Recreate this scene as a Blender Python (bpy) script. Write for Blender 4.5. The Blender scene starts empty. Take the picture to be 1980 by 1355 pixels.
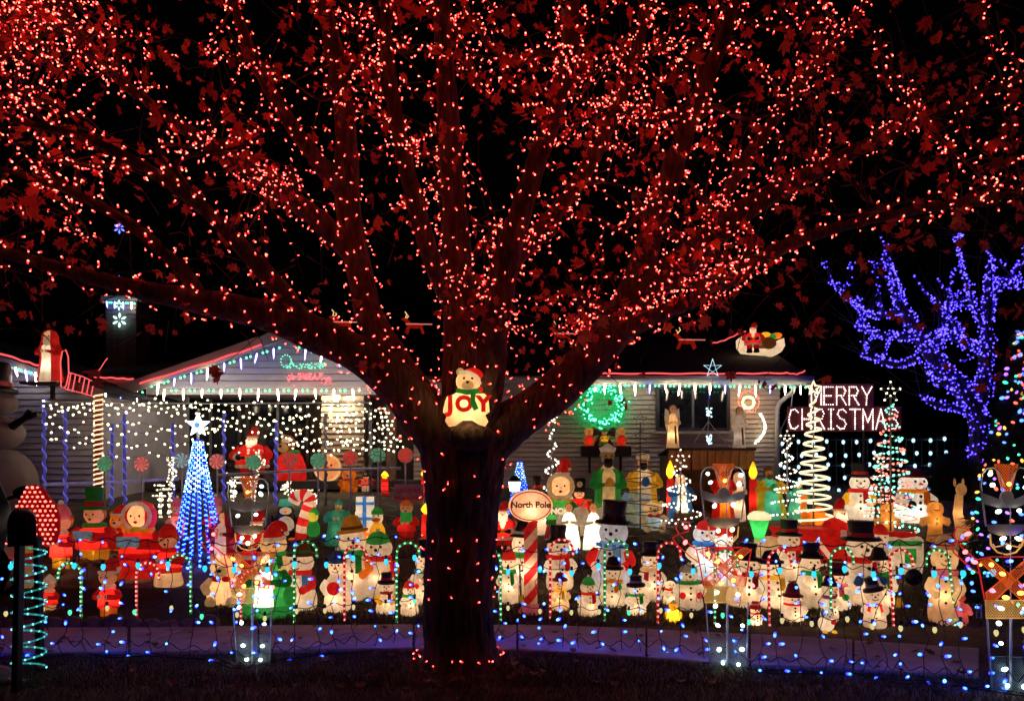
import bpy, math, random
import numpy as np
from mathutils import Vector, Matrix, noise

random.seed(7)
rng = np.random.default_rng(7)
S = bpy.context.scene
COL = S.collection

# ------------------------------------------------------------------ camera, sky, moonlight, exposure
F, CX, HY, CH = 1440.0, 990.0, 890.0, 1.6      # focal length and horizon in photograph pixels, eye height
cam_d = bpy.data.cameras.new('camera'); cam = bpy.data.objects.new('camera', cam_d); COL.objects.link(cam)
cam.location = (0, 0, CH); cam.rotation_euler = (math.radians(90), 0, 0)
cam_d.sensor_width = 36; cam_d.lens = 36 * F / 1980; cam_d.shift_y = (HY - 677.5) / 1980
cam_d.clip_start = 0.05; cam_d.clip_end = 500
S.camera = cam
wd = bpy.data.worlds.new('World'); S.world = wd; wd.use_nodes = True
nt = wd.node_tree
sky = nt.nodes.new('ShaderNodeTexSky'); sky.sky_type = 'NISHITA'; sky.sun_disc = False
sky.sun_elevation = math.radians(-4); sky.sun_rotation = math.radians(200)
nt.links.new(sky.outputs[0], nt.nodes['Background'].inputs[0])
nt.nodes['Background'].inputs[1].default_value = 0.02
sun_d = bpy.data.lights.new('moon', 'SUN'); sun_d.energy = 0.004; sun_d.angle = math.radians(0.5); sun_d.color = (0.75, 0.85, 1)
sun = bpy.data.objects.new('moon', sun_d); COL.objects.link(sun); sun.rotation_euler = (math.radians(50), 0, math.radians(-25))
S.view_settings.view_transform = 'Standard'; S.view_settings.look = 'None'
S.view_settings.exposure = 0.3; S.view_settings.gamma = 1.0
S.cycles.max_bounces = 4; S.cycles.diffuse_bounces = 2; S.cycles.glossy_bounces = 1
S.cycles.use_adaptive_sampling = True; S.cycles.adaptive_threshold = 0.05
S.cycles.transmission_bounces = 2; S.cycles.transparent_max_bounces = 6
S.cycles.sample_clamp_indirect = 2.0; S.cycles.use_denoising = True
S.cycles.caustics_reflective = False; S.cycles.caustics_refractive = False

# ------------------------------------------------------------------ mapping helpers
GP = [(-100, 0), (7.15, 0.0), (8.5, .12), (10.5, .62), (12, .88), (14, 1.0), (16, 1.05), (300, 1.05)]
def gz(Y):
    return float(np.interp(Y, [p[0] for p in GP], [p[1] for p in GP]))
def W(px, py, Y):
    return Vector(((px - CX) / F * Y, Y, CH + (HY - py) / F * Y))
def Yb(py):
    lo, hi = 4.0, 16.0
    for _ in range(40):
        m = (lo + hi) / 2
        if HY + F * (CH - gz(m)) / m > py: lo = m
        else: hi = m
    return lo

# ------------------------------------------------------------------ materials
MATS = {}
def nodes(name):
    m = bpy.data.materials.new(name); m.use_nodes = True
    t = m.node_tree; t.nodes.clear()
    return m, t, t.nodes, t.links
def plain(name, col, rough=.6, metal=0, var=.25, scale=6, bump=0, bscale=40):
    if name in MATS: return MATS[name]
    m, t, N, L = nodes(name)
    o = N.new('ShaderNodeOutputMaterial'); b = N.new('ShaderNodeBsdfPrincipled')
    b.inputs['Roughness'].default_value = rough; b.inputs['Metallic'].default_value = metal
    tc = N.new('ShaderNodeTexCoord'); nz = N.new('ShaderNodeTexNoise'); nz.inputs['Scale'].default_value = scale
    nz.inputs['Detail'].default_value = 4
    L.new(tc.outputs['Object'], nz.inputs['Vector'])
    r = N.new('ShaderNodeValToRGB')
    r.color_ramp.elements[0].color = tuple(c * (1 - var) for c in col) + (1,)
    r.color_ramp.elements[1].color = tuple(min(1, c * (1 + var)) for c in col) + (1,)
    r.color_ramp.elements[0].position = .3; r.color_ramp.elements[1].position = .7
    L.new(nz.outputs['Fac'], r.inputs[0]); L.new(r.outputs[0], b.inputs['Base Color'])
    if bump:
        n2 = N.new('ShaderNodeTexNoise'); n2.inputs['Scale'].default_value = bscale; n2.inputs['Detail'].default_value = 6
        L.new(tc.outputs['Object'], n2.inputs['Vector'])
        bp = N.new('ShaderNodeBump'); bp.inputs['Strength'].default_value = bump; bp.inputs['Distance'].default_value = .02
        L.new(n2.outputs['Fac'], bp.inputs['Height']); L.new(bp.outputs[0], b.inputs['Normal'])
    L.new(b.outputs[0], o.inputs[0]); MATS[name] = m
    return m
def glow(name, col, emit=.10, gloss=.25):
    """thin blow-moulded plastic: lets the lamp inside shine through, with emission added as fill"""
    key = 'lit_' + name
    if key in MATS: return MATS[key]
    m, t, N, L = nodes(key)
    o = N.new('ShaderNodeOutputMaterial')
    tr = N.new('ShaderNodeBsdfTranslucent'); df = N.new('ShaderNodeBsdfPrincipled')
    df.inputs['Roughness'].default_value = .35
    em = N.new('ShaderNodeEmission'); em.inputs['Strength'].default_value = emit
    tc = N.new('ShaderNodeTexCoord'); nz = N.new('ShaderNodeTexNoise'); nz.inputs['Scale'].default_value = 9; nz.inputs['Detail'].default_value = 3
    L.new(tc.outputs['Object'], nz.inputs['Vector'])
    r = N.new('ShaderNodeValToRGB')
    r.color_ramp.elements[0].color = tuple(c * q for c, q in zip(col, (.74, .68, .60))) + (1,); r.color_ramp.elements[1].color = tuple(min(1, c * 1.1) for c in col) + (1,)
    r.color_ramp.elements[0].position = .32; r.color_ramp.elements[1].position = .62; nz.inputs['Roughness'].default_value = .65
    L.new(nz.outputs['Fac'], r.inputs[0])
    for n_ in (tr.inputs['Color'], df.inputs['Base Color']): L.new(r.outputs[0], n_)
    wm_ = N.new('ShaderNodeMixRGB'); wm_.blend_type = 'MULTIPLY'; wm_.inputs[0].default_value = 1; wm_.inputs[2].default_value = (1, .74, .48, 1)
    L.new(r.outputs[0], wm_.inputs[1]); L.new(wm_.outputs[0], em.inputs['Color'])      # warm emission stands in for lamp light through the shell
    mx = N.new('ShaderNodeMixShader'); mx.inputs[0].default_value = .3
    ad = N.new('ShaderNodeAddShader')
    L.new(tr.outputs[0], mx.inputs[1]); L.new(df.outputs[0], mx.inputs[2])
    L.new(mx.outputs[0], ad.inputs[0]); L.new(em.outputs[0], ad.inputs[1]); L.new(ad.outputs[0], o.inputs[0])
    m.cycles.emission_sampling = 'NONE'; MATS[key] = m
    return m
def emis(name, col, s=1.0):
    key = 'bulb_' + name
    if key in MATS: return MATS[key]
    m, t, N, L = nodes(key)
    o = N.new('ShaderNodeOutputMaterial'); e = N.new('ShaderNodeEmission')
    e.inputs['Color'].default_value = tuple(col) + (1,); e.inputs['Strength'].default_value = s
    L.new(e.outputs[0], o.inputs[0]); MATS[key] = m
    return m

PC = dict(white=(.86, .84, .80), cream=(.85, .72, .50), red=(.70, .03, .03), green=(.04, .38, .09), blue=(.05, .22, .62),
          yellow=(.85, .58, .05), orange=(.80, .28, .03), pink=(.85, .25, .35), purple=(.22, .05, .25), maroon=(.28, .02, .04),
          black=(.012, .012, .014), brown=(.22, .09, .03), skin=(.92, .66, .50), teal=(.08, .52, .42), gold=(.75, .48, .08),
          ginger=(.62, .34, .09), grey=(.35, .35, .36), navy=(.02, .05, .18), ltblue=(.35, .6, .9), tan=(.62, .42, .22))
def GL(c, e=.10): return glow(c, PC[c], e) if e == .10 else glow('%s_%d' % (c, int(e * 100)), PC[c], e)
def PL(c): return plain('painted_' + c, PC[c], .4, var=.12)

# ------------------------------------------------------------------ mesh kit
class G:
    def __init__(s): s.v = []; s.f = []
    def add(s, v, f):
        n = len(s.v); s.v += [tuple(p) for p in v]; s.f += [tuple(i + n for i in q) for q in f]; return s
    def lathe(s, prof, seg=18, c=(0, 0, 0), sx=1, sy=1, a0=0, a1=2 * math.pi):
        full = abs(a1 - a0 - 2 * math.pi) < 1e-6
        n = seg if full else seg + 1
        v = []; f = []
        for r, z in prof:
            for k in range(n):
                a = a0 + (a1 - a0) * k / seg
                v.append((c[0] + r * sx * math.cos(a), c[1] + r * sy * math.sin(a), c[2] + z))
        for i in range(len(prof) - 1):
            for k in range(seg):
                k2 = (k + 1) % n
                f.append((i * n + k, i * n + k2, (i + 1) * n + k2, (i + 1) * n + k))
        return s.add(v, f)
    def ball(s, c, r, seg=12, ring=8, M=None):
        if not hasattr(r, '__len__'): r = (r, r, r)
        v = []; f = []
        for i in range(ring + 1):
            t = math.pi * i / ring
            for k in range(seg):
                a = 2 * math.pi * k / seg
                p = Vector((r[0] * math.sin(t) * math.cos(a), r[1] * math.sin(t) * math.sin(a), -r[2] * math.cos(t)))
                if M: p = M @ p
                v.append((c[0] + p.x, c[1] + p.y, c[2] + p.z))
        for i in range(ring):
            for k in range(seg):
                k2 = (k + 1) % seg
                f.append((i * seg + k, i * seg + k2, (i + 1) * seg + k2, (i + 1) * seg + k))
        return s.add(v, f)
    def tube(s, pts, r, seg=6, closed=False, caps=True):
        P = [Vector(p) for p in pts]; n = len(P)
        R = r if hasattr(r, '__len__') else [r] * n
        v = []; f = []; up = None
        for i in range(n):
            if closed: d = P[(i + 1) % n] - P[i - 1]
            else: d = P[min(i + 1, n - 1)] - P[max(i - 1, 0)]
            if d.length < 1e-9: d = Vector((0, 0, 1))
            d.normalize()
            if up is None:
                up = Vector((0, 0, 1)) if abs(d.z) < .9 else Vector((1, 0, 0))
            a = d.cross(up)
            if a.length < 1e-6: a = d.cross(Vector((.3, 1, .2)))
            a.normalize(); b = a.cross(d).normalized(); up = b
            for k in range(seg):
                t = 2 * math.pi * k / seg
                v.append(P[i] + (a * math.cos(t) + b * math.sin(t)) * R[i])
        m = n if closed else n - 1
        for i in range(m):
            j = (i + 1) % n
            for k in range(seg):
                k2 = (k + 1) % seg
                f.append((i * seg + k, i * seg + k2, j * seg + k2, j * seg + k))
        if caps and not closed:
            f.append(tuple(range(seg - 1, -1, -1))); f.append(tuple((n - 1) * seg + k for k in range(seg)))
        return s.add(v, f)
    def box(s, c, d, M=None):
        v = []
        for x in (-.5, .5):
            for y in (-.5, .5):
                for z in (-.5, .5):
                    p = Vector((x * d[0], y * d[1], z * d[2]))
                    if M: p = M @ p
                    v.append((c[0] + p.x, c[1] + p.y, c[2] + p.z))
        return s.add(v, [(0, 1, 3, 2), (4, 6, 7, 5), (0, 4, 5, 1), (2, 3, 7, 6), (0, 2, 6, 4), (1, 5, 7, 3)])
    def prism(s, poly, y0, y1, inset=0):
        """outline in x,z extruded from y0 (front) to y1; inset rounds both edges"""
        n = len(poly); cx = sum(p[0] for p in poly) / n; cz = sum(p[1] for p in poly) / n
        if inset:
            k = []
            for i in range(n):
                a = Vector(poly[i - 1]); b = Vector(poly[i]); c_ = Vector(poly[(i + 1) % n])
                t = (c_ - a)
                if t.length < 1e-9: t = Vector((1, 0))
                t.normalize(); nn = Vector((-t.y, t.x))
                k.append(nn)
            area = sum(poly[i][0] * poly[(i + 1) % n][1] - poly[(i + 1) % n][0] * poly[i][1] for i in range(n))
            sg = 1 if area > 0 else -1
            inn = [(poly[i][0] + k[i].x * inset * sg, poly[i][1] + k[i].y * inset * sg) for i in range(n)]
            rings = [(inn, y0), (poly, y0 + inset), (poly, y1 - inset), (inn, y1)]
        else: rings = [(poly, y0), (poly, y1)]
        v = [(p[0], y, p[1]) for pl, y in rings for p in pl]; f = []
        for r in range(len(rings) - 1):
            for i in range(n):
                j = (i + 1) % n
                f.append((r * n + i, r * n + j, (r + 1) * n + j, (r + 1) * n + i))
        f.append(tuple(range(n - 1, -1, -1))); f.append(tuple((len(rings) - 1) * n + i for i in range(n)))
        return s.add(v, f)
    def mesh(s, name, mat, smooth=True):
        me = bpy.data.meshes.new(name); me.from_pydata(s.v, [], s.f)
        if mat: me.materials.append(mat)
        if smooth: me.polygons.foreach_set('use_smooth', [True] * len(me.polygons))
        me.update()
        return me

def link(name, me, parent=None, loc=None):
    o = bpy.data.objects.new(name, me); COL.objects.link(o)
    if parent is not None: o.parent = parent
    if loc is not None: o.location = loc
    return o
def part(parent, name, g, mat, smooth=True, label=None, kind=None):
    o = link(name, g.mesh(name, mat, smooth), parent)
    if label: o['label'] = label
    if kind: o['kind'] = kind
    return o
def empty(name, loc, label=None, cat=None, group=None, rz=0):
    o = link(name, None, None, loc); o.rotation_euler = (0, 0, rz); o.empty_display_size = .1
    if label: o['label'] = label
    if cat: o['category'] = cat
    if group: o['group'] = group
    return o
def struct(name, g, mat, smooth=False, parent=None):
    o = link(name, g.mesh(name, mat, smooth), parent)
    if parent is None: o['kind'] = 'structure'
    return o
WARM = (1.0, .60, .31)
def lamp(parent, loc, p, col=WARM, rad=.035, name='lamp'):
    d = bpy.data.lights.new(name, 'POINT'); d.energy = p * 1.15 * parent.get('dim', 1.0); d.color = col; d.shadow_soft_size = rad
    o = bpy.data.objects.new(name, d); COL.objects.link(o); o.parent = parent; o.location = loc
    return o
OCT_F = [(0, 2, 4), (2, 1, 4), (1, 3, 4), (3, 0, 4), (2, 0, 5), (1, 2, 5), (3, 1, 5), (0, 3, 5)]
def bulbs(g, pts, r, l, dirs=None, rnd=True):
    """small six-pointed bulbs, r radius, l half length, along random directions"""
    for i, p in enumerate(pts):
        d = Vector(dirs[i]) if dirs is not None else Vector((random.gauss(0, 1), random.gauss(0, 1), random.gauss(0, 1)))
        if d.length < 1e-6: d = Vector((0, 0, 1))
        d.normalize(); a = d.orthogonal().normalized(); b = d.cross(a); p = Vector(p)
        k = random.uniform(.8, 1.2) if rnd else 1
        g.add([p + a * r * k, p - a * r * k, p + b * r * k, p - b * r * k, p + d * l * k, p - d * l * k], OCT_F)
def bulbs2(g, h, pts, r, l):
    """two-piece mini lamps: bright tip in g, coloured lens body in h"""
    for p in pts:
        d = Vector((random.gauss(0, 1), random.gauss(0, 1), random.gauss(0, 1))).normalized(); k = random.uniform(.8, 1.25)
        a = d.orthogonal().normalized() * r * k; b = d.cross(a.normalized()) * r * k; p = Vector(p); L = d * l * k
        c = p + L * .55; g.add([c + a, c - a, c + b, c - b, c + L * .6, c - L * .7], OCT_F)
        c = p - L * .5; h.add([c + a * .78, c - a * .78, c + b * .78, c - b * .78, c + L * .35, c - L * .4], OCT_F)
def spline(pts, n):
    """Catmull-Rom through points (any dimension), n samples per span"""
    P = [np.array(p, float) for p in pts]; P = [2 * P[0] - P[1]] + P + [2 * P[-1] - P[-2]]
    out = []
    for i in range(1, len(P) - 2):
        for k in range(n):
            t = k / n; a, b, c, d = P[i - 1], P[i], P[i + 1], P[i + 2]
            out.append(.5 * (2 * b + (c - a) * t + (2 * a - 5 * b + 4 * c - d) * t * t + (3 * b - a - 3 * c + d) * t ** 3))
    out.append(P[-2])
    return out
def text_geo(txt, size, bold=0.0, shear=0.0, align='CENTER', depth=.003):
    c = bpy.data.curves.new('t', 'FONT'); c.body = txt; c.size = size; c.offset = bold; c.shear = shear
    c.align_x = align; c.align_y = 'CENTER'; c.extrude = depth; c.resolution_u = 3
    o = bpy.data.objects.new('t', c); COL.objects.link(o)
    bpy.context.view_layer.update()
    me = o.to_mesh(); g = G()
    g.add([(v.co.x, -v.co.z, v.co.y) for v in me.vertices], [tuple(p.vertices) for p in me.polygons])
    o.to_mesh_clear(); bpy.data.objects.remove(o); bpy.data.curves.remove(c)
    return g
def shift(g, d):
    g.v = [(x + d[0], y + d[1], z + d[2]) for x, y, z in g.v]; return g
def arc(cx, cz, r, a0, a1, n=10, y=0, rz=None):
    rz = r if rz is None else rz
    return [(cx + r * math.cos(math.radians(a0 + (a1 - a0) * i / n)), y, cz + rz * math.sin(math.radians(a0 + (a1 - a0) * i / n))) for i in range(n + 1)]
# ================================================================== ground, pavement, lawn
soil = plain('lawn_soil', (.11, .09, .055), .95, var=.5, scale=3, bump=.6, bscale=30)
g = G(); ys = [-30, 0, 4] + [4.5 + .25 * i for i in range(48)] + [17, 20, 30, 60, 150, 300]
xs = [-200, -60, -25] + [-15 + 1.0 * i for i in range(31)] + [25, 60, 200]
for y in ys:
    for x in xs: g.v.append((x, y, gz(y) - .002))
nx = len(xs)
g.f = [(j * nx + i, j * nx + i + 1, (j + 1) * nx + i + 1, (j + 1) * nx + i) for j in range(len(ys) - 1) for i in range(nx - 1)]
struct('ground', g, soil, True)

def gp(px, py):      # pixel on the flat verge -> plan point
    Y = F * CH / (py - HY); return Vector(((px - CX) / F * Y, Y))
backs = [(-500, 1222), (-200, 1221), (250, 1217), (500, 1214), (800, 1212), (1000, 1212), (1250, 1220), (1450, 1230), (1650, 1242), (1895, 1258)]
fronts = [(-500, 1274), (-200, 1272), (250, 1266), (500, 1262), (800, 1259), (1000, 1262), (1250, 1277), (1450, 1290), (1650, 1299), (1895, 1312)]
bl = [gp(*p) for p in backs]; fl = [gp(*p) for p in fronts]
conc = plain('concrete', (.46, .43, .42), .85, var=.22, scale=5, bump=.25, bscale=60)
pav = link('pavement', None); pav['kind'] = 'structure'
for i in range(len(bl) - 1):
    e = .012
    q = [fl[i], fl[i + 1], bl[i + 1], bl[i]]
    m = sum(q, Vector((0, 0))) / 4
    q = [p + (m - p).normalized() * e for p in q]
    g = G(); h = .028 + .004 * (i % 2)
    qi = [p + (m - p).normalized() * .012 for p in q]
    v = [(p.x, p.y, -.05) for p in q] + [(p.x, p.y, h - .008) for p in q] + [(p.x, p.y, h) for p in qi]
    f = [(8, 9, 10, 11)] + [(k, (k + 1) % 4, 4 + (k + 1) % 4, 4 + k) for k in range(4)] + [(4 + k, 4 + (k + 1) % 4, 8 + (k + 1) % 4, 8 + k) for k in range(4)]
    part(pav, 'paving_slab', g.add(v, f), conc, False)
# driveway apron at the right end of the pavement
g = G(); a = [gp(1905, 1314), gp(2300, 1335), gp(2300, 1250), gp(1905, 1252)]
struct('driveway', g.add([(p.x, p.y, .006) for p in a], [(0, 1, 2, 3)]), plain('asphalt', (.05, .05, .052), .9, var=.3, scale=20, bump=.3))
# planting bed on the left
g = G(); n = 24
for j in range(9):
    Y = 7.2 + j * .16
    for i in range(n + 1):
        px = -300 + i * 30
        x = (px - CX) / F * Y
        g.v.append((x, Y, gz(Y) + .03 + .05 * noise.noise(Vector((x * 3, Y * 3, 0))) * (1 if 0 < j < 8 else 0)))
g.f = [(j * (n + 1) + i, j * (n + 1) + i + 1, (j + 1) * (n + 1) + i + 1, (j + 1) * (n + 1) + i) for j in range(8) for i in range(n)]
struct('planting_bed', g, plain('mulch', (.012, .010, .009), .95, var=.5, scale=30, bump=1, bscale=50), True)

def blades(name, label, rects, n, hmin, hmax, col, skip=None):
    V = []; Fc = []
    A = []
    for (x0, x1, y0, y1, k) in rects: A += [(x0, x1, y0, y1)] * k
    cnt = 0
    while cnt < n:
        x0, x1, y0, y1 = A[random.randrange(len(A))]
        py = random.uniform(y0, y1); px = random.uniform(x0, x1)
        Y = Yb(py) if py < 1212 else F * CH / (py - HY)
        x = (px - CX) / F * Y
        if skip and skip(px, py, x, Y): continue
        z = gz(Y); h = random.uniform(hmin, hmax); a = random.uniform(0, 6.28); w = random.uniform(.002, .004) * (1 if Y < 7 else 1.8)
        lx, ly = random.gauss(0, h * .45), random.gauss(0, h * .45)
        dx, dy = math.cos(a) * w, math.sin(a) * w
        b = len(V)
        V += [(x - dx, Y - dy, z), (x + dx, Y + dy, z), (x + lx * .4 + dx * .7, Y + ly * .4 + dy * .7, z + h * .6), (x + lx * .4 - dx * .7, Y + ly * .4 - dy * .7, z + h * .6), (x + lx, Y + ly, z + h)]
        Fc += [(b, b + 1, b + 2, b + 3), (b + 3, b + 2, b + 4)]
        cnt += 1
    gg = G(); gg.v = V; gg.f = Fc
    o = link(name, gg.mesh(name, plain('grass_blade', col, .8, var=.5, scale=2), False)); o['kind'] = 'stuff'
    o['label'] = label; o['category'] = 'grass'
TR = W(888, 1290, 5.85)
def fr(px): return np.interp(px, [p[0] for p in fronts], [p[1] for p in fronts])
blades('verge_grass', 'short dull grass on the verge between kerb and pavement', [(-250, 2230, 1256, 1330, 2), (-250, 2230, 1330, 1420, 1)], 34000, .02, .055, (.12, .115, .06),
       lambda px, py, x, Y: py < fr(px) + 2 or (x - TR.x) ** 2 + (Y - 5.85) ** 2 < .1)
blades('lawn_grass', 'dark short lawn sloping up to the house', [(420, 1900, 1150, 1211, 3), (0, 1900, 1000, 1150, 2)], 26000, .02, .06, (.10, .10, .045),
       lambda px, py, x, Y: px < 425 and py > 1085)

# fallen leaves
leafm = plain('dry_leaf', (.20, .10, .045), .8, var=.4, scale=3)
def leaf_poly(s, nl=5):
    pts = []
    spec = [(270, .25), (298, .62), (322, .50), (350, .82), (5, .62), (28, .58), (42, .95), (58, .78), (72, .56), (84, .95), (90, 1.1), (96, .95), (108, .56), (122, .78), (138, .95), (152, .58), (175, .62), (190, .82), (218, .50), (242, .62)]
    for a, r in spec:
        a = math.radians(a); pts.append((r * s * math.cos(a), r * s * math.sin(a)))
    return pts
def leaf_mesh(s, fold, name, mat):
    p = leaf_poly(s); gg = G()
    v = [(0, 0, 0)] + [(x * (1 - .18 * abs(fold)), abs(x) * fold + .16 * s * math.sin(3.3 * x / s + fold * 5) + (.38 + .2 * fold) * y * y / s * (1 if y > 0 else -.4), y * .92) for x, y in p]
    gg.v = v; gg.f = [(0, i, i + 1 if i < len(p) else 1) for i in range(1, len(p) + 1)]
    gg.tube([(0, 0, -.18 * s), (.05 * s, .1 * s, -.9 * s)], .012 * s, 3)
    return gg.mesh(name, mat, False)
g = G()
for _ in range(330):
    py = random.choice([random.uniform(1215, 1345), random.uniform(1090, 1212)]); px = random.uniform(-100, 2080)
    Y = Yb(py) if py < 1212 else F * CH / (py - HY)
    p = Vector(((px - CX) / F * Y, Y, gz(Y) + (.045 if py > 1210 else .02)))
    M = Matrix.Rotation(random.uniform(0, 6.28), 3, 'Z') @ Matrix.Rotation(math.radians(80 + random.gauss(0, 14)), 3, 'X')
    pl = leaf_poly(random.uniform(.03, .055)); b = len(g.v)
    g.v.append(tuple(p))
    for x, y in pl: g.v.append(tuple(p + M @ Vector((x, abs(x) * .4, y))))
    n = len(pl); g.f += [(b, b + i, b + (i + 1 if i < n else 1)) for i in range(1, n + 1)]
o = link('fallen_leaves', g.mesh('fallen_leaves', leafm, False)); o['kind'] = 'stuff'; o['label'] = 'dry brown maple leaves scattered over lawn and pavement'; o['category'] = 'leaves'

# stone edging along the bed
ed = empty('stone_edging', gp(-20, 1212).to_3d(), 'row of scalloped stones edging the dark planting bed', 'edging')
stm = plain('edging_stone', (.20, .17, .15), .9, var=.35, scale=8, bump=.5, bscale=25)
sm = []
for k in range(4):
    g = G(); n0 = k * 13.7
    g.ball((0, 0, .02), (.115, .06, .075 + .01 * k), 14, 8)
    g.v = [(x * (1 + .22 * noise.noise(Vector((x * 14 + n0, y * 14, z * 14)))), y * (1 + .2 * noise.noise(Vector((x * 11, y * 11 + n0, z * 11)))), max(z * (1 + .3 * noise.noise(Vector((x * 12, z * 12, n0)))), -.03)) for x, y, z in g.v]
    sm.append(g.mesh('edging_stone', stm))
x = gp(-60, 1215).x
while x < gp(425, 1215).x:
    o = link('stone', sm[random.randrange(4)], ed); o.location = Vector((x, 7.12 + random.uniform(-.02, .02), random.uniform(-.005, .012))) - ed.location
    o.rotation_euler = (random.gauss(0, .05), random.gauss(0, .08), random.gauss(0, .15)); o.scale = (random.uniform(.85, 1.1), 1, random.uniform(.8, 1.15))
    x += random.uniform(.17, .21)

# ================================================================== house
wallm = plain('painted_siding', (.68, .58, .49), .75, var=.14, scale=3, bump=.15, bscale=30)
sidem = plain('blue_grey_siding', (.52, .50, .54), .75, var=.12, scale=3, bump=.1, bscale=30)
brownm = plain('brown_siding', (.36, .25, .17), .75, var=.18, scale=3, bump=.15, bscale=30)
trim = plain('white_trim', (.62, .60, .58), .6, var=.08, scale=4)
roofm = plain('roof_shingle', (.03, .03, .033), .95, var=.4, scale=25, bump=.5, bscale=40)
glass = plain('dark_glass', (.012, .013, .018), .08, var=.1)
darkw = plain('dark_timber', (.035, .025, .02), .7, var=.3, scale=8)
house = empty('house', W(1100, 930, 15.5), 'low single storey house with pale siding, front gable and lit eaves', 'house')
HL = house.location.copy()
def hp(name, g, m, smooth=False, parent=None):
    if parent is None: shift(g, -HL)
    else: shift(g, -HL)
    return part(house if parent is None else parent, name, g, m, smooth)
def wall_boards(parent, name, x0, x1, z0, z1, Y, h, mat, clip=None, t=.055):
    """lap boards, each its own piece; clip(z) -> (x0,x1)"""
    z = z0; cache = {}
    while z < z1 - .02:
        a, b = (x0, x1) if clip is None else clip(z + h * .5)
        if b - a > .05:
            j = random.uniform(-.002, .002)
            key = (round(b - a, 3))
            if key not in cache:
                gg = G(); L = b - a
                h1 = h - .02; gg.add([(0, 0, 0), (L, 0, 0), (L, -t, .0), (0, -t, .0), (0, 0, h1), (L, 0, h1), (L, -t * .55, h1), (0, -t * .55, h1)],
                       [(0, 1, 2, 3), (3, 2, 6, 7), (7, 6, 5, 4), (0, 3, 7, 4), (1, 5, 6, 2)])
                cache[key] = gg.mesh('siding_board', mat, False)
            o = link('siding_board', cache[key], parent, Vector((a, Y + j, z)) - HL)
        z += h
# right wing
XR = W(1507, 0, 15.5).x; XL = W(800, 0, 15.5).x; ztop = W(0, 740, 15.5).z
g = G().box(((XL + XR) / 2, 15.5 + .1, (ztop + .9) / 2), (XR - XL, .16, ztop - .9)); g.box((XR - .08, 18.2, (ztop + .9) / 2), (.16, 5, ztop - .9))
wl = hp('wall', g, wallm)
wall_boards(wl, 'siding', XL, XR, 1.0, ztop, 15.515, .098, wallm)
def roof_slab(x0, x1, y0, z0, y1, z1, t=.08):
    gg = G(); gg.add([(x0, y0, z0), (x1, y0, z0), (x1, y1, z1), (x0, y1, z1), (x0, y0, z0 - t), (x1, y0, z0 - t), (x1, y1, z1 - t), (x0, y1, z1 - t)],
                     [(0, 1, 2, 3), (7, 6, 5, 4), (0, 4, 5, 1), (2, 6, 7, 3), (1, 5, 6, 2), (0, 3, 7, 4)])
    return gg
ez = W(0, 726, 15).z; exR = W(1566, 0, 15).x; exL = W(760, 0, 15).x
RS = .38
hp('roof', roof_slab(exL, exR - .05, 14.95, ez, 19.5, ez + 4.55 * RS), roofm)
hp('roof', roof_slab(exL, exR - .05, 24, ez - .1, 19.45, ez + 4.53 * RS), roofm)
fz0 = W(0, 743, 15).z
hp('fascia', G().box(((exL + exR) / 2, 14.93, (ez - .085 + fz0) / 2), (exR - exL, .05, ez - .085 - fz0)), trim)
hp('gutter', G().tube([(exL, 14.86, fz0 + .10), (exR + .02, 14.86, fz0 + .10)], .055, 8), trim, True)
hp('soffit', G().box(((exL + exR) / 2, 15.23, fz0 - .002), (exR - exL - .02, .53, .03)), trim)
dsx = W(1503, 0, 15.4).x
hp('downspout', G().tube([W(1535, 746, 14.95), W(1533, 757, 15.0), W(1508, 778, 15.38), W(1503, 790, 15.4), (dsx, 15.4, 1.06)], .045, 8), trim, True)
# window
def window(px0, px1, py0, py1, Y, mull=1, sill=True):
    a = W(px0, py0, Y); b = W(px1, py1, Y); w = b.x - a.x; h = a.z - b.z; c = (a + b) / 2
    fr_ = G()
    for dx in (-1, 1): fr_.box((c.x + dx * (w / 2 - .03), Y - .07, c.z), (.06, .14, h))
    for dz in (-1, 1): fr_.box((c.x, Y - .07, c.z + dz * (h / 2 - .03)), (w - .122, .138, .06))
    wn = hp('window', fr_, plain('window_frame_dark', (.05, .05, .055), .5))
    for k in range(mull + 1):
        x0 = a.x + .06 + (w - .12) * k / (mull + 1); x1 = a.x + .06 + (w - .12) * (k + 1) / (mull + 1)
        hp('pane', G().box(((x0 + x1) / 2, Y - .085 + .012 * (k % 2), c.z), (x1 - x0 - .004, .008, h - .124)), glass, parent=wn)
        if k: hp('mullion', G().box((x0, Y - .105, c.z), (.045, .05, h - .124)), plain('mullion', (.2, .2, .21), .5), parent=wn)
    if sill: hp('sill', G().box((c.x, Y - .11, b.z - .035), (w + .12, .16, .05)), wallm, parent=wn)
    return wn
window(1267, 1408, 748, 833, 15.5)
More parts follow.
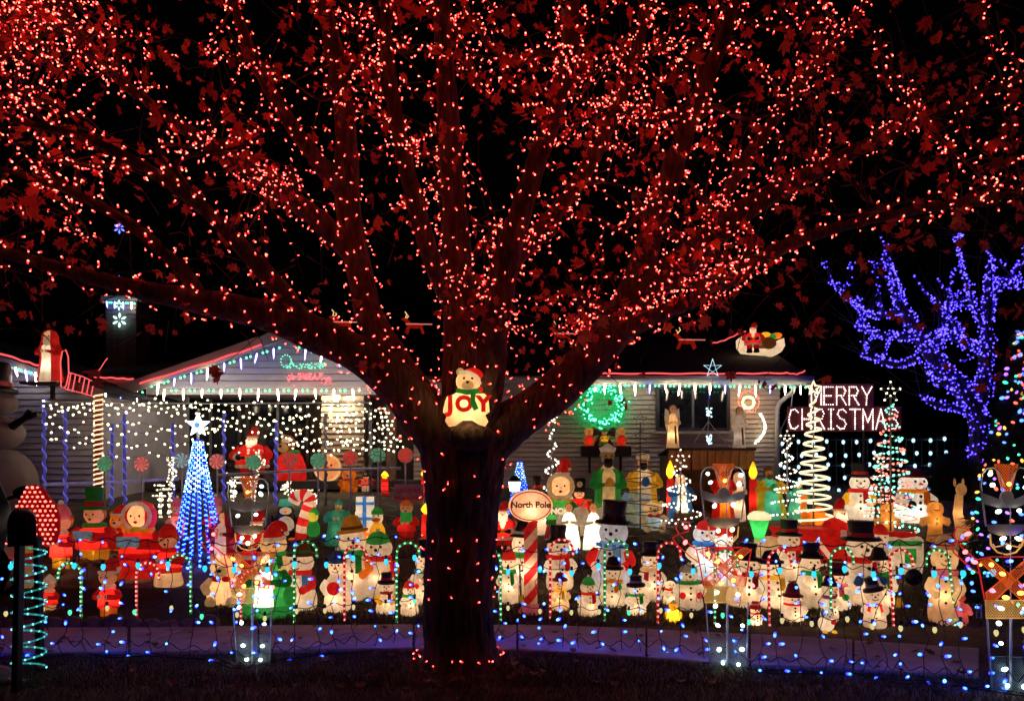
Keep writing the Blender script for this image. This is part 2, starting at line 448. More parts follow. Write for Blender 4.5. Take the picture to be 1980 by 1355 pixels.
# front gable
GY = 14.3
ga = W(285, 748, GY); gb = W(835, 748, GY); gt = W(560, 652, GY)
sl = (gt.z - ga.z) / (gt.x - ga.x)
def gclip(z): 
    k = (gt.z - z) / sl
    return (gt.x - k, gt.x + k)
g = G().add([ga, gb, gt, ga + Vector((0, .12, 0)), gb + Vector((0, .12, 0)), gt + Vector((0, .12, 0))], [(0, 1, 2), (5, 4, 3), (0, 3, 4, 1)])
gw = hp('gable_wall', g, sidem)
wall_boards(gw, 'siding', 0, 0, ga.z, gt.z, GY - .005, .125, sidem, gclip)
for sgn in (-1, 1):
    p = ga if sgn < 0 else gb
    ov = Vector((sgn * .35, 0, -.35 * sl))
    P = [p + ov, gt]
    up = Vector((0, 0, .10)); dn = Vector((0, 0, -.13))
    q = []
    for y in (GY - .45, GY - .41):
        for pt, u in ((P[0], dn), (P[1], dn), (P[1], up), (P[0], up)): q.append(Vector((pt.x, y, pt.z + u.z)))
    hp('bargeboard', G().add(q, [(0, 1, 2, 3), (7, 6, 5, 4), (0, 4, 5, 1), (2, 6, 7, 3), (0, 3, 7, 4), (1, 5, 6, 2)]), trim)
    a, b = P[0], P[1]; t = .07
    v = []
    for y in (GY - .405, 19.6):
        v += [(a.x, y, a.z + .10), (b.x, y, b.z + .10), (b.x, y, b.z + .10 - t), (a.x, y, a.z + .10 - t)]
    hp('roof', G().add(v, [(0, 1, 5, 4), (2, 3, 7, 6), (0, 4, 7, 3), (1, 2, 6, 5), (0, 3, 2, 1), (4, 5, 6, 7)]), roofm)
bm0 = W(0, 763, GY).z
hp('beam', G().box(((ga.x + gb.x) / 2, GY + .05, (ga.z + bm0) / 2 - .002), (gb.x - ga.x, .2, ga.z - bm0)), trim)
hp('porch_ceiling', G().box(((ga.x + gb.x) / 2, GY + .95, ga.z - .06), (gb.x - ga.x - .1, 1.6, .04)), trim)
# porch back wall
PY = 15.9; a = W(255, 764, PY); b = W(850, 905, PY)
bw = hp('porch_wall', G().box(((a.x + b.x) / 2, PY + .08, 2.1), (b.x - a.x, .14, 2.3)), plain('porch_boards', (.13, .10, .075), .8, var=.25))
x = a.x
gv = G().box((0, 0, 0), (.17, .03, 2.2)); gm = gv.mesh('porch_board', plain('porch_boards', (.1, .1, .1)), False)
while x < W(640, 0, PY).x:
    link('porch_board', gm, bw, Vector((x + .09, PY - .005 + random.uniform(-.004, .004), 2.1)) - HL); x += .185
window(352, 470, 768, 900, PY, 1, False); window(480, 600, 768, 900, PY, 1, False)
# lit return wall by the door
RY = 15.0; a = W(622, 752, RY); b = W(704, 752, RY)
rw = hp('porch_return_wall', G().box(((a.x + b.x) / 2, RY + .1, 2.05), (b.x - a.x, .16, 2.0)), brownm)
wall_boards(rw, 'siding', a.x, b.x, 1.05, 2.96, RY + .015, .11, brownm)
c = W(757, 0, 14.35)
hp('porch_post', G().box((c.x, 14.35, 1.95), (.17, .17, 2.1)), plain('tan_post', (.35, .27, .18), .7))
c = W(712, 0, 14.4); hp('porch_post', G().box((c.x, 14.4, 1.95), (.08, .08, 2.1)), darkw)
hp('porch_deck', G().box((W(520, 0, 15).x, 15.1, 1.13), (6.2, 1.8, .16)), plain('deck', (.10, .085, .075), .8))
# link between wing and gable
a = W(176, 735, 14.5); b = W(287, 746, 14.5)
hp('link_fascia', G().box(((a.x + b.x) / 2, 14.5, (a.z + b.z) / 2), (b.x - a.x, .05, .13)), trim)
hp('link_roof', roof_slab(a.x - .6, b.x + .5, 14.45, a.z + .10, 18.5, a.z + .9), roofm)
lw = hp('link_wall', G().box(((a.x + b.x) / 2, 15.6, 2.0), (b.x - a.x + .6, .1, 2.2)), sidem)
# left wing
LY = 12.6; xr = W(190, 0, LY).x; xl = W(-260, 0, LY).x
ra, rb = W(-260, 601, LY), W(200, 750, LY)
rs = (rb.z - ra.z) / (rb.x - ra.x)
def rz_(x): return ra.z + rs * (x - ra.x)
g = G().prism([(xl, .7), (xr, .7), (xr, rz_(xr) - .04), (xl, rz_(xl) - .04)], LY + .03, LY + .16)
g.box((xr - .08, LY + 1.75, 1.75), (.15, 3.2, 1.9))
lwg = hp('wing_wall', g, sidem)
wall_boards(lwg, 'siding', xl, xr, .85, rz_(xl), LY + .02, .105, sidem, lambda z: (xl, min(xr, ra.x + (z + .06 - ra.z) / rs)))
q = []
for y in (LY - .32, LY - .28):
    for x, dz in ((xl, -.16), (xr + .25, -.16), (xr + .25, 0), (xl, 0)): q.append((x, y, rz_(x) + dz))
hp('bargeboard', G().add(q, [(0, 1, 2, 3), (7, 6, 5, 4), (0, 4, 5, 1), (2, 6, 7, 3), (0, 3, 7, 4), (1, 5, 6, 2)]), plain('dark_trim', (.16, .15, .16), .7))
v = []
for y in (LY - .275, 17.5):
    for x, dz in ((xl, 0), (xr + .25, 0), (xr + .25, -.06), (xl, -.06)): v.append((x, y, rz_(x) + dz))
hp('roof', G().add(v, [(0, 1, 5, 4), (2, 3, 7, 6), (0, 4, 7, 3), (1, 2, 6, 5), (0, 3, 2, 1), (4, 5, 6, 7)]), roofm)
# chimney, course by course
CY = 17.0; a = W(203, 580, CY); b = W(262, 700, CY)
ch = hp('chimney', G().box(((a.x + b.x) / 2, CY + .35, (a.z + 1.5) / 2 + .7), (b.x - a.x - .03, .6, a.z - 2.9)), plain('mortar', (.16, .15, .15), .9))
cm = G().box((0, 0, 0), (b.x - a.x, .64, .082)).mesh('brick_course', plain('chimney_brick', (.22, .19, .19), .85, var=.35, scale=14, bump=.4), False)
z = 2.9
while z < a.z:
    link('brick_course', cm, ch, Vector(((a.x + b.x) / 2 + random.uniform(-.004, .004), CY + .35, z)) - HL); z += .095
hp('chimney_cap', G().box(((a.x + b.x) / 2, CY + .35, a.z + .05), (b.x - a.x + .14, .78, .09)), conc, parent=ch)

# porch lantern (the lit wall lamp beside the door)
p = W(650, 767, 14.85)
wlp = empty('wall_lantern', p, 'lit white glass wall lantern beside the porch gable', 'lantern')
part(wlp, 'glass', G().lathe([(.035, -.11), (.075, -.02), (.085, .07), (.07, .085)], 10), emis('lantern', (1.0, .93, .72), 6))
part(wlp, 'cap', G().lathe([(.0, .16), (.05, .13), (.11, .09), (.11, .08)], 10), PL('black'))
part(wlp, 'bracket', G().tube([(0, 0, .16), (0, .08, .2), (0, .15, .05)], .015, 6), PL('black'))
lamp(wlp, (0, -.16, 0), 30, (1.0, .93, .70), .05)

# ================================================================== maple tree
def bark_mat():
    m, t, N, L = nodes('maple_bark')
    o = N.new('ShaderNodeOutputMaterial'); b = N.new('ShaderNodeBsdfPrincipled'); b.inputs['Roughness'].default_value = .9
    tc = N.new('ShaderNodeTexCoord'); mp = N.new('ShaderNodeMapping'); mp.inputs['Scale'].default_value = (22, 22, 3.2)
    nz = N.new('ShaderNodeTexNoise'); nz.inputs['Scale'].default_value = 1.2; nz.inputs['Detail'].default_value = 6; nz.inputs['Roughness'].default_value = .65
    r = N.new('ShaderNodeValToRGB'); r.color_ramp.elements[0].color = (.012, .009, .008, 1); r.color_ramp.elements[1].color = (.11, .088, .085, 1)
    r.color_ramp.elements[0].position = .35; r.color_ramp.elements[1].position = .68
    bp = N.new('ShaderNodeBump'); bp.inputs['Strength'].default_value = .9; bp.inputs['Distance'].default_value = .03
    L.new(tc.outputs['Object'], mp.inputs[0]); L.new(mp.outputs[0], nz.inputs['Vector']); L.new(nz.outputs['Fac'], r.inputs[0]); L.new(nz.outputs['Fac'], bp.inputs['Height'])
    L.new(r.outputs[0], b.inputs['Base Color']); L.new(bp.outputs[0], b.inputs['Normal']); L.new(b.outputs[0], o.inputs[0])
    return m
barkm = bark_mat()
maple = empty('maple_tree', Vector((TR.x, 5.85, 0)), 'big maple with spreading limbs wrapped in red mini lights', 'tree')
ML = maple.location.copy()
# trunk: (px, py, Y, radius px)
trunk = [(888, 1330, 5.85, 98), (887, 1298, 5.85, 84), (887, 1262, 5.85, 73), (887, 1200, 5.85, 69), (890, 1100, 5.85, 66), (894, 1000, 5.85, 67), (899, 930, 5.85, 73), (897, 875, 5.85, 78), (892, 825, 5.85, 72), (890, 770, 5.87, 52)]
limbs = [
 [(880, 880, 5.85, 62), (830, 820, 5.8, 58), (775, 752, 5.7, 52), (700, 690, 5.6, 46), (610, 645, 5.45, 42), (520, 612, 5.3, 36), (400, 585, 5.1, 30), (270, 560, 4.9, 22), (120, 520, 4.7, 15), (-60, 470, 4.5, 9)],
 [(870, 850, 5.9, 60), (815, 770, 6.0, 52), (760, 690, 6.1, 46), (715, 610, 6.2, 42), (690, 500, 6.3, 38), (672, 380, 6.3, 36), (668, 250, 6.2, 32), (650, 120, 6.1, 27), (620, -20, 6.0, 20), (600, -160, 6.0, 12)],
 [(890, 850, 5.9, 66), (888, 740, 6.0, 58), (888, 620, 6.1, 54), (884, 500, 6.2, 48), (876, 380, 6.2, 42), (868, 240, 6.1, 36), (858, 90, 6.0, 28), (850, -90, 5.9, 18)],
 [(915, 850, 5.8, 60), (945, 740, 5.65, 50), (955, 640, 5.5, 46), (975, 520, 5.4, 40), (1010, 400, 5.3, 36), (1050, 280, 5.2, 32), (1090, 150, 5.1, 27), (1110, 0, 5.0, 20), (1130, -130, 5.0, 12)],
 [(910, 890, 5.85, 60), (985, 820, 5.85, 54), (1065, 765, 5.9, 50), (1135, 700, 5.95, 48), (1195, 625, 6.0, 46), (1265, 550, 6.1, 40), (1350, 480, 6.2, 34), (1450, 400, 6.3, 27), (1560, 340, 6.4, 20), (1700, 270, 6.4, 14), (1880, 190, 6.4, 9), (2060, 120, 6.4, 5)],
 [(1195, 630, 6.0, 36), (1235, 530, 5.8, 32), (1270, 420, 5.6, 29), (1310, 300, 5.4, 25), (1360, 170, 5.2, 20), (1410, 40, 5.0, 15), (1450, -90, 4.9, 10)],
 [(1180, 650, 5.95, 26), (1270, 610, 5.7, 22), (1370, 565, 5.4, 18), (1490, 490, 5.2, 15), (1620, 440, 5.0, 12), (1780, 405, 4.9, 9), (1960, 375, 4.8, 6)],
 [(690, 500, 6.3, 26), (620, 430, 6.3, 24), (540, 370, 6.3, 21), (440, 300, 6.2, 18), (330, 230, 6.1, 14), (200, 130, 6.0, 10), (90, 20, 6.0, 6)],
 [(610, 645, 5.45, 24), (540, 560, 5.2, 22), (470, 480, 5.0, 19), (390, 400, 4.8, 16), (290, 330, 4.6, 12), (170, 270, 4.5, 9), (20, 230, 4.4, 6)],
 [(672, 380, 6.3, 22), (590, 280, 6.1, 19), (520, 170, 5.9, 15), (470, 60, 5.8, 11), (430, -70, 5.7, 7)],
 [(888, 620, 6.1, 24), (835, 500, 5.8, 22), (800, 380, 5.6, 20), (770, 250, 5.4, 17), (750, 110, 5.3, 13), (740, -60, 5.2, 8)],
 [(975, 520, 5.4, 22), (1050, 440, 5.6, 20), (1120, 350, 5.9, 18), (1180, 240, 6.1, 15), (1230, 110, 6.3, 11), (1260, -40, 6.4, 7)],
 [(1350, 480, 6.2, 20), (1400, 380, 6.4, 17), (1470, 270, 6.6, 14), (1560, 150, 6.7, 10), (1650, 40, 6.8, 7), (1720, -60, 6.8, 4)],
 [(400, 585, 5.1, 17), (330, 500, 4.9, 14), (230, 420, 4.8, 11), (110, 360, 4.7, 8), (-20, 320, 4.6, 5)],
]
def tube_bark(parent, name, pts, seg, n, disp, freq=9.0):
    S_ = spline(pts, n)
    P = [W(p[0], p[1], p[2]) - ML for p in S_]; R = [max(.004, p[3] / F * p[2] * ((.56 if pts is limbs[2] else .62 if pts in limbs[1:4] else .78) if name == 'limb' else .96)) for p in S_]
    gg = G().tube(P, R, seg)
    nv = len(P) * seg
    for i in range(nv):
        x, y, z = gg.v[i]; k = i // seg; c = P[k]
        a = i % seg; d = Vector((x, y, z)) - c
        dl = d.normalized()
        q = noise.noise(Vector((x * freq * 1.6, y * freq * 1.6, z * freq * .35)))
        rid = (1 - abs(q) * 2.2)
        lump = noise.noise(Vector((x * 2.2, y * 2.2, z * 1.6)))
        d2 = d + dl * (disp * rid + R[k] * .16 * lump)
        gg.v[i] = tuple(c + d2)
    part(parent, name, gg, barkm)
    return P, R
PATHS = []
tube_bark(maple, 'trunk', trunk, 110, 26, .017, 13)
for li, l in enumerate(limbs):
    P, R = tube_bark(maple, 'limb', l, 30 if l[0][3] > 30 else 14, 12, .008)
    PATHS.append((P, R, li))
# knot on the trunk fork where the bear sits
g = G().ball(tuple(W(905, 845, 5.55) - ML), (.20, .10, .11), 16, 10)
g.v = [(x * 1, y, z + .02 * noise.noise(Vector((x * 20, y * 20, z * 20)))) for x, y, z in g.v]
part(maple, 'knot', g, barkm)

# red mini lights + branches + leaves
redm = emis('red', (1.0, .15, .085), 6.0); redm.cycles.emission_sampling = 'NONE'; redb = emis('red_lens', (1.0, .005, .008), 20)
bpts = []
def allowed(px, py):
    low = np.interp(px, [-300, 0, 200, 400, 600, 760, 1010, 1200, 1330, 1500, 1600, 1980, 2300], [600, 600, 585, 640, 690, 720, 720, 640, 610, 560, 480, 420, 400])
    if py > low: return False
    for (cx_, cy_, rx, ry) in ((770, 520, 42, 95), (1480, 440, 50, 58), (1140, 520, 30, 60), (740, 665, 30, 30)):
        if ((px - cx_) / rx) ** 2 + ((py - cy_) / ry) ** 2 < 1: return False
    return True
def prj(p):
    q = p + ML; return (CX + F * q.x / q.y, HY - F * (q.z - CH) / q.y)
crown = part(maple, 'crown', G(), barkm)      # filled with twigs below
tw = G(); tips = []
def wrap(P, R, pitch, sp, start=0.0):
    """string wound round a limb"""
    acc = 0; ang = random.uniform(0, 6.28); nxt = 0
    for i in range(int(len(P) * start), len(P) - 1):
        a, b = P[i], P[i + 1]; d = b - a; L = d.length
        if L < 1e-6: continue
        t = d.normalized(); u = t.orthogonal().normalized(); w = t.cross(u)
        k = 0
        per = math.sqrt((2 * math.pi * (R[i] + .012)) ** 2 + pitch ** 2)     # string length per turn
        steps = max(1, int(per / pitch * L / .01))
        for j in range(steps):
            s = j / steps
            ang += 2 * math.pi * (L / steps) / pitch
            acc += per / pitch * L / steps
            if acc > nxt:
                nxt = acc + sp * random.uniform(.6, 1.4)
                r = (R[i] * (1 - s) + R[i + 1] * s) * 1.16 + .02 + abs(random.gauss(0, .012))
                p = a + d * s + (u * math.cos(ang) + w * math.sin(ang)) * r + t * random.gauss(0, pitch * .28)
                bpts.append(p)
for P, R, li in PATHS:
    big = R[len(R) // 3] > .08
    wrap(P, R, .20 if big else .14, .064 if big else .058, .12 if li in (0, 1, 2, 3, 4) else .08)
# trunk bands of lights
def band(py0, py1, n, jit=6):
    for k in range(n):
        a = 2 * math.pi * k / n + random.gauss(0, .06); py = py0 + (py1 - py0) * ((k * 7) % n) / n + random.gauss(0, jit)
        rpx = np.interp(py, [p[1] for p in trunk][::-1], [p[3] for p in trunk][::-1]); cxp = np.interp(py, [p[1] for p in trunk][::-1], [p[0] for p in trunk][::-1])
        c = W(cxp, py, 5.85); r = rpx / F * 5.85 * 1.12 + .02
        bpts.append(c + Vector((math.cos(a) * r, math.sin(a) * r, 0)) - ML)
band(1258, 1264, 22, 3)
for q in (1044, 1072, 1108, 1142): band(q - 9, q + 9, 11, 6)
for q in (860, 905, 955): band(q - 12, q + 12, 10, 12)
# branches reaching through the crown
main = [(P, R) for P, R, li in PATHS]
nb = 0; tries = 0
while nb < 185 and tries < 7000:
    tries += 1
    px, py = random.uniform(-200, 2150), random.uniform(-160, 640)
    if px > 1420 and random.random() < (.5 if py > 240 else 0): continue
    if not allowed(px, py): continue
    Y = random.uniform(4.6, 7.0)
    T = W(px, py, Y) - ML
    best = None
    for P, R in main:
        for i in range(len(P) // 4, len(P) - 2, 2):
            d = (P[i] - T).length + max(0, P[i].z - T.z) * .8
            if best is None or d < best[0]: best = (d, P[i], R[i], P[i + 1] - P[i])
    d, A, r0, tg = best
    if d < .25 or d > 1.9: continue
    r0 = min(r0 * .45, .03)
    mid = A + tg.normalized() * d * .35 + Vector((random.gauss(0, .1), random.gauss(0, .1), .05 + random.gauss(0, .08)))
    Q = [Vector(q[:3]) for q in spline([A, mid, T * .6 + (A + mid) * .2 + Vector((0, 0, random.gauss(0, .06))), T], 7)]
    RR = [r0 * (1 - i / len(Q)) + .004 for i in range(len(Q))]
    tw.tube(Q, RR, 6)
    if not (px > 1500 and py > 280): wrap(Q, RR, .11, .070, .15)
    elif random.random() < .5: wrap(Q, RR, .12, .10, .15)
    nb += 1
    for _ in range(random.randint(4, 7)):
        i = random.randrange(5, len(Q) - 1); a = Q[i]
        dv = (Q[i + 1] - Q[i]).normalized() + Vector((random.gauss(0, .8), random.gauss(0, .7), random.gauss(.1, .6)))
        L = random.uniform(.15, .5); dv = dv.normalized() * L
        e = a + dv; e2 = e + dv * .6 + Vector((random.gauss(0, .08), 0, random.gauss(-.05, .08)))
        tw.tube([a, a + dv * .5 + Vector((0, 0, .03)), e, e2], [.006, .005, .004, .0025], 4)
        tips += [e, e2]
        if random.random() < .6 and px < 1500:
            for s in (.35, .6, .85, 1.1): bpts.append(a + dv * s + Vector((random.gauss(0, .015),) * 3))
# bare outer twigs on the right, drooping
for _ in range(70):
    px, py = random.uniform(1450, 2050), random.uniform(120, 640)
    A = W(px, py, random.uniform(4.6, 6.4)) - ML
    dv = Vector((random.gauss(.2, .5), random.gauss(0, .4), random.gauss(.1, .6))).normalized() * random.uniform(.3, .9)
    m_ = A + dv * .5 + Vector((random.gauss(0, .06), 0, random.gauss(0, .08)))
    tw.tube([A, A * .5 + m_ * .5 + Vector((0, 0, .02)), m_, A + dv], [.005, .0045, .0035, .002], 4); tips.append(A + dv); tips.append(m_)
for _ in range(60):
    px, py = random.uniform(-60, 620), random.uniform(430, 650)
    if not allowed(px, py - 40): continue
    A = W(px, py, random.uniform(4.6, 6.2)) - ML
    dv = Vector((random.gauss(0, .5), random.gauss(0, .4), random.gauss(-.2, .4))).normalized() * random.uniform(.2, .55)
    tw.tube([A, A + dv * .5 + Vector((0, 0, .03)), A + dv], [.005, .0035, .002], 4); tips.append(A + dv)
crown.data = tw.mesh('twigs', barkm); crown['kind'] = 'stuff'
# leaves
def leafmat(name, col):
    m, t, N, L = nodes(name)
    o = N.new('ShaderNodeOutputMaterial'); d = N.new('ShaderNodeBsdfDiffuse'); tr = N.new('ShaderNodeBsdfTranslucent'); mx = N.new('ShaderNodeMixShader')
    tc = N.new('ShaderNodeTexCoord'); nz = N.new('ShaderNodeTexNoise'); nz.inputs['Scale'].default_value = 25
    r = N.new('ShaderNodeValToRGB'); r.color_ramp.elements[0].color = tuple(c * .6 for c in col) + (1,); r.color_ramp.elements[1].color = tuple(min(1, c * 1.3) for c in col) + (1,)
    L.new(tc.outputs['Object'], nz.inputs['Vector']); L.new(nz.outputs['Fac'], r.inputs[0])
    L.new(r.outputs[0], d.inputs[0]); L.new(r.outputs[0], tr.inputs[0]); mx.inputs[0].default_value = .45
    L.new(d.outputs[0], mx.inputs[1]); L.new(tr.outputs[0], mx.inputs[2]); L.new(mx.outputs[0], o.inputs[0])
    return m
lm = [leaf_mesh(1, f, 'maple_leaf', leafmat('maple_leaf_%d' % i, c)) for i, (f, c) in enumerate([(.35, (.66, .12, .10)), (.7, (.52, .10, .08)), (1.2, (.70, .20, .11)), (-.6, (.38, .08, .07))])]
random.shuffle(tips)
def place_leaf(p, s):
    return (p, (random.gauss(0, .85), random.gauss(0, .6), random.uniform(-2.2, 2.2)), s)
spots = []
for p in tips:
    for _ in range(random.choice((0, 1, 1, 2, 3))): spots.append(place_leaf(p + Vector((random.gauss(0, .05), random.gauss(0, .05), -.05 + random.gauss(0, .04))), random.triangular(.022, .085, .036)))
def vis(sp):
    x, y = prj(sp[0]); return -30 < x < 2010 and -30 < y < 700
spots.sort(key=lambda s: (not vis(s), -(s[2] / (s[0].y + ML.y))))
for p, r, s in spots[:300]:
    o = link('leaf', lm[random.randrange(4)], crown, p); o.rotation_euler = (r[0] + math.pi, r[1], r[2]); o.scale = (s, s, s)
g = G()
for p, r, s in spots[300:]:
    from mathutils import Euler
    M = Euler((r[0] + math.pi, r[1], r[2])).to_matrix(); b = len(g.v); pl = leaf_poly(s); g.v.append(tuple(p))
    for x, y in pl: g.v.append(tuple(p + M @ Vector((x, abs(x) * .5, y))))
    n = len(pl); g.f += [(b, b + i, b + (i + 1 if i < n else 1)) for i in range(1, n + 1)]
if g.v: part(maple, 'foliage', g, lm[0].materials[0], False, kind='stuff')
def inframe(p):
    x, y = prj(p); return -250 < x < 2230 and -330 < y < 1400
RL = empty('red_string_lights', ML, 'hundreds of red mini lights wound round the maple trunk and branches', 'string lights')
bpts = [p for p in bpts if inframe(p)]
print('RED BULBS', len(bpts), 'in view', sum(1 for p in bpts if 0 < prj(p)[0] < 1980 and 0 < prj(p)[1] < 1355), 'leaves', len(spots))
g = G(); h = G(); bulbs2(g, h, bpts, .0061, .0117)
part(RL, 'bulb_tips', g, redm, True, kind='stuff'); part(RL, 'bulb_lenses', h, redb, True, kind='stuff')
# ================================================================== lit plastic figures
class Fig:
    """a lit yard figure: an Empty at its base, local z up, front towards -y"""
    def __init__(s, name, label, cat, px, top, base, group=None, rz=0, Y=None, w=None):
        s.Y = Yb(base) if Y is None else Y
        s.k = F / s.Y
        s.H = (base - top) / s.k
        p = W(px, base, s.Y)
        if Y is None: p.z = gz(s.Y) - .012
        elif p.z < gz(Y) + .35:                       # stands on the porch deck or the lawn
            z = 1.208 if (14.2 < Y < 16 and 230 < px < 830) else gz(Y) - .012
            s.H += p.z - z; p.z = z
        s.r = empty(name, p, label, cat, group, rz)
        s.r['dim'] = random.choice((.5, .6, .7, .8, .9, 1.1, 1.5))
        s.R = (w if w else .42 * (base - top)) / 2 / s.k
    def P(s, name, g, m, smooth=True, parent=None, label=None): return part(parent or s.r, name, g, m, smooth, label)
    def L(s, z, p, col=WARM, x=0, y=0): return lamp(s.r, (x, y, z), p, col)

def front(prof, z, sy):      # surface y at height z of a lathe profile
    zs = [q[1] for q in prof]; rs = [q[0] for q in prof]
    return -float(np.interp(z, zs, rs)) * sy
def hat(f, kind, z, r, h, col='black', band='red', tilt=0.0, lit=False):
    m = GL(col, .05) if lit else PL(col)
    M = Matrix.Rotation(tilt, 4, 'Y')
    def tl(g):
        out = []
        for v in g.v:
            q = M @ (Vector(v) - Vector((0, 0, z))) + Vector((0, 0, z)); out.append(tuple(q))
        g.v = out; return g
    if kind == 'top':
        o = f.P('hat', tl(G().lathe([(r * .3, z - .01), (r * 1.45, z - .005), (r * 1.5, z + .012), (r * 1.4, z + .025), (r * .95, z + .03), (r * .88, z + h * .5), (r * .98, z + h - .01), (r * .9, z + h), (0, z + h)], 18)), m)
        if band: f.P('hat_band', tl(G().lathe([(r * .985, z + .034), (r * .97, z + .034 + h * .24)], 18)), GL(band, .08) if lit else PL(band), parent=o)
    elif kind == 'bowler':
        o = f.P('hat', tl(G().lathe([(r * .3, z - .01), (r * 1.4, z), (r * 1.4, z + .02), (r * .95, z + .03), (r * .9, z + h * .5), (r * .6, z + h * .9), (0, z + h)], 18)), m)
        if band: f.P('hat_band', tl(G().lathe([(r * .98, z + .033), (r * .95, z + h * .35)], 18)), GL(band, .08), parent=o)
    elif kind == 'beanie':
        o = f.P('hat', tl(G().lathe([(r * 1.06, z - h * .25), (r * 1.02, z + h * .1), (r * .8, z + h * .5), (r * .4, z + h * .82), (0, z + h * .9)], 18)), GL(col))
        f.P('pompom', tl(G().ball((0, 0, z + h * .95), h * .2, 8, 6)), GL('white'), parent=o)
    elif kind == 'santa':
        pts = spline([(0, 0, z), (r * .1, 0, z + h * .45), (r * .45, 0, z + h * .8), (r * 1.0, 0, z + h * .72), (r * 1.25, 0, z + h * .35)], 5)
        n = len(pts); rr = [r * (1.02 - .86 * i / (n - 1)) for i in range(n)]
        o = f.P('hat', tl(G().tube([tuple(p) for p in pts], rr, 14)), GL(col))
        f.P('fur_brim', tl(G().tube([(r * 1.05 * math.cos(t * .393), r * 1.05 * math.sin(t * .393), z) for t in range(16)], r * .2, 8, closed=True)), GL('white'), parent=o)
        f.P('pompom', tl(G().ball((r * 1.25, 0, z + h * .3), r * .28, 8, 6)), GL('white'), parent=o)
    elif kind == 'cone':
        f.P('hat', tl(G().lathe([(r * 1.1, z - .02), (r * 1.15, z + .01), (r * .8, z + h * .4), (r * .3, z + h * .8), (0, z + h)], 16)), GL(col))
    return z
def snowman(px, top, base, label, w=None, hk='top', hc='black', hb='red', hh=.24, scarf='red', tail=True, buttons=3, bc='black',
            vest=None, arms=None, mitt=None, nose='orange', body='white', p=.8, col=WARM, rz=0, mouth=True, broom=False, tilt=0, extra=None,
            cat='snowman', name='snowman_figure', group='lit snowmen on the lawn', Y=None, armup=False, e=.10):
    if rz == 0: rz = random.uniform(-.42, .42)
    f = Fig(name, label, cat, px, top, base, group, rz, Y, w)
    f.r.rotation_euler[1] = random.gauss(0, .025)
    f.R *= .90; H, R = f.H, f.R
    B = H * (1 - hh * .86); sy = .82
    low = [(R * .55, 0), (R * .86, .012), (R * .97, B * .07), (R, B * .17), (R * .95, B * .27), (R * .84, B * .36), (R * .82, B * .40), (R * .86, B * .46), (R * .82, B * .54), (R * .66, B * .61)]
    sc = [(R * .66, B * .61), (R * .74, B * .63), (R * .74, B * .67), (R * .58, B * .70)]
    hd = [(R * .56, B * .70), (R * .66, B * .75), (R * .70, B * .82), (R * .64, B * .89), (R * .48, B * .95), (R * .25, B * .99), (0, B)]
    b1, b2, b3 = random.uniform(.9, 1.06), random.uniform(.88, 1.12), random.uniform(.92, 1.16)
    low = [(r * (b1 if z < B * .36 else (b1 * (1 - t_) + b2 * t_)), z) for r, z in low for t_ in (min(1, max(0, (z / B - .36) / .18)),)]
    sc = [(r * b2, z) for r, z in sc]; sc[-1] = (R * .56 * b3, sc[-1][1]); hd = [(r * b3, z) for r, z in hd]
    wm = GL(body, e)
    if vest:
        k = 5
        f.P('body', G().lathe(low[:k + 1], 20, sy=sy), wm)
        v = f.P('vest', G().lathe([(r * 1.015, z) for r, z in low[k:]], 20, sy=sy, a0=math.radians(-60), a1=math.radians(240)), GL(vest))
        f.P('shirt_front', G().lathe(low[k:], 8, sy=sy, a0=math.radians(240), a1=math.radians(300)), wm)
    else: f.P('body', G().lathe(low, 20, sy=sy), wm)
    if scarf:
        s = f.P('scarf', G().lathe(sc, 20, sy=sy), GL(scarf))
        if tail:
            y = front(low, B * .5, sy) - .012
            tx = R * .3 * (1 if tail is True else tail)
            f.P('scarf_tail', G().prism([(tx - R * .16, B * .64), (tx + R * .16, B * .64), (tx + R * .22, B * .40), (tx - R * .12, B * .39)], y - .012, y + .02, .006), GL(scarf), parent=s)
    else: f.P('neck', G().lathe(sc[:1] + [(R * .55, B * .655)] + sc[-1:], 20, sy=sy), wm)
    h = f.P('head', G().lathe(hd, 20, sy=.9), wm)
    fy = lambda z: front(hd, z, .9)
    blk = PL('black'); ez = B * .855; er = max(.008, R * .075)
    for sx in (-1, 1): f.P('eye', G().ball((sx * R * .24, fy(ez) * .93, ez), er, 8, 6), blk, parent=h)
    nzz = B * .805
    if nose == 'black': f.P('nose', G().ball((0, fy(nzz) - .003, nzz), er * 1.25, 8, 6), blk, parent=h)
    else: f.P('nose', G().tube([(0, fy(nzz) + .01, nzz), (0, fy(nzz) - R * .30, nzz - .008)], [R * .085, .003], 8), GL('orange'), parent=h)
    if mouth: f.P('mouth', G().tube([(x, fy(B * .77) * .97 + .2 * x * x / R, z) for x, _, z in arc(0, B * .80, R * .32, 215, 325, 8, rz=R * .30)], max(.004, R * .028), 5), blk if random.random() < .6 else GL('red'), parent=h)
    for k in range(buttons):
        z = B * (.55 - .13 * k)
        f.P('button', G().ball((0, front(low, z, sy) - .002, z), er * 1.15, 8, 6), PL(bc) if bc == 'black' else GL(bc))
    am = GL(arms, .3) if arms else GL(body, .34)  # arms emit more, as the lamp inside does not reach them
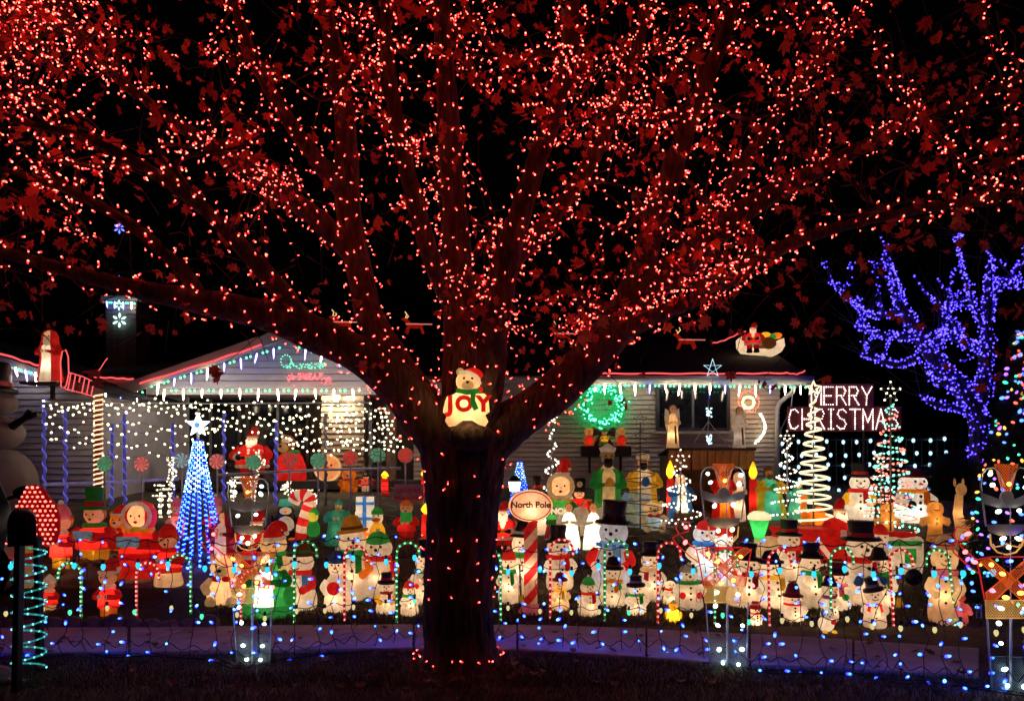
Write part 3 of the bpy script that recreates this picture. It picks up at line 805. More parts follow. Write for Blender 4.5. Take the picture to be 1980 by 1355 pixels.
    for sx in (-1, 1):
        if armup and sx == 1: pts = [(R * .75, -.02, B * .52), (R * 1.15, -R * .3, B * .56), (R * 1.25, -R * .4, B * .74)]
        else: pts = [(sx * R * .72, -.02, B * .56), (sx * R * .94, -R * .38, B * .45), (sx * R * .58, -R * .82, B * .38)]
        a = f.P('arm', G().tube([tuple(q) for q in spline(pts, 5)], [R * .24] * 6 + [R * .2] * 5, 10), am)
        f.P('mitten', G().ball(pts[-1], R * .24, 10, 7), GL(mitt, .3) if mitt else GL(body, .34), parent=a)
    if hk: hat(f, hk, B * .935, R * .60, H - B * .935, hc, hb, tilt, lit=(hc not in ('black', 'navy', 'maroon')))
    if broom:
        br = f.P('broom', G().tube([(R * 1.05, -R * .5, .02), (R * 1.0, -R * .6, B * .8)], .012, 6), GL('brown'))
        f.P('bristles', G().lathe([(R * .1, 0), (R * .28, .01), (R * .2, B * .12), (.02, B * .2)], 10, c=(R * 1.05, -R * .5, 0)), GL('yellow'), parent=br)
    if p > 0:
        f.L(B * random.uniform(.2, .4), p, col, y=-R * random.uniform(.1, .4), x=R * random.uniform(-.15, .15)); f.L(B * .80, p * .48, col)  # second lamp added in the head to even out brightness
    if extra: extra(f, B, R)
    return f

def robed(px, top, base, label, robe='white', cloak=None, skin='skin', head='hair', hc='brown', w=None, hold=None, p=.8, col=WARM, rz=0,
          cat='figure', name='nativity_figure', group=None, Y=None, wings=False, kneel=False, beard=None, sash=None, hs=1.0):
    f = Fig(name, label, cat, px, top, base, group, rz, Y, w)
    H, R = f.H, f.R; sy = .75
    hz = H * (.87 if head != 'hat' else .84); hr = H * .085 * hs
    prof = [(R * .9, 0), (R * 1.0, .01), (R * .93, H * .10), (R * .80, H * .30), (R * .72, H * .48), (R * .78, H * .60), (R * .74, H * .68), (R * .45, H * .74), (hr * .6, H * .775), (hr * .55, hz - hr * .8)]
    if kneel: prof = [(R * .9, 0), (R, .01), (R * 1.0, H * .15), (R * .85, H * .35), (R * .70, H * .55), (R * .66, H * .66), (R * .4, H * .74), (hr * .6, H * .775), (hr * .55, hz - hr * .8)]
    f.P('robe', G().lathe(prof, 20, sy=sy), GL(robe))
    if cloak:
        f.P('cloak', G().lathe([(r * 1.06 + .006, z) for r, z in prof[:-2]], 18, sy=sy, a0=math.radians(-62), a1=math.radians(242)), GL(cloak))
    h = f.P('head', G().ball((0, -.01, hz), (hr * .86, hr * .95, hr * 1.08), 14, 10), GL(skin))
    for sx in (-1, 1): f.P('eye', G().ball((sx * hr * .34, -hr * .88 - .01, hz + hr * .12), hr * .12, 6, 5), PL('black'), parent=h)
    f.P('nose', G().ball((0, -hr * .98 - .01, hz - hr * .1), (hr * .12, hr * .16, hr * .18), 6, 5), GL(skin), parent=h)
    if beard: f.P('beard', G().ball((0, -hr * .62 - .01, hz - hr * .72), (hr * .68, hr * .5, hr * .72), 10, 8), GL(beard) if beard != 'black' else PL('black'), parent=h)
    if head == 'hair': f.P('hair', G().ball((0, hr * .22, hz + hr * .18), (hr * 1.0, hr * 1.0, hr * 1.12), 14, 10), GL(hc), parent=h)
    elif head == 'hood': f.P('hood', G().lathe([(hr * 1.5, hz - hr * 1.7), (hr * 1.22, hz - hr * .6), (hr * 1.15, hz + hr * .3), (hr * .8, hz + hr * .95), (0, hz + hr * 1.3)], 16, a0=math.radians(-58), a1=math.radians(238)), GL(hc), parent=h)
    elif head == 'crown':
        f.P('hair', G().ball((0, hr * .25, hz + hr * .1), (hr * 1.0, hr * .95, hr * 1.1), 14, 10), PL('brown'), parent=h)
        c = f.P('crown', G().lathe([(hr * .85, hz + hr * .55), (hr * 1.0, hz + hr * .8), (hr * 1.12, hz + hr * 1.15), (hr * .7, hz + hr * 1.3), (hr * .3, hz + hr * 1.6), (0, hz + hr * 1.75)], 14), GL(hc), parent=h)
    elif head == 'turban': f.P('turban', G().ball((0, 0, hz + hr * .75), (hr * 1.15, hr * 1.1, hr * .65), 14, 8), GL(hc), parent=h)
    elif head == 'hat':
        hat(f, 'cone', hz + hr * .6, hr * .95, H - hz - hr * .6, hc)
    for sx in (-1, 1):
        pts = [(sx * R * .62, 0, H * .70), (sx * R * .92, -R * .3, H * .56), (sx * R * .18, -R * .85, H * .56 + .02)]
        a = f.P('arm', G().tube([tuple(q) for q in spline(pts, 5)], [R * .22] * 6 + [R * .19, R * .17, R * .15, R * .12, R * .1], 10), GL(cloak or robe))
        f.P('hand', G().ball(pts[-1], R * .14, 8, 6), GL(skin), parent=a)
    if hold: f.P('gift', G().ball((0, -R * 1.0, H * .60), (R * .24, R * .2, R * .28), 10, 8), GL(hold))
    if sash: f.P('sash', G().prism([(R * .1, H * .5), (R * .3, H * .5), (R * .42, H * .12), (R * .2, H * .12)], -R * .82 * sy - .02, -R * .82 * sy + .03, .004), GL(sash))
    if wings:
        for sx in (-1, 1):
            pl = [(sx * x * R, z * H) for x, z in ((.2, .72), (.55, .86), (1.05, .90), (1.15, .72), (1.0, .5), (.7, .36), (.35, .5))]
            f.P('wing', G().prism(pl if sx > 0 else pl[::-1], R * .5, R * .62, .008), GL('white'))
    f.L(H * .30, p, col); f.L(H * .64, p * .22, col); f.L(hz, p * .12, col)
    return f

def santa(px, top, base, label, w=None, bl=1.0, p=.9, Y=None, rz=0, group=None, coat='red', sack=False, base_c=None, col=WARM, seated=False, hatc='red', name='santa_figure', face='skin'):
    f = Fig(name, label, 'santa', px, top, base, group, rz, Y, w); H, R = f.H, f.R; sy = .8
    z0 = 0
    if not seated:
        for sx in (-1, 1):
            l = f.P('leg', G().tube([(sx * R * .38, 0, H * .12), (sx * R * .40, 0, H * .34)], [R * .30, R * .34], 12), GL(coat))
            f.P('boot', G().lathe([(R * .1, 0), (R * .32, .004), (R * .34, H * .05), (R * .28, H * .10), (R * .30, H * .13)], 12, c=(sx * R * .38, -R * .08, 0), sy=1.3), PL('black'))
    else:
        for sx in (-1, 1):
            f.P('leg', G().tube([(sx * R * .3, 0, H * .22), (sx * R * .5, -R * .9, H * .2), (sx * R * .5, -R * 1.1, .03)], [R * .34, R * .30, R * .24], 12), GL(coat))
    zc = H * (.26 if not seated else .1)
    coatp = [(R * .80, zc), (R * .92, zc + .02), (R * .98, zc + H * .09), (R * .97, H * .42), (R * .88, H * .52), (R * .80, H * .60), (R * .52, H * .665), (R * .3, H * .69)]
    f.P('coat', G().lathe(coatp, 20, sy=sy), GL(coat))
    f.P('coat_fur', G().tube([(x * 1, y, z) for x, y, z in [(R * .90 * math.cos(a), R * .90 * sy * math.sin(a), zc + .01) for a in [i * .393 for i in range(16)]]], R * .11, 8, closed=True), GL('white'))
    b = f.P('belt', G().lathe([(R * .99, H * .40), (R * 1.0, H * .45)], 20, sy=sy), PL('black'))
    f.P('buckle', G().box((0, -R * sy - .008, H * .425), (R * .3, .012, H * .055)), GL('yellow'), False, parent=b)
    hz = H * .755; hr = H * .095
    h = f.P('head', G().ball((0, -.01, hz), (hr, hr * .95, hr * 1.05), 14, 10), GL(face))
    for sx in (-1, 1): f.P('eye', G().ball((sx * hr * .33, -hr * .92 - .01, hz + hr * .18), hr * .12, 6, 5), PL('black'), parent=h)
    f.P('nose', G().ball((0, -hr * 1.0 - .015, hz - hr * .05), hr * .2, 8, 6), GL('pink'), parent=h)
    bd = G()
    for x, z, r in ((0, -.85, .8), (-.55, -.6, .55), (.55, -.6, .55), (0, -1.5, .75), (-.5, -1.3, .6), (.5, -1.3, .6), (-.82, -.1, .36), (.82, -.1, .36), (0, -2.1 * bl, .62), (-.3, -1.9 * bl, .5), (.3, -1.9 * bl, .5), (0, -2.6 * bl, .4)):
        bd.ball((x * hr, -hr * .6 - .02 + abs(x) * hr * .3 + min(0, (z + .85)) * R * .22, hz + z * hr), r * hr, 10, 7)
    f.P('beard', bd, GL('white', .75 if p > 1 else .45), parent=h)
    hat(f, 'santa', hz + hr * .62, hr * .92, H - hz - hr * .62, hatc)
    for sx in (-1, 1):
        pts = [(sx * R * .70, 0, H * .60), (sx * R * 1.05, -R * .25, H * .47), (sx * R * .62, -R * .85, H * .44)]
        a = f.P('arm', G().tube([tuple(q) for q in spline(pts, 5)], [R * .23] * 7 + [R * .2] * 4, 10), GL(coat, .2))
        f.P('cuff', G().ball(pts[-1], R * .23, 10, 7), GL('white'), parent=a)
        f.P('glove', G().ball((pts[-1][0] * .75, pts[-1][1] * 1.15, pts[-1][2] - .005), R * .18, 10, 7), PL('black'), parent=a)
    if sack: f.P('sack', G().ball((R * 1.0, R * .3, H * .48), (R * .5, R * .45, H * .2), 12, 9), GL('green'))
    f.L(H * .38, p, col); f.L(H * .76, p * .25, col)
    f.L(H * .6, p * .5, col, y=-R * 1.3) if False else None
    return f

def child(px, top, base, label, coat='red', hatk='beanie', hc='green', scarf='green', trousers='yellow', w=None, p=.7, hold=None, Y=None, rz=0, group='plastic carol singers', skirt=False, hhf=.16, col=WARM, name='caroler_figure', hood=None):
    """a plain singing child in winter clothes"""
    f = Fig(name, label, 'figure', px, top, base, group, rz, Y, w); H, R = f.H, f.R; sy = .78
    B = H * (1 - hhf * .7)
    if skirt: f.P('skirt', G().lathe([(R * .9, 0), (R * 1.0, .01), (R * .96, B * .1), (R * .82, B * .25), (R * .70, B * .34)], 20, sy=sy), GL(trousers))
    else:
        for sx in (-1, 1):
            l = f.P('leg', G().tube([(sx * R * .36, 0, B * .05), (sx * R * .36, 0, B * .30)], [R * .30, R * .36], 12), GL(trousers))
            f.P('shoe', G().ball((sx * R * .38, -R * .15, B * .035), (R * .32, R * .45, B * .045), 10, 7), GL('brown'), parent=l)
    cp = [(R * .84, B * .24), (R * .90, B * .26), (R * .86, B * .36), (R * .80, B * .48), (R * .70, B * .56), (R * .45, B * .61), (R * .36, B * .63)]
    f.P('coat', G().lathe(cp, 20, sy=sy), GL(coat))
    f.P('scarf', G().lathe([(R * .50, B * .60), (R * .58, B * .62), (R * .55, B * .66), (R * .40, B * .68)], 18, sy=.9), GL(scarf))
    hz = B * .815; hr = B * .165
    h = f.P('head', G().ball((0, -.01, hz), (hr * .98, hr * .9, hr), 16, 12), GL('skin'))
    for sx in (-1, 1): f.P('eye', G().ball((sx * hr * .34, -hr * .86 - .01, hz + hr * .05), hr * .10, 6, 5), PL('black'), parent=h)
    f.P('nose', G().ball((0, -hr * .92 - .01, hz - hr * .12), hr * .09, 6, 5), GL('skin'), parent=h)
    f.P('mouth', G().ball((0, -hr * .80 - .012, hz - hr * .45), (hr * .16, hr * .08, hr * .12), 8, 6), GL('maroon'), parent=h)
    if hood:
        f.P('hood', G().lathe([(hr * 1.0, hz - hr * 1.0), (hr * 1.2, hz - hr * .4), (hr * 1.22, hz + hr * .3), (hr * .9, hz + hr * .95), (0, hz + hr * 1.28)], 18, a0=math.radians(-50), a1=math.radians(230)), GL(hood), parent=h)
        f.P('hood_fur', G().tube([(hr * 1.1 * math.cos(t), -hr * .72, hz + hr * 1.06 * math.sin(t)) for t in [i * .393 for i in range(16)]], hr * .17, 8, closed=True), GL('white'), parent=h)
    else:
        f.P('hair', G().ball((0, hr * .2, hz + hr * .14), (hr * 1.04, hr * .95, hr * 1.02), 14, 10), GL('brown'), parent=h)
        if hatk: hat(f, hatk, hz + hr * .55, hr * .92, H - hz - hr * .55, hc, 'red', lit=True)
    for sx in (-1, 1):
        pts = [(sx * R * .66, 0, B * .55), (sx * R * .98, -R * .3, B * .45), (sx * R * .3, -R * .9, B * .47)]
        a = f.P('arm', G().tube([tuple(q) for q in spline(pts, 5)], [R * .25] * 6 + [R * .22] * 5, 10), GL(coat))
        f.P('mitten', G().ball(pts[-1], R * .2, 8, 6), GL('white'), parent=a)
    if hold == 'book': f.P('songbook', G().box((0, -R * 1.05, B * .50), (R * .9, .02, B * .13)), GL('ltblue'), False)
    f.L(B * .38, p * 1.4, col); f.L(hz, p * .6, col)
    if not skirt: f.L(B * .17, p * .15, col)
    return f

def toy_soldier(px, top, base, label, w=None, p=.7, Y=None, group='lit toy soldiers'):
    f = Fig('toy_soldier_figure', label, 'toy soldier', px, top, base, group, 0, Y, w); H, R = f.H, f.R
    for sx in (-1, 1):
        l = f.P('leg', G().tube([(sx * R * .36, 0, H * .03), (sx * R * .36, 0, H * .36)], [R * .28, R * .34], 12), GL('white'))
        f.P('boot', G().ball((sx * R * .36, -R * .12, H * .03), (R * .3, R * .42, H * .035), 10, 7), PL('black'), parent=l)
    f.P('coat', G().lathe([(R * .78, H * .33), (R * .82, H * .36), (R * .74, H * .46), (R * .84, H * .58), (R * .6, H * .65), (R * .3, H * .67)], 18, sy=.8), GL('red'))
    f.P('belt', G().lathe([(R * .78, H * .43), (R * .775, H * .46)], 18, sy=.82), GL('white'))
    for sx in (-1, 1):
        f.P('cross_strap', G().tube([(sx * R * .55, -R * .52, H * .62), (-sx * R * .4, -R * .62, H * .46)], R * .09, 6), GL('white'))
        a = f.P('arm', G().tube([(sx * R * .82, 0, H * .61), (sx * R * .98, -.01, H * .50), (sx * R * .92, -.03, H * .38)], [R * .26, R * .24, R * .2], 10), GL('red'))
        f.P('epaulette', G().ball((sx * R * .84, 0, H * .635), (R * .3, R * .26, R * .12), 10, 6), GL('yellow'), parent=a)
        f.P('hand', G().ball((sx * R * .92, -.035, H * .355), R * .18, 8, 6), GL('white'), parent=a)
    hz = H * .735
    h = f.P('head', G().ball((0, 0, hz), (R * .46, R * .44, H * .075), 14, 10), GL('skin'))
    for sx in (-1, 1): f.P('eye', G().ball((sx * R * .16, -R * .42, hz + H * .012), R * .06, 6, 5), PL('black'), parent=h)
    f.P('moustache', G().tube([(-R * .22, -R * .40, hz - H * .03), (0, -R * .45, hz - H * .02), (R * .22, -R * .40, hz - H * .03)], [.003, R * .06, .003], 6), PL('brown'), parent=h)
    o = f.P('shako', G().lathe([(R * .3, hz + H * .03), (R * .56, hz + H * .035), (R * .52, hz + H * .08), (R * .60, H * .97), (R * .5, H), (0, H)], 16), PL('black'))
    f.P('shako_badge', G().ball((0, -R * .56, H * .90), (R * .26, R * .06, H * .05), 10, 7), GL('cream'), parent=o)
    f.L(H * .5, p); f.L(H * .2, p * .25); f.L(hz, p * .2)
    return f

def bear(px, top, base, label, w=None, bow='red', body='cream', p=.8, vest=None, Y=None, group='lit plastic bears', hatk=None):
    f = Fig('bear_figure', label, 'bear', px, top, base, group, 0, Y, w); H, R = f.H, f.R
    B = H
    f.P('body', G().lathe([(R * .6, 0), (R * .9, .012), (R, B * .14), (R * .93, B * .30), (R * .74, B * .46), (R * .56, B * .54)], 20, sy=.85), GL(vest or body))
    hd = [(R * .56, B * .54), (R * .76, B * .62), (R * .82, B * .73), (R * .74, B * .85), (R * .48, B * .94), (0, B * .97)]
    h = f.P('head', G().lathe(hd, 20, sy=.85), GL(body))
    for sx in (-1, 1):
        e_ = f.P('ear', G().ball((sx * R * .62, 0, B * .91), (R * .27, R * .14, R * .27), 12, 8), GL(body), parent=h)
        f.P('eye', G().ball((sx * R * .28, -R * .62, B * .78), R * .07, 8, 6), PL('black'), parent=h)
        a = f.P('arm', G().tube([(sx * R * .72, -.02, B * .46), (sx * R * .98, -R * .4, B * .34), (sx * R * .7, -R * .8, B * .28)], [R * .26, R * .26, R * .2], 10), GL(body))
        f.P('foot', G().ball((sx * R * .55, -R * .72, B * .07), (R * .3, R * .28, R * .3), 10, 8), GL(body))
    f.P('muzzle', G().ball((0, -R * .66, B * .67), (R * .34, R * .3, R * .28), 12, 8), GL('cream'), parent=h)
    f.P('nose', G().ball((0, -R * .95, B * .705), (R * .13, R * .08, R * .09), 8, 6), PL('black'), parent=h)
    for sx in (-1, 1): f.P('bow', G().ball((sx * R * .26, -R * .66, B * .53), (R * .25, R * .1, R * .16), 10, 7), GL(bow))
    if hatk: hat(f, hatk, B * .90, R * .58, H * .2, 'red')
    f.L(B * .24, p); f.L(B * .74, p * .4)
    return f

def gingerbread(px, top, base, label, w, Y=None, rz=0, scarf=None):
    f = Fig('gingerbread_man', label, 'gingerbread', px, top, base, 'lit gingerbread men', rz, Y, w); H, R = f.H, f.R
    ol = [(.12, 0), (.42, .0), (.52, .06), (.42, .36), (.46, .46), (.86, .40), (1.0, .48), (.92, .60), (.52, .64), (.40, .68), (.52, .76), (.50, .88), (.34, .97), (.0, 1.0)]
    pl = [(x * R, z * H) for x, z in ol] + [(-x * R, z * H) for x, z in ol[::-1][1:]] + [(0, H * .08)]
    b = f.P('body', G().prism(pl, -R * .22, R * .22, R * .10), GL('ginger', .16))
    for sx in (-1, 1): f.P('eye', G().ball((sx * R * .18, -R * .23, H * .88), R * .06, 8, 6), GL('white'), parent=b)
    f.P('mouth', G().tube([(x, -R * .235, z) for x, _, z in arc(0, H * .84, R * .24, 205, 335, 8, rz=H * .05)], R * .035, 5), GL('red'), parent=b)
    for z in (.58, .48): f.P('button', G().ball((0, -R * .23, z * H), R * .08, 8, 6), GL('white'), parent=b)
    for sx in (-1, 1):
        f.P('icing', G().tube([(sx * R * .20, -R * .23, H * .12), (sx * R * .47, -R * .23, H * .14)], R * .04, 5), GL('white'), parent=b)
        f.P('icing', G().tube([(sx * R * .80, -R * .23, H * .44), (sx * R * .82, -R * .23, H * .60)], R * .04, 5), GL('white'), parent=b)
    f.L(H * .55, .55); f.L(H * .85, .25)
    return f

def candle(px, top, base, label, w, Y=None):
    f = Fig('candle_figure', label, 'candle', px, top, base, 'tall lit plastic candles', 0, Y, w); H, R = f.H, f.R
    f.P('base', G().lathe([(R * 1.2, 0), (R * 1.25, .03), (R * 1.1, H * .08), (R * .9, H * .1)], 16), GL('red'))
    f.P('stem', G().lathe([(R * .9, H * .1), (R * .85, H * .4), (R * .85, H * .66), (R * .7, H * .70), (R * .4, H * .70)], 16), GL('red', .2))
    f.P('flame', G().lathe([(R * .35, H * .70), (R * .85, H * .76), (R * .95, H * .82), (R * .6, H * .91), (R * .2, H * .98), (0, H)], 14), glow('flame', (1.0, .62, .04), .75))
    f.L(H * .82, .35, (1, .8, .4)); f.L(H * .35, .5)
    return f

def cane(px, base, top, col, lean=0.0, side=1, label='', w=44):
    """a stake of lit candy-cane tube with its hook"""
    f = Fig('candy_cane_light', label, 'candy cane', px, top, base, 'lit candy cane stakes along the pavement', 0, None, w); H = f.H; r = w / 2 / f.k
    pts = [(0, 0, 0), (0, 0, H * .3), (0, 0, H - r)] + [(side * (r - r * math.cos(t)), 0, H - r + r * math.sin(t)) for t in [math.pi * i / 9 for i in range(1, 10)]] + [(side * 2 * r, 0, H - r * 1.5)]
    pts = [(x + lean * z, y, z) for x, y, z in pts]
    dc = {'red': (.60, .02, .03), 'green': (.03, .30, .10)}[col]
    f.P('tube', G().tube(pts, .012, 8), glow('cane_' + col, dc, .32))
    n = 30; A = [Vector(p) for p in pts]; Ls = [0]
    for i in range(1, len(A)): Ls.append(Ls[-1] + (A[i] - A[i - 1]).length)
    bp = []; st = G()
    for k in range(19):
        s = (k + .5) / 19 * Ls[-1]; i = max(j for j in range(len(Ls) - 1) if Ls[j] <= s); t = (s - Ls[i]) / (Ls[i + 1] - Ls[i])
        q = A[i].lerp(A[i + 1], t); bp.append(q + Vector((0, -.012, 0)))
        d = (A[i + 1] - A[i]).normalized()
        st.tube([q - d * .012, q + d * .012], .0135, 8)
    f.P('stripes', st, glow('cane_stripe_' + col, (.75, .6, .6) if col == 'red' else (.5, .75, .6), .25)).__setitem__('kind', 'stuff')
    gb = G(); bulbs(gb, bp, .008, .010)
    f.P('bulbs', gb, emis('cane_' + col, (1.0, .30, .30) if col == 'red' else (.25, 1.0, .6), 2.6)).__setitem__('kind', 'stuff')
    return f

def lollipop(px, py, base, col, label, Y, r=15):
    f = Fig('peppermint_lollipop', label, 'lollipop', px, py, base, 'peppermint lollipop stakes', 0, Y); k = f.k; rr = r / k; zc = f.H
    f.P('stick', G().tube([(0, 0, 0), (0, 0, zc - rr)], .014, 8), plain('lolly_stick', (.55, .55, .70), .5))
    c = {'red': 'red', 'green': 'teal', 'pink': 'pink', 'blue': 'ltblue'}[col]
    d = f.P('candy', G().lathe([(0, -.025), (rr * .8, -.022), (rr, -.008), (rr, .008), (rr * .8, .022), (0, .025)], 22), GL('grey', .14))
    d.rotation_euler = (math.pi / 2, 0, 0); d.location = (0, 0, zc)
    for i in range(9):
        a = 2 * math.pi * i / 9; pl = []
        for s in range(6): q = s / 5; t = a + q * .55; pl.append((q * rr * .94 * math.cos(t), zc + q * rr * .94 * math.sin(t)))
        for s in range(5, 0, -1): q = s / 5; t = a + q * .55 + .36; pl.append((q * rr * .94 * math.cos(t), zc + q * rr * .94 * math.sin(t)))
        o = f.P('swirl', G().prism(pl, -.032, -.018), GL(c, .45), False)
    return f

def spiral_tree(px, top, base, w, turns, label, kind, Y=None, star=True, name='spiral_tree_light', tubec=None, rt=None):
    f = Fig(name, label, 'light tree', px, top, base, 'spiral trees of rope and string light', 0, Y, w); H, R = f.H, f.R
    pole = plain('pole_metal', (.30, .27, .25), .5, metal=.6)
    f.P('pole', G().tube([(0, 0, 0), (0, 0, H * .96)], .012 if kind != 'unlit' else .009, 8), pole)
    n = int(turns * 20); pts = []
    for i in range(n + 1):
        t = i / n; a = 2 * math.pi * turns * t; r = R * (1 - t) ** .8 + R * .10
        pts.append((r * math.cos(a), r * math.sin(a), H * (.03 + .88 * t)))
    if kind == 'rope': f.P('rope_light', G().tube(pts, .016, 7), emis('rope_cream', (1.0, .80, .46), 1.35))
    else: f.P('spiral_wire', G().tube(pts, .007 if kind == 'unlit' else .005, 5), pole)
    if kind == 'bulbs':
        L = 0; nx = 0; A = {'white': [], 'red': [], 'green': []}; c = 0
        for i in range(n):
            L += (Vector(pts[i + 1]) - Vector(pts[i])).length
            if L > nx: 
                nx = L + .046; k = tubec[(c // (1 if len(tubec) == 1 else 6)) % len(tubec)]; A[k].append(Vector(pts[i])); c += 1
        for k, q in A.items():
            if q:
                gb = G(); bulbs(gb, q, .017, .021)
                f.P(k + '_bulbs', gb, {'white': emis('tree_white', (1, .88, .72), 3.2), 'red': emis('tree_red', (1, .16, .10), 3.0), 'green': emis('tree_green', (.2, 1, .65), 2.4)}[k]).__setitem__('kind', 'stuff')
    if star:
        sr = R * .42 if kind != 'unlit' else R * .3
        sp = [(0 + sr * (1 if i % 2 == 0 else .42) * math.sin(i * math.pi / 5), 0, H - sr * .2 + sr * (1 if i % 2 == 0 else .42) * math.cos(i * math.pi / 5)) for i in range(10)]
        if kind == 'rope': f.P('star', G().tube(sp, .016, 6, closed=True), emis('rope_cream', (1, .8, .46), 1.35))
        else:
            f.P('star', G().tube(sp, .006, 5, closed=True), pole)
            if kind == 'bulbs':
                gb = G(); bulbs(gb, sp, .016, .02); f.P('star_bulbs', gb, emis('star_warm', (1, .85, .6), 2.2)).__setitem__('kind', 'stuff')
    return f
# ================================================================== the crowd of lit figures, left of the tree
child(183, 940, 1086, 'large lit figure in red coat with green top hat and green scarf', 'red', 'top', 'green', 'green', 'yellow', w=78, p=1.8, hold='book', hhf=.30)
child(272, 962, 1112, 'large lit figure in red hooded robe trimmed with white fur', 'red', None, None, 'yellow', 'red', w=92, p=2.8, hold='book', skirt=True, hhf=.06, hood='red')
child(118, 968, 1104, 'lit figure in red top and yellow trousers behind the mailbox', 'red', 'beanie', 'pink', 'white', 'yellow', w=46, p=1.3)
child(326, 1006, 1130, 'tan lit figure with red hat and dark red mittens, bed side', 'red', 'beanie', 'red', 'red', 'cream', w=56, p=1.1, skirt=True)
child(210, 1080, 1196, 'small figure in red coat at the front of the planting bed', 'red', 'santa', 'red', 'white', 'orange', w=46, p=.45)
child(96, 1106, 1182, 'little figure with red jacket beside the mailbox post', 'red', 'cone', 'white', 'white', 'cream', w=34, p=.35)
bear(232, 985, 1060, 'orange bear in white cap between the two large red figures', w=46, body='orange', bow='red', p=.7, hatk='santa')
# tan drum with red and yellow stripes at the frame edge
f = Fig('striped_drum', 'tan plastic drum with red and yellow bands at left edge', 'drum', 20, 1040, 1138, None, 0, None, 92)
H, R = f.H, f.R
for z0, z1, c in ((0, .22, 'cream'), (.22, .32, 'red'), (.32, .55, 'cream'), (.55, .74, 'red'), (.74, .92, 'yellow'), (.92, 1.0, 'cream')):
    k = lambda z: R * (.80 + .22 * math.sin(math.pi * min(1, z * 1.02)))
    f.P('drum_band', G().lathe([(k(z0), z0 * H), (k((z0 + z1) / 2), (z0 + z1) / 2 * H), (k(z1), z1 * H)] + ([(0, H)] if z1 == 1.0 else []), 22), GL(c))
for x in (.35, .55):
    f.P('ring', G().tube([(R * x + R * .10 * math.cos(t * .6), -R * .84, H * .14 + R * .13 * math.sin(t * .6)) for t in range(11)], R * .03, 6, closed=True), GL('red'))
f.L(H * .5, .7)
# figures behind the blue light tree
child(343, 958, 1040, 'pink and white figure left of the blue light tree', 'pink', 'beanie', 'pink', 'pink', 'pink', w=36, p=.5)
child(417, 955, 1042, 'pink figure with round pink cheeks right of the blue light tree', 'red', 'beanie', 'pink', 'pink', 'red', w=40, p=.6)
robed(432, 985, 1090, 'peach gnome in dark red pointed hood left of first wire soldier', 'cream', 'maroon', head='hood', hc='maroon', w=56, p=.5, cat='gnome', name='gnome_figure')
santa(497, 985, 1105, 'large santa face and red hat behind the first wire soldier', w=78, p=1.0)
snowman(532, 1008, 1135, 'round figure in red santa hat with white brim behind first wire soldier', w=72, hk='santa', hc='red', hh=.22, scarf='green', body='cream', p=.8, group='tall lit snowmen')
f = robed(518, 1070, 1186, 'glaring white bearded santa in green hooded robe on green base', 'white', 'green', head='hood', hc='green', beard='white', w=88, p=6.5, col=(1, .9, .75), name='santa_figure', cat='santa', hs=1.5)
f.P('base', G().lathe([(f.R * 1.15, -.05), (f.R * 1.2, .02), (f.R * 1.1, f.H * .16), (f.R * .9, f.H * .18)], 20, sy=.8), GL('green', .3))
f.P('sack', G().ball((f.R * 1.05, -f.R * .3, f.H * .34), (f.R * .3, f.R * .3, f.H * .16), 12, 9), GL('green', .35))
bear(437, 1068, 1164, 'tan teddy bear with red bow left of the glaring santa', w=72, bow='red', p=.8)
# penguin-like caped figure
f = Fig('penguin_figure', 'black and white penguin with mint hat by the porch steps', 'penguin', 552, 962, 1040, None, .3, None, 52)
H, R = f.H, f.R
f.P('body', G().lathe([(R * .6, 0), (R * .95, .01), (R, H * .2), (R * .85, H * .45), (R * .62, H * .62), (R * .60, H * .72), (R * .4, H * .82), (0, H * .86)], 18, sy=.8), PL('black'))
f.P('belly', G().ball((0, -R * .42, H * .33), (R * .66, R * .42, H * .26), 14, 10), GL('white', .3))
f.P('face', G().ball((0, -R * .34, H * .70), (R * .44, R * .28, H * .10), 12, 8), GL('white', .3))
f.P('beak', G().tube([(0, -R * .55, H * .69), (0, -R * .95, H * .67)], [R * .13, .004], 8), GL('orange', .3))
for sx in (-1, 1):
    f.P('wing', G().ball((sx * R * .95, 0, H * .42), (R * .16, R * .4, H * .2), 10, 8), PL('black'))
    f.P('foot', G().ball((sx * R * .4, -R * .5, .012), (R * .3, R * .4, .018), 10, 6), GL('orange', .3))
f.P('hat', G().lathe([(R * .5, H * .82), (R * .44, H * .9), (R * .40, H * .99), (0, H)], 14), GL('teal', .35))
# elf on a candy cane
f = Fig('candy_cane_figure', 'fat red and white candy cane with green elf clinging to it', 'candy cane', 594, 952, 1040, None, 0, None, 46)
H = f.H; k = f.k
pts = spline([(-.10, 0, 0), (-.06, 0, H * .3), (0, 0, H * .62), (.04, 0, H * .82), (-.02, 0, H * .95), (-.14, 0, H * .93), (-.19, 0, H * .80)], 6)
N_ = len(pts); step = 3
for i in range(0, N_ - 1, step):
    f.P('cane_stripe', G().tube([tuple(q) for q in pts[i:i + step + 1]], .085, 14, caps=(i == 0 or i + step >= N_ - 1)), GL('red' if (i // step) % 2 == 0 else 'white', .28))
e1 = f.P('elf_body', G().lathe([(.05, .04), (.09, .08), (.09, H * .28), (.05, H * .42)], 12, c=(.10, -.06, 0)), GL('green', .3))
f.P('elf_head', G().ball((.10, -.08, H * .50), .075, 12, 9), glow('elf_face', (.8, .75, .15), .4), parent=e1)
f.P('elf_cap', G().lathe([(.08, H * .54), (.06, H * .62), (0, H * .72)], 12, c=(.11, -.06, 0)), GL('green', .3), parent=e1)
f.L(H * .3, .3); f.L(H * .7, .3)
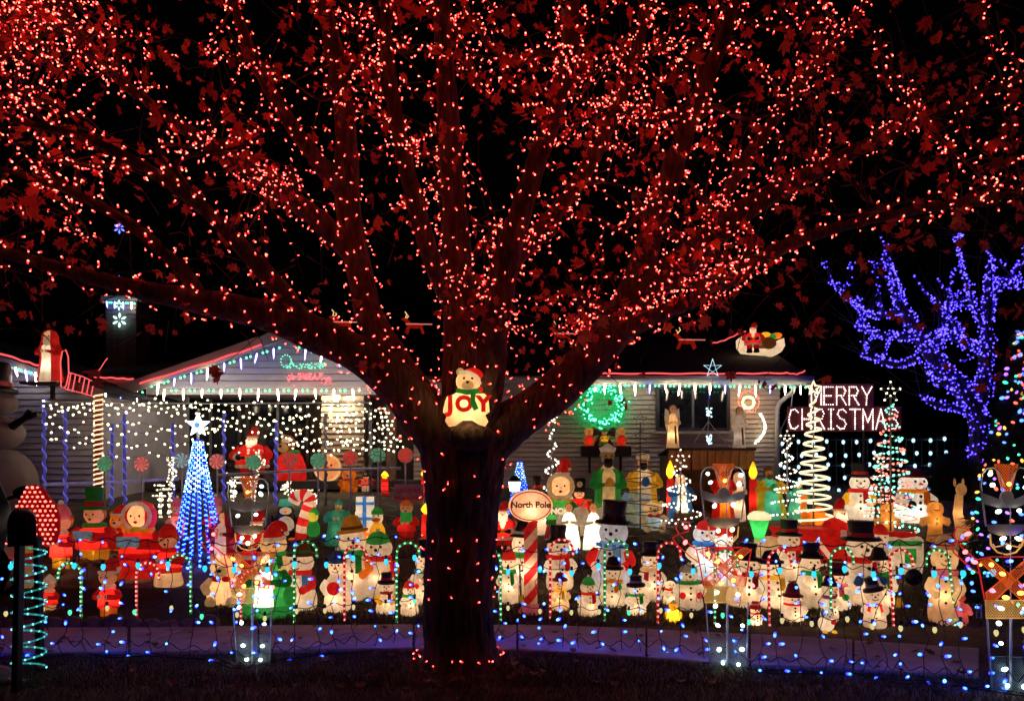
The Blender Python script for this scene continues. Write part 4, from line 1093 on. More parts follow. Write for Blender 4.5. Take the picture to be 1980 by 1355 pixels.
snowman(580, 1040, 1176, 'snowman in red and blue sweater lettered LET IT SNOW', w=74, hk='bowler', hc='brown', hb='green', hh=.20, scarf='red', tail=False, buttons=2, vest='blue', arms='red', mitt='red', p=.8, nose='black',
        extra=lambda f, B, R: [shift(t, (0, -R * .74, z)) and f.P('lettering', t, GL('white', .5), False) for t, z in ((text_geo('LET IT', .045, .001), B * .53), (text_geo('SNOW', .05, .001), B * .46))])
snowman(653, 1058, 1180, 'snowman in dark cap grinning and hugging a peppermint swirl', w=60, hk='beanie', hc='navy', hh=.14, scarf=None, buttons=2, p=.7,
        extra=lambda f, B, R: [f.P('peppermint', G().lathe([(0, -.02), (R * .42, -.015), (R * .48, 0), (R * .42, .015), (0, .02)], 18, c=(0, 0, 0)), GL('red', .3)).__setattr__('matrix_basis', Matrix.Translation((0, -R * 1.0, B * .46)) @ Matrix.Rotation(math.pi / 2, 4, 'X'))])
snowman(676, 992, 1158, 'tall snowman in mustard yellow cap and green scarf, orange sleeves', w=80, hk='bowler', hc='gold', hb='brown', hh=.17, scarf='green', arms='orange', mitt='orange', nose='black', p=1.3, tilt=-.15, group='tall lit snowmen')
snowman(732, 1022, 1152, 'tan snowman with green knit cap and red shawl near the trunk', w=82, hk='beanie', hc='green', hh=.12, scarf='red', tail=False, arms='red', nose='black', buttons=0, p=.45, group='tall lit snowmen')
snowman(746, 1104, 1184, 'small snowman in black top hat with long maroon scarf near trunk', w=42, scarf='maroon', mitt='yellow', arms='yellow', buttons=0, p=.42)
snowman(815, 1040, 1166, 'snowman half hidden behind the left of the trunk', w=50, hk='top', hb='navy', scarf='green', arms='white', mitt='red', p=.9, group='tall lit snowmen')
snowman(792, 1118, 1188, 'smallest snowman in red cap and green scarf left of trunk', w=38, hk='beanie', hc='red', scarf='green', hh=.14, p=.35, tail=False)
candle(826, 968, 1046, 'white candle with bright white flame left of the trunk', 26)
robed(655, 962, 1052, 'gnome in mint green hood with tan beard by the porch', 'teal', 'teal', head='hat', hc='teal', w=50, beard='tan', p=.5, cat='gnome', name='gnome_figure')
# stack of blue and white presents
f = Fig('present_stack', 'two white presents with blue ribbons stacked by the porch', 'presents', 706, 958, 1046, None, .1, None, 36); H = f.H; R = f.R
for z0, z1, s, rb in ((0, .34, 1.0, 'orange'), (.34, .68, .98, 'blue'), (.68, 1.0, .9, 'blue')):
    b = f.P('present', G().box((0, 0, (z0 + z1) / 2 * H), (2 * R * s, 1.6 * R * s, (z1 - z0) * H * .97)), GL('white', .5), False)
    f.P('ribbon', G().box((0, 0, (z0 + z1) / 2 * H), (2 * R * s * .22, 1.6 * R * s + .012, (z1 - z0) * H * .975)), GL(rb, .5), False, parent=b)
    f.P('ribbon', G().box((0, 0, (z0 + z1) / 2 * H + .01), (2 * R * s + .012, 1.6 * R * s + .008, (z1 - z0) * H * .2)), GL(rb, .5), False, parent=b)
# duck figure
f = Fig('duck_figure', 'duck with green cap and broad orange bill beside the presents', 'duck', 729, 978, 1048, None, 0, None, 34); H, R = f.H, f.R
f.P('body', G().lathe([(R * .6, 0), (R, H * .15), (R * .9, H * .4), (R * .5, H * .58)], 16), GL('yellow'))
f.P('head', G().lathe([(R * .5, H * .56), (R * .7, H * .66), (R * .7, H * .76), (R * .5, H * .86)], 16), GL('white'))
f.P('bill', G().ball((0, -R * .75, H * .66), (R * .5, R * .5, H * .06), 12, 8), GL('orange'))
for sx in (-1, 1): f.P('eye', G().ball((sx * R * .25, -R * .62, H * .77), R * .1, 6, 5), PL('black'))
f.P('cap', G().lathe([(R * .74, H * .80), (R * .7, H * .88), (R * .4, H * .97), (0, H)], 14), GL('green'))
f.L(H * .3, .3); f.L(H * .7, .12)
child(786, 955, 1044, 'elf in red holding up a green present under the workshop sign', 'red', 'cone', 'orange', 'green', 'red', w=42, p=.5, group=None,
      name='elf_figure').P('present', G().box((.02, -.17, .34), (.14, .10, .12)), GL('green', .35), False)
# workshop sign
f = Fig('workshop_sign', "grey board sign reading SANTA'S WORKSHOP on a post", 'sign', 791, 934, 1046, None, 0, None, 56); H = f.H
f.P('board', G().box((0, 0, H - 19 / f.k), (56 / f.k, .03, 38 / f.k)), plain('sign_board', (.42, .36, .46), .7), False)
f.P('post', G().box((0, .03, H * .4), (.04, .03, H * .8)), plain('sign_post', (.3, .25, .2), .7), False)
f.P('lettering', shift(text_geo("SANTA'S", .088, .002), (0, -.018, H - 13 / f.k)), PL('red'), False)
f.P('lettering', shift(text_geo('WORKSHOP', .075, .002), (0, -.018, H - 27 / f.k)), PL('red'), False)

# ---------------- porch row
DK = 13.4
santa(488, 826, 920, 'big santa with long white beard standing on the porch', w=66, p=2.4, Y=14.6)
f = Fig('reindeer_figure', 'brown reindeer bust in red cape on the porch', 'reindeer', 562, 838, 945, None, 0, 14.5, 62); H, R = f.H, f.R
f.P('cape', G().lathe([(R * .9, 0), (R, H * .05), (R * .95, H * .3), (R * .75, H * .5), (R * .5, H * .62)], 18, sy=.7), GL('red', .2))
h = f.P('head', G().ball((-R * .12, -R * .2, H * .78), (R * .48, R * .5, H * .19), 14, 10), GL('brown', .25))
f.P('muzzle', G().ball((-R * .3, -R * .55, H * .70), (R * .36, R * .34, H * .10), 12, 8), GL('tan', .25), parent=h)
f.P('eye_patch', G().ball((-R * .12, -R * .62, H * .84), (R * .26, R * .1, H * .06), 10, 7), GL('white', .3), parent=h)
f.P('nose', G().ball((-R * .38, -R * .86, H * .73), R * .1, 8, 6), PL('black'), parent=h)
f.P('scarf', G().lathe([(R * .52, H * .57), (R * .62, H * .60), (R * .5, H * .65)], 16, sy=.8), GL('green', .25))
for sx in (-1, 1): f.P('antler', G().tube([(sx * R * .3, 0, H * .94), (sx * R * .6, 0, H * 1.02), (sx * R * .8, 0, H * 1.12)], [.02, .015, .008], 6), GL('tan'), parent=h)
f.L(H * .3, .8); f.L(H * .78, .2)
# round cookie face
f = Fig('cookie_face', 'round glowing cookie disc with face on the porch', 'cookie', 634, 880, 938, None, 0, 14.3, 54); H, R = f.H, f.R
o = f.P('disc', G().lathe([(0, -.06), (R * .85, -.05), (R, 0), (R * .85, .05), (0, .06)], 26), glow('cookie', (.75, .42, .22), .45)); o.rotation_euler = (math.pi / 2, 0, 0); o.location = (0, 0, H / 2)
f.P('rim', G().tube([(R * .9 * math.cos(t * .25), -.06, H / 2 + R * .9 * math.sin(t * .25)) for t in range(25)], .018, 6, closed=True), GL('cream', .4))
f.P('nose', G().ball((0, -.08, H / 2), R * .16, 10, 7), GL('red', .4))
for sx in (-1, 1): f.P('eye', G().ball((sx * R * .3, -.07, H * .62), R * .08, 8, 6), PL('black'))
f.P('foot', G().box((0, .05, .02), (R * .8, .14, .04)), PL('brown'), False)
# orange bear bottle, red soldier
bear(675, 905, 962, 'orange bear with red bow at the right end of the porch', w=34, body='orange', bow='red', p=.5, Y=14.2)
toy_soldier(708, 912, 968, 'small red toy soldier by the porch post', w=26, p=.4, Y=14.1)
candle(744, 910, 968, 'pale yellow candle lamp beside the tan porch post', 16, Y=13.6)
candle(821, 905, 965, 'yellow flame candle partly behind the left side of trunk', 15, Y=13.4)

# ================================================================== right of the tree
snowman(1003, 1003, 1150, 'snowman in black bowler and green scarf behind the sign pole', w=60, hk='bowler', hb='white', hh=.19, scarf='green', nose='black', p=.9, group='tall lit snowmen')
santa(972, 968, 1064, 'santa in red peeping from behind the right of the trunk', w=52, p=1.2)
snowman(986, 1056, 1165, 'snowman in red cap with green scarf right beside the trunk', w=48, hk='beanie', hc='red', hh=.13, scarf='green', p=.6, broom=True)
# north pole sign
f = Fig('north_pole_sign', 'oval glowing sign reading North Pole on red striped pole', 'sign', 1026, 944, 1182, None, 0, None, 86); H = f.H; k = f.k; R = f.R
zc = H - 31 / k; rz_h = 31 / k
o = f.P('oval_panel', G().lathe([(0, -.05), (R * .86, -.045), (R * .97, -.02), (R, 0), (R * .97, .02), (R * .86, .045), (0, .05)], 36, sy=rz_h / R), glow('sign_face', (.92, .72, .58), .30)); o.rotation_euler = (math.pi / 2, 0, 0); o.location = (0, 0, zc)
f.P('red_border', G().tube([(R * .89 * math.cos(t * math.pi / 20), -.047, zc + rz_h * .88 * math.sin(t * math.pi / 20)) for t in range(40)], .006, 6, closed=True), GL('red', .15))
f.P('lettering', shift(text_geo('North Pole', .088, .003, depth=.004), (0, -.052, zc + .01)), PL('maroon'), False)
for i in range(8):
    z0 = (zc - rz_h) * i / 8; z1 = (zc - rz_h) * (i + 1) / 8
    pr = 13 / k
    gg = G(); nn = 18
    for row in range(2):
        for q in range(nn):
            a = 2 * math.pi * q / nn; gg.v.append((pr * math.cos(a), pr * math.sin(a), max(0, min(zc - rz_h * .9, (z0 if row == 0 else z1) + .08 * math.cos(a)))))
    gg.f = [(q, (q + 1) % nn, nn + (q + 1) % nn, nn + q) for q in range(nn)]
    f.P('pole_stripe', gg, GL('red' if i % 2 else 'cream', .12))
f.P('base', G().lathe([(24 / k, 0), (24 / k, .02), (15 / k, .09), (13 / k, .10)], 18), GL('pink', .12))
f.L(zc - .04, .35, WARM); f.L(H * .35, .45, (1, .66, .5))
# carriage lantern on a post
f = Fig('post_lantern', 'white glass carriage lantern on a grey post beside the trunk', 'lantern', 995, 916, 1040, None, 0, None, 24); H = f.H; k = f.k
f.P('post', G().tube([(0, 0, 0), (0, 0, H - 32 / k)], .03, 8), plain('grey_post', (.3, .3, .32), .6))
f.P('glass', G().lathe([(9 / k, H - 32 / k), (12 / k, H - 14 / k), (11 / k, H - 12 / k)], 6), emis('lantern_glass', (1, .97, .9), 2.2), False)
f.P('cap', G().lathe([(14 / k, H - 13 / k), (12 / k, H - 8 / k), (5 / k, H - 3 / k), (0, H)], 10), PL('black'))
snowman(1040, 918, 1032, 'little snowman in black top hat above the north pole sign', w=40, scarf='red', p=.6)
child(1083, 908, 1044, 'carol singer in yellow hood with green sheet lettered NOEL', 'green', None, None, 'yellow', 'maroon', w=62, p=1.0, hood='yellow', hhf=.06, skirt=True).P('lettering', shift(text_geo('NOEL', .11, .004), (0, -.285, .42)), GL('white', .5), False)
snowman(1088, 884, 1026, 'thin snowman head in red hat behind the yellow hooded singer', w=44, hk='santa', hc='red', hh=.18, scarf='red', p=.6)
toy_soldier(1120, 922, 1040, 'toy soldier in tall black hat beside the green robed king', w=44, p=.9)
robed(1100, 968, 1060, 'dazzling white kneeling angel left of the grey snowman', 'white', None, head='hair', w=44, p=3.2, wings=True, kneel=True, col=(1, .88, .62), name='angel_figure', cat='angel', group='white kneeling angels')
robed(1147, 968, 1062, 'dazzling white kneeling angel touching the grey snowman hat', 'white', None, head='hair', w=40, p=3.0, wings=True, kneel=True, col=(1, .88, .62), name='angel_figure', cat='angel', group='white kneeling angels')
snowman(1180, 964, 1146, 'big pale blue snowman in tall black hat and checked scarf', w=92, hk='top', hb=None, hh=.22, scarf='ltblue', arms='red', mitt='white', nose='black', buttons=1, p=.9, col=(.62, .72, 1.0), group='tall lit snowmen',
        extra=lambda f, B, R: [f.P('scarf_check', G().box((R * .74 * math.cos(a), R * .74 * .82 * math.sin(a), B * .65), (R * .16, R * .10, B * .045), Matrix.Rotation(a + math.pi / 2, 3, 'Z')), GL('blue', .3), False) for a in [math.radians(200 + 28 * i) for i in range(6)]])
snowman(1083, 1012, 1138, 'plump snowman in black top hat with red scarf by sign pole', w=64, hb=None, scarf='red', p=.9, nose='black', buttons=2, group='tall lit snowmen', tilt=.08)
snowman(1083, 1103, 1178, 'small yellowish snowman in red hat in front of plump one', w=40, hk='bowler', hc='maroon', hh=.2, scarf='yellow', body='cream', p=.4)
snowman(1138, 1110, 1188, 'small snowman in green knit cap with red scarf and patches', w=46, hk='beanie', hc='green', hh=.15, scarf='red', p=.45, buttons=2, bc='green')
snowman(1184, 1072, 1170, 'snowman in black hat with orange scarf and green waistcoat', w=54, hk='bowler', hc='black', hb='brown', scarf='orange', vest='green', p=.6)
snowman(1256, 1044, 1160, 'snowman in battered black hat and maroon waistcoat', w=58, hb=None, scarf='cream', vest='maroon', tail=False, p=.7, hh=.2)
snowman(1231, 1110, 1186, 'small snowman in black hat and green bow, front of waistcoat one', w=46, hb='grey', scarf='green', p=.4, nose='black')
snowman(1296, 1108, 1166, 'little tan snowman with red scarf and no hat', w=32, hk=None, scarf='red', tail=False, p=.3, buttons=1)
# little lit chick lantern
f = Fig('lit_chick', 'tiny glowing yellow chick in grass by red candy cane', 'chick', 1302, 1158, 1200, None, 0, None, 30); H, R = f.H, f.R
f.P('body', G().lathe([(R * .5, 0), (R, H * .2), (R * .95, H * .42), (R * .55, H * .6)], 14), GL('yellow', .8))
f.P('head', G().ball((0, 0, H * .74), R * .6, 12, 9), GL('yellow', .5))
f.P('beak', G().tube([(0, -R * .5, H * .72), (0, -R * .85, H * .7)], [R * .14, .003], 6), GL('orange', .3))
f.P('cap', G().lathe([(R * .5, H * .86), (R * .3, H * .95), (0, H * 1.05)], 10), GL('grey'))
for sx in (-1, 1): f.P('wing', G().ball((sx * R * .95, 0, H * .34), (R * .2, R * .4, H * .16), 8, 6), GL('yellow', .4))
f.L(H * .35, .4, (1, .85, .4))
snowman(1332, 1086, 1176, 'snowman in green scarf holding a red ornament', w=62, hk='beanie', hc='grey', hh=.10, scarf='green', tail=False, mitt='red', p=.5, nose='black')
snowman(1366, 1000, 1118, 'bright blue lit snowman with red earmuffs and blue scarf', w=76, hk='beanie', hc='red', hh=.10, scarf='blue', p=1.9, col=(.78, .88, 1.0), buttons=2, group='tall lit snowmen')
snowman(1398, 1012, 1130, 'bright white snowman behind the second wire soldier', w=60, hk='beanie', hc='red', hh=.10, scarf='red', p=1.2, col=(.9, .93, 1.0), group='tall lit snowmen')
snowman(1436, 1046, 1170, 'tan snowman in black top hat right of second wire soldier', w=74, hb=None, scarf='maroon', p=.7, group='tall lit snowmen')
# green street lamp figure
f = Fig('green_lamp_post', 'green glowing lantern with white snow top on white post', 'lamp', 1468, 986, 1118, None, 0, None, 46); H = f.H; k = f.k
f.P('snow_top', G().lathe([(22 / k, H - 16 / k), (23 / k, H - 10 / k), (18 / k, H - 4 / k), (10 / k, H), (0, H)], 12), GL('white', .6))
f.P('lantern', G().lathe([(9 / k, H - 54 / k), (20 / k, H - 17 / k), (22 / k, H - 16 / k)], 8), glow('lantern_green', (.05, .62, .16), .55), False)
f.P('post', G().lathe([(13 / k, 0), (13 / k, .02), (10 / k, .06), (10 / k, H - 54 / k)], 12), GL('cream', .2))
f.P('lettering', shift(text_geo('SANTA', .07, .002), (0, -10.5 / k, H * .20)), PL('black'), False)
f.L(H - 35 / k, .35, (.9, 1, .8)); f.L(H * .2, .2)
snowman(1524, 1002, 1118, 'snowman engine driver in red banded black hat, red cheeks', w=64, hb='red', scarf='red', p=.9, group='tall lit snowmen')
# toy train behind him
f = Fig('toy_train', 'white and red plastic toy train carrying a snowman driver', 'train', 1545, 1020, 1098, None, 0, 9.2, 130); H, R = f.H, f.R
f.r.location.z = gz(9.2) - .01
f.P('boiler', G().tube([(-R * .9, .1, H * .5), (R * .1, .1, H * .5)], .13, 16), GL('cream', .25))
f.P('cab', G().box((R * .45, .1, H * .55), (R * .7, .34, H * .7)), GL('red', .2), False)
f.P('roof', G().box((R * .45, .1, H * .94), (R * .86, .42, H * .08)), GL('red', .2), False)
f.P('funnel', G().lathe([(.05, 0), (.05, .12), (.09, .2)], 12, c=(-R * .6, .1, H * .6)), GL('red', .2))
for x in (-.65, -.15, .4):
    wl_ = f.P('wheel', G().lathe([(.02, -.02), (.10, -.02), (.11, 0), (.10, .02), (.02, .02)], 16), GL('red', .15)); wl_.rotation_euler = (math.pi / 2, 0, 0); wl_.location = (R * x, -.06, .11)
# seated santa with sleigh
santa(1622, 962, 1078, 'santa in red leaning from red sleigh behind the tall snowman', w=78, p=1.3, seated=True, rz=.4)
f = Fig('red_sleigh', 'red plastic sleigh with white runners under the seated santa', 'sleigh', 1590, 1020, 1090, None, 0, None, 130); H, R = f.H, f.R
pl = [(-R, H * .35), (-R * .8, H * .2), (R * .7, H * .2), (R, H * .5), (R * .9, H * 1.0), (R * .6, H * .8), (0, H * .62), (-R * .6, H * .62), (-R * .85, H * .9), (-R * 1.05, H * .8)]
f.P('body', G().prism(pl, -.12, .2, .02), GL('red', .22))
f.P('runner', G().tube([(-R * 1.15, -.14, H * .35), (-R * 1.0, -.14, H * .04), (R * .9, -.14, .02), (R * 1.05, -.14, H * .15)], .018, 8), GL('white', .35))
f.P('trim', G().tube([(-R * .3, -.14, H * .72), (R * .1, -.14, H * .25)], .03, 8), GL('white', .35))
# tall snowman
snowman(1664, 1004, 1166, 'tallest tan snowman with smile, red bow and blue mittens', w=92, hb='red', hh=.2, scarf='red', tail=True, mitt='navy', p=1.0, nose='black', buttons=3, group='tall lit snowmen', armup=False)
snowman(1697, 1008, 1130, 'snowman in red santa cap peeking behind the tallest snowman', w=52, hk='beanie', hc='red', hh=.1, scarf='white', p=.5, group='tall lit snowmen')
snowman(1492, 1060, 1172, 'snowman in navy cap with yellow scarf near green lamp', w=66, hk='bowler', hc='navy', hb='red', hh=.2, scarf='yellow', p=.6, nose='black')
snowman(1567, 1046, 1172, 'snowman in black top hat and green scarf holding a candy cane', w=62, hb=None, hh=.2, scarf='green', p=.55, nose='black')
snowman(1531, 1122, 1198, 'small tan snowman under a large maroon hat', w=52, hk='bowler', hc='maroon', hh=.38, scarf='red', tail=False, p=.35)
snowman(1616, 1084, 1176, 'snowman in dark red hat with pink scarf and green mitten', w=60, hk='top', hc='maroon', hb='black', hh=.22, scarf='pink', mitt='green', p=.5)
snowman(1604, 1108, 1200, 'snowman in purple scarf low behind the lit puppy', w=44, hk='bowler', hc='black', hb='purple', hh=.2, scarf='purple', tail=False, p=.25)
snowman(1692, 1113, 1212, 'small pale snowman in shiny black hat and red waistcoat', w=48, hb='grey', hh=.24, scarf=None, vest='red', p=.34, nose='black', tilt=-.2)
snowman(1706, 1054, 1172, 'snowman in dark floppy hat and green scarf with red ribbon', w=58, hk='bowler', hc='black', hb=None, hh=.17, scarf='green', p=.8, broom=True)
# puppy
f = Fig('puppy_figure', 'small lit white puppy with red bow on the front lawn', 'puppy', 1600, 1170, 1220, None, 0, None, 36); H, R = f.H, f.R
f.P('body', G().ball((0, .03, H * .32), (R * .85, R * .8, H * .32), 14, 10), GL('white', .5))
h = f.P('head', G().ball((-R * .1, -R * .3, H * .72), (R * .52, R * .5, H * .22), 12, 9), GL('white', .3))
for sx in (-1, 1):
    f.P('ear', G().ball((sx * R * .5 - R * .1, -R * .2, H * .78), (R * .18, R * .2, H * .18), 8, 6), GL('blue', .2), parent=h)
    f.P('paw', G().ball((sx * R * .5, -R * .6, H * .06), (R * .28, R * .35, H * .08), 8, 6), GL('yellow', .5))
    f.P('eye', G().ball((sx * R * .2 - R * .1, -R * .78, H * .76), R * .08, 6, 5), PL('black'), parent=h)
f.P('nose', G().ball((-R * .1, -R * .84, H * .68), R * .1, 6, 5), PL('black'), parent=h)
f.P('bow', G().ball((R * .4, -R * .6, H * .45), (R * .3, R * .15, H * .1), 8, 6), GL('red', .3))
# camper trailer
f = Fig('camper_figure', 'small white plastic camper with green window and black wheel', 'camper', 1738, 1026, 1126, None, 0, None, 78); H, R = f.H, f.R
pl = [(-R, H * .2), (R * .9, H * .2), (R, H * .4), (R, H * .85), (R * .85, H * .92), (-R * .8, H * .92), (-R, H * .7)]
b = f.P('body', G().prism(pl, -.12, .14, .02), GL('white', .16))
f.P('stripe', G().box((0, -.124, H * .80), (R * 1.7, .01, H * .10)), GL('green', .2), False, parent=b)
f.P('window', G().box((R * .3, -.124, H * .56), (R * .55, .012, H * .28)), GL('green', .3), False, parent=b)
wl_ = f.P('wheel', G().lathe([(.02, -.03), (.09, -.03), (.10, 0), (.09, .03), (.02, .03)], 18), PL('black')); wl_.rotation_euler = (math.pi / 2, 0, 0); wl_.location = (R * .45, -.12, H * .16)
f.P('snow_roof', G().ball((0, 0, H * .93), (R * .8, .12, H * .09), 14, 8), GL('red', .12))
f.P('leg', G().box((-R * .6, 0, H * .1), (.04, .1, H * .22)), PL('grey'), False)
f.L(H * .5, .35)
snowman(1461, 1160, 1206, 'tiny cream snowman in red striped hat in front of second soldier', w=28, hk='top', hc='red', hb='white', hh=.26, scarf='red', tail=False, p=.35)
snowman(1826, 1030, 1204, 'tall yellowish snowman at right holding a cane, pink scarf', w=66, hk='bowler', hc='cream', hb='red', hh=.12, scarf='pink', tail=False, body='cream', p=.9, buttons=3, group='tall lit snowmen')
snowman(1852, 1120, 1206, 'pale pink plain figure behind the tall yellowish snowman', w=46, hk=None, scarf=None, p=.35, body='pink', buttons=0)
gingerbread(1808, 968, 1046, 'gingerbread man standing alone near dark bush', 58)
gingerbread(1716, 972, 1044, 'gingerbread man behind the red and green spiral tree', 52)
# reindeer neck at far right
f = Fig('reindeer_figure', 'tan plastic reindeer with raised head in front of conifer', 'reindeer', 1854, 926, 1060, None, 0, 9.3, 46); H, R = f.H, f.R
f.P('body', G().ball((R * .9, .05, H * .36), (R * 1.0, R * .5, H * .16), 14, 10), GL('tan', .2))
f.P('neck', G().tube([(R * .3, 0, H * .38), (-R * .1, 0, H * .6), (R * .05, 0, H * .82)], [R * .5, R * .36, R * .3], 12), GL('tan', .25))
h = f.P('head', G().ball((-R * .05, -.06, H * .88), (R * .34, R * .6, H * .075), 12, 9), GL('tan', .25))
for sx in (-1, 1):
    f.P('ear', G().ball((sx * R * .35, 0, H * .96), (R * .12, R * .1, H * .05), 8, 6), GL('tan', .2), parent=h)
for x in (.3, 1.5):
    for y in (-.08, .12): f.P('leg', G().tube([(R * x, y, H * .3), (R * x, y, 0)], [R * .18, R * .1], 8), GL('tan', .15))
f.L(H * .6, .3); f.L(H * .36, .3, x=R * .9)
# back row by the fence
snowman(1660, 893, 1006, 'bright white snowman in black hat with red and yellow scarf', w=60, hb='red', hh=.22, scarf='red', p=1.9, arms='yellow', col=(1, .85, .6), Y=None, group='lit snowmen by the fence')
snowman(1764, 902, 1008, 'fat white snowman in orange scarf and blue waistcoat with red ribbon', w=80, hk='bowler', hc='maroon', hb=None, hh=.14, scarf='orange', vest='blue', arms='white', mitt='black', p=1.7, col=(1, .9, .8), group='lit snowmen by the fence')

# ---------------- nativity
robed(1175, 858, 1036, 'standing king in green cloak and pale turban holding a gift', 'cream', 'green', head='crown', hc='white', beard='black', w=64, p=1.2, hold='gold', group='nativity figures', skin='tan')
# kneeling camel
def camel(px, top, base, label, w, Y=None):
    f = Fig('camel_figure', label, 'camel', px, top, base, 'nativity figures', 0, Y, w); H, R = f.H, f.R
    f.P('body', G().ball((R * .2, 0, H * .28), (R * .8, R * .45, H * .24), 16, 10), GL('orange', .2))
    f.P('hump', G().ball((R * .3, 0, H * .50), (R * .34, R * .3, H * .14), 12, 8), GL('orange', .2))
    f.P('neck', G().tube([(-R * .45, 0, H * .28), (-R * .75, 0, H * .48), (-R * .62, 0, H * .82)], [R * .3, R * .22, R * .17], 12), GL('orange', .2))
    h = f.P('head', G().ball((-R * .74, -.03, H * .90), (R * .32, R * .2, H * .09), 12, 8), GL('orange', .2))
    for sx in (-1, 1):
        f.P('ear', G().ball((-R * .55, sx * R * .14, H * .98), (R * .07, R * .06, H * .05), 6, 5), GL('orange', .2), parent=h)
        f.P('leg', G().tube([(-R * .3, sx * R * .3, H * .16), (-R * .75, sx * R * .32, H * .06)], [R * .16, R * .10], 8), GL('orange', .15))
        f.P('leg', G().tube([(R * .7, sx * R * .3, H * .18), (R * .4, sx * R * .36, H * .05)], [R * .18, R * .10], 8), GL('orange', .15))
    f.L(H * .3, .3, x=R * .2)
camel(1207, 935, 1010, 'kneeling orange camel beside the green robed king', 58)
robed(1243, 872, 1014, 'bearded king in yellow robe behind the bare spiral tree', 'white', 'yellow', head='turban', hc='white', beard='black', w=66, p=1.1, group='nativity figures', skin='tan', hold='blue')
robed(1228, 925, 1016, 'kneeling shepherd in pale blue beside the yellow robed king', 'ltblue', None, head='turban', hc='white', w=50, p=.8, kneel=True, group='nativity figures')
bear(1262, 968, 1022, 'little tan lamb-shaped figure with blue saddle on the lawn edge', w=50, body='cream', bow='red', vest='ltblue', p=.6)
candle(1296, 888, 1004, 'tall red candle at the left side of the stable', 17)
candle(1456, 890, 1004, 'tall red candle at the right side of the stable', 17)
robed(1316, 912, 1008, 'praying mother in white robe with blue cloak at stable', 'white', 'blue', head='hood', hc='white', w=46, p=1.6, col=(1, .85, .6), group='nativity figures', kneel=True)
robed(1398, 892, 1008, 'bearded father in orange red robe inside the stable', 'orange', 'red', head='hair', beard='brown', w=44, p=1.1, group='nativity figures')
robed(1428, 908, 1006, 'small white shepherd at the right inside the stable', 'white', None, head='hood', hc='white', w=28, p=.9, group='nativity figures', kneel=True)
robed(1486, 900, 1002, 'seated king in teal and yellow robes by the right candle', 'teal', 'yellow', head='crown', hc='brown', beard='brown', w=62, p=1.2, col=(1, .95, .6), kneel=True, group='nativity figures', skin='tan', hold='green')
robed(1543, 925, 1006, 'shepherd in green robe behind the cream rope spiral', 'teal', None, head='hood', hc='teal', w=40, p=.5, group='nativity figures', kneel=True)
camel(1574, 955, 1016, 'resting orange donkey shape behind the cream rope spiral', 60)
# stable
f = Fig('nativity_stable', 'open wooden stable with plank roof around the nativity', 'stable', 1372, 866, 1000, None, 0, 11.6, 164); H, R = f.H, f.R; k = f.k
f.r.location.z = gz(11.6); H = W(0, 866, 11.6).z - gz(11.6)
wood = plain('stable_wood', (.16, .085, .035), .8, var=.4, scale=5, bump=.3, bscale=30)
pm = G().box((0, 0, 0), (.115, .025, H * .86)).mesh('plank', wood, False)
n = int(2 * R / .125)
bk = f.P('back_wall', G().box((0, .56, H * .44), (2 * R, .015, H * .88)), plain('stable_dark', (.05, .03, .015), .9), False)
for i in range(n): link('plank', pm, bk, (-R + .07 + i * .125, .535 + .006 * (i % 2), H * .44))
for sx in (-1, 1):
    sw = f.P('side_wall', G().box((sx * (R - .01), .28, H * .44), (.02, .56, H * .88)), wood, False)
    for i in range(4): f.P('plank', G().box((sx * (R - .03), .06 + .135 * i, H * .44), (.02, .12, H * .86)), wood, False, parent=sw)
    f.P('post', G().box((sx * (R - .03), -.03, H * .46), (.06, .06, H * .92)), wood, False)
rf = f.P('roof', G().add([(-R - .03, -.12, H - .03), (R + .03, -.12, H - .03), (R + .03, .6, H - .12), (-R - .03, .6, H - .12), (-R - .03, -.12, H), (R + .03, -.12, H), (R + .03, .6, H - .09), (-R - .03, .6, H - .09)], [(3, 2, 1, 0), (4, 5, 6, 7), (0, 1, 5, 4), (1, 2, 6, 5), (2, 3, 7, 6), (3, 0, 4, 7)]), darkw, False)
pv = G().add([(-.055, 0, 0), (.055, 0, 0), (.055, .03, -.30), (-.055, .03, -.30), (-.055, .012, 0), (.055, .012, 0), (.055, .042, -.30), (-.055, .042, -.30)], [(0, 1, 2, 3), (7, 6, 5, 4), (0, 4, 5, 1), (1, 5, 6, 2), (2, 6, 7, 3), (3, 7, 4, 0)]).mesh('plank', plain('stable_light_wood', (.30, .17, .07), .75, var=.4, scale=6), False)
for i in range(n + 1):
    o = link('plank', pv, rf, (-R + .06 + i * .122, -.09, H - .035)); o.rotation_euler = (0, random.gauss(0, .03), 0)
# manger log
f2 = Fig('manger', 'rough wooden manger with log legs before the stable', 'manger', 1338, 990, 1012, None, 0, None, 70)
f2.P('trough', G().tube([(-f2.R, 0, .10), (f2.R, 0, .12)], .065, 10), wood)
for x in (-.7, .7):
    f2.P('leg', G().tube([(f2.R * x, -.09, 0), (f2.R * x, .05, .2)], .018, 6), wood); f2.P('leg', G().tube([(f2.R * x, .09, 0), (f2.R * x, -.05, .2)], .018, 6), wood)
# angels on the stable roof
robed(1301, 780, 868, 'slim praying angel statue on left end of the stable roof', 'cream', None, head='hair', hc='brown', w=26, p=.42, Y=11.65, wings=True, name='angel_figure', cat='angel', group='angels on the stable roof', sash='brown')
robed(1430, 784, 870, 'slim praying angel statue on right end of the stable roof', 'white', None, head='hair', hc='brown', w=26, p=.12, Y=11.65, wings=True, name='angel_figure', cat='angel', group='angels on the stable roof', sash='brown', col=(1, .8, .8))
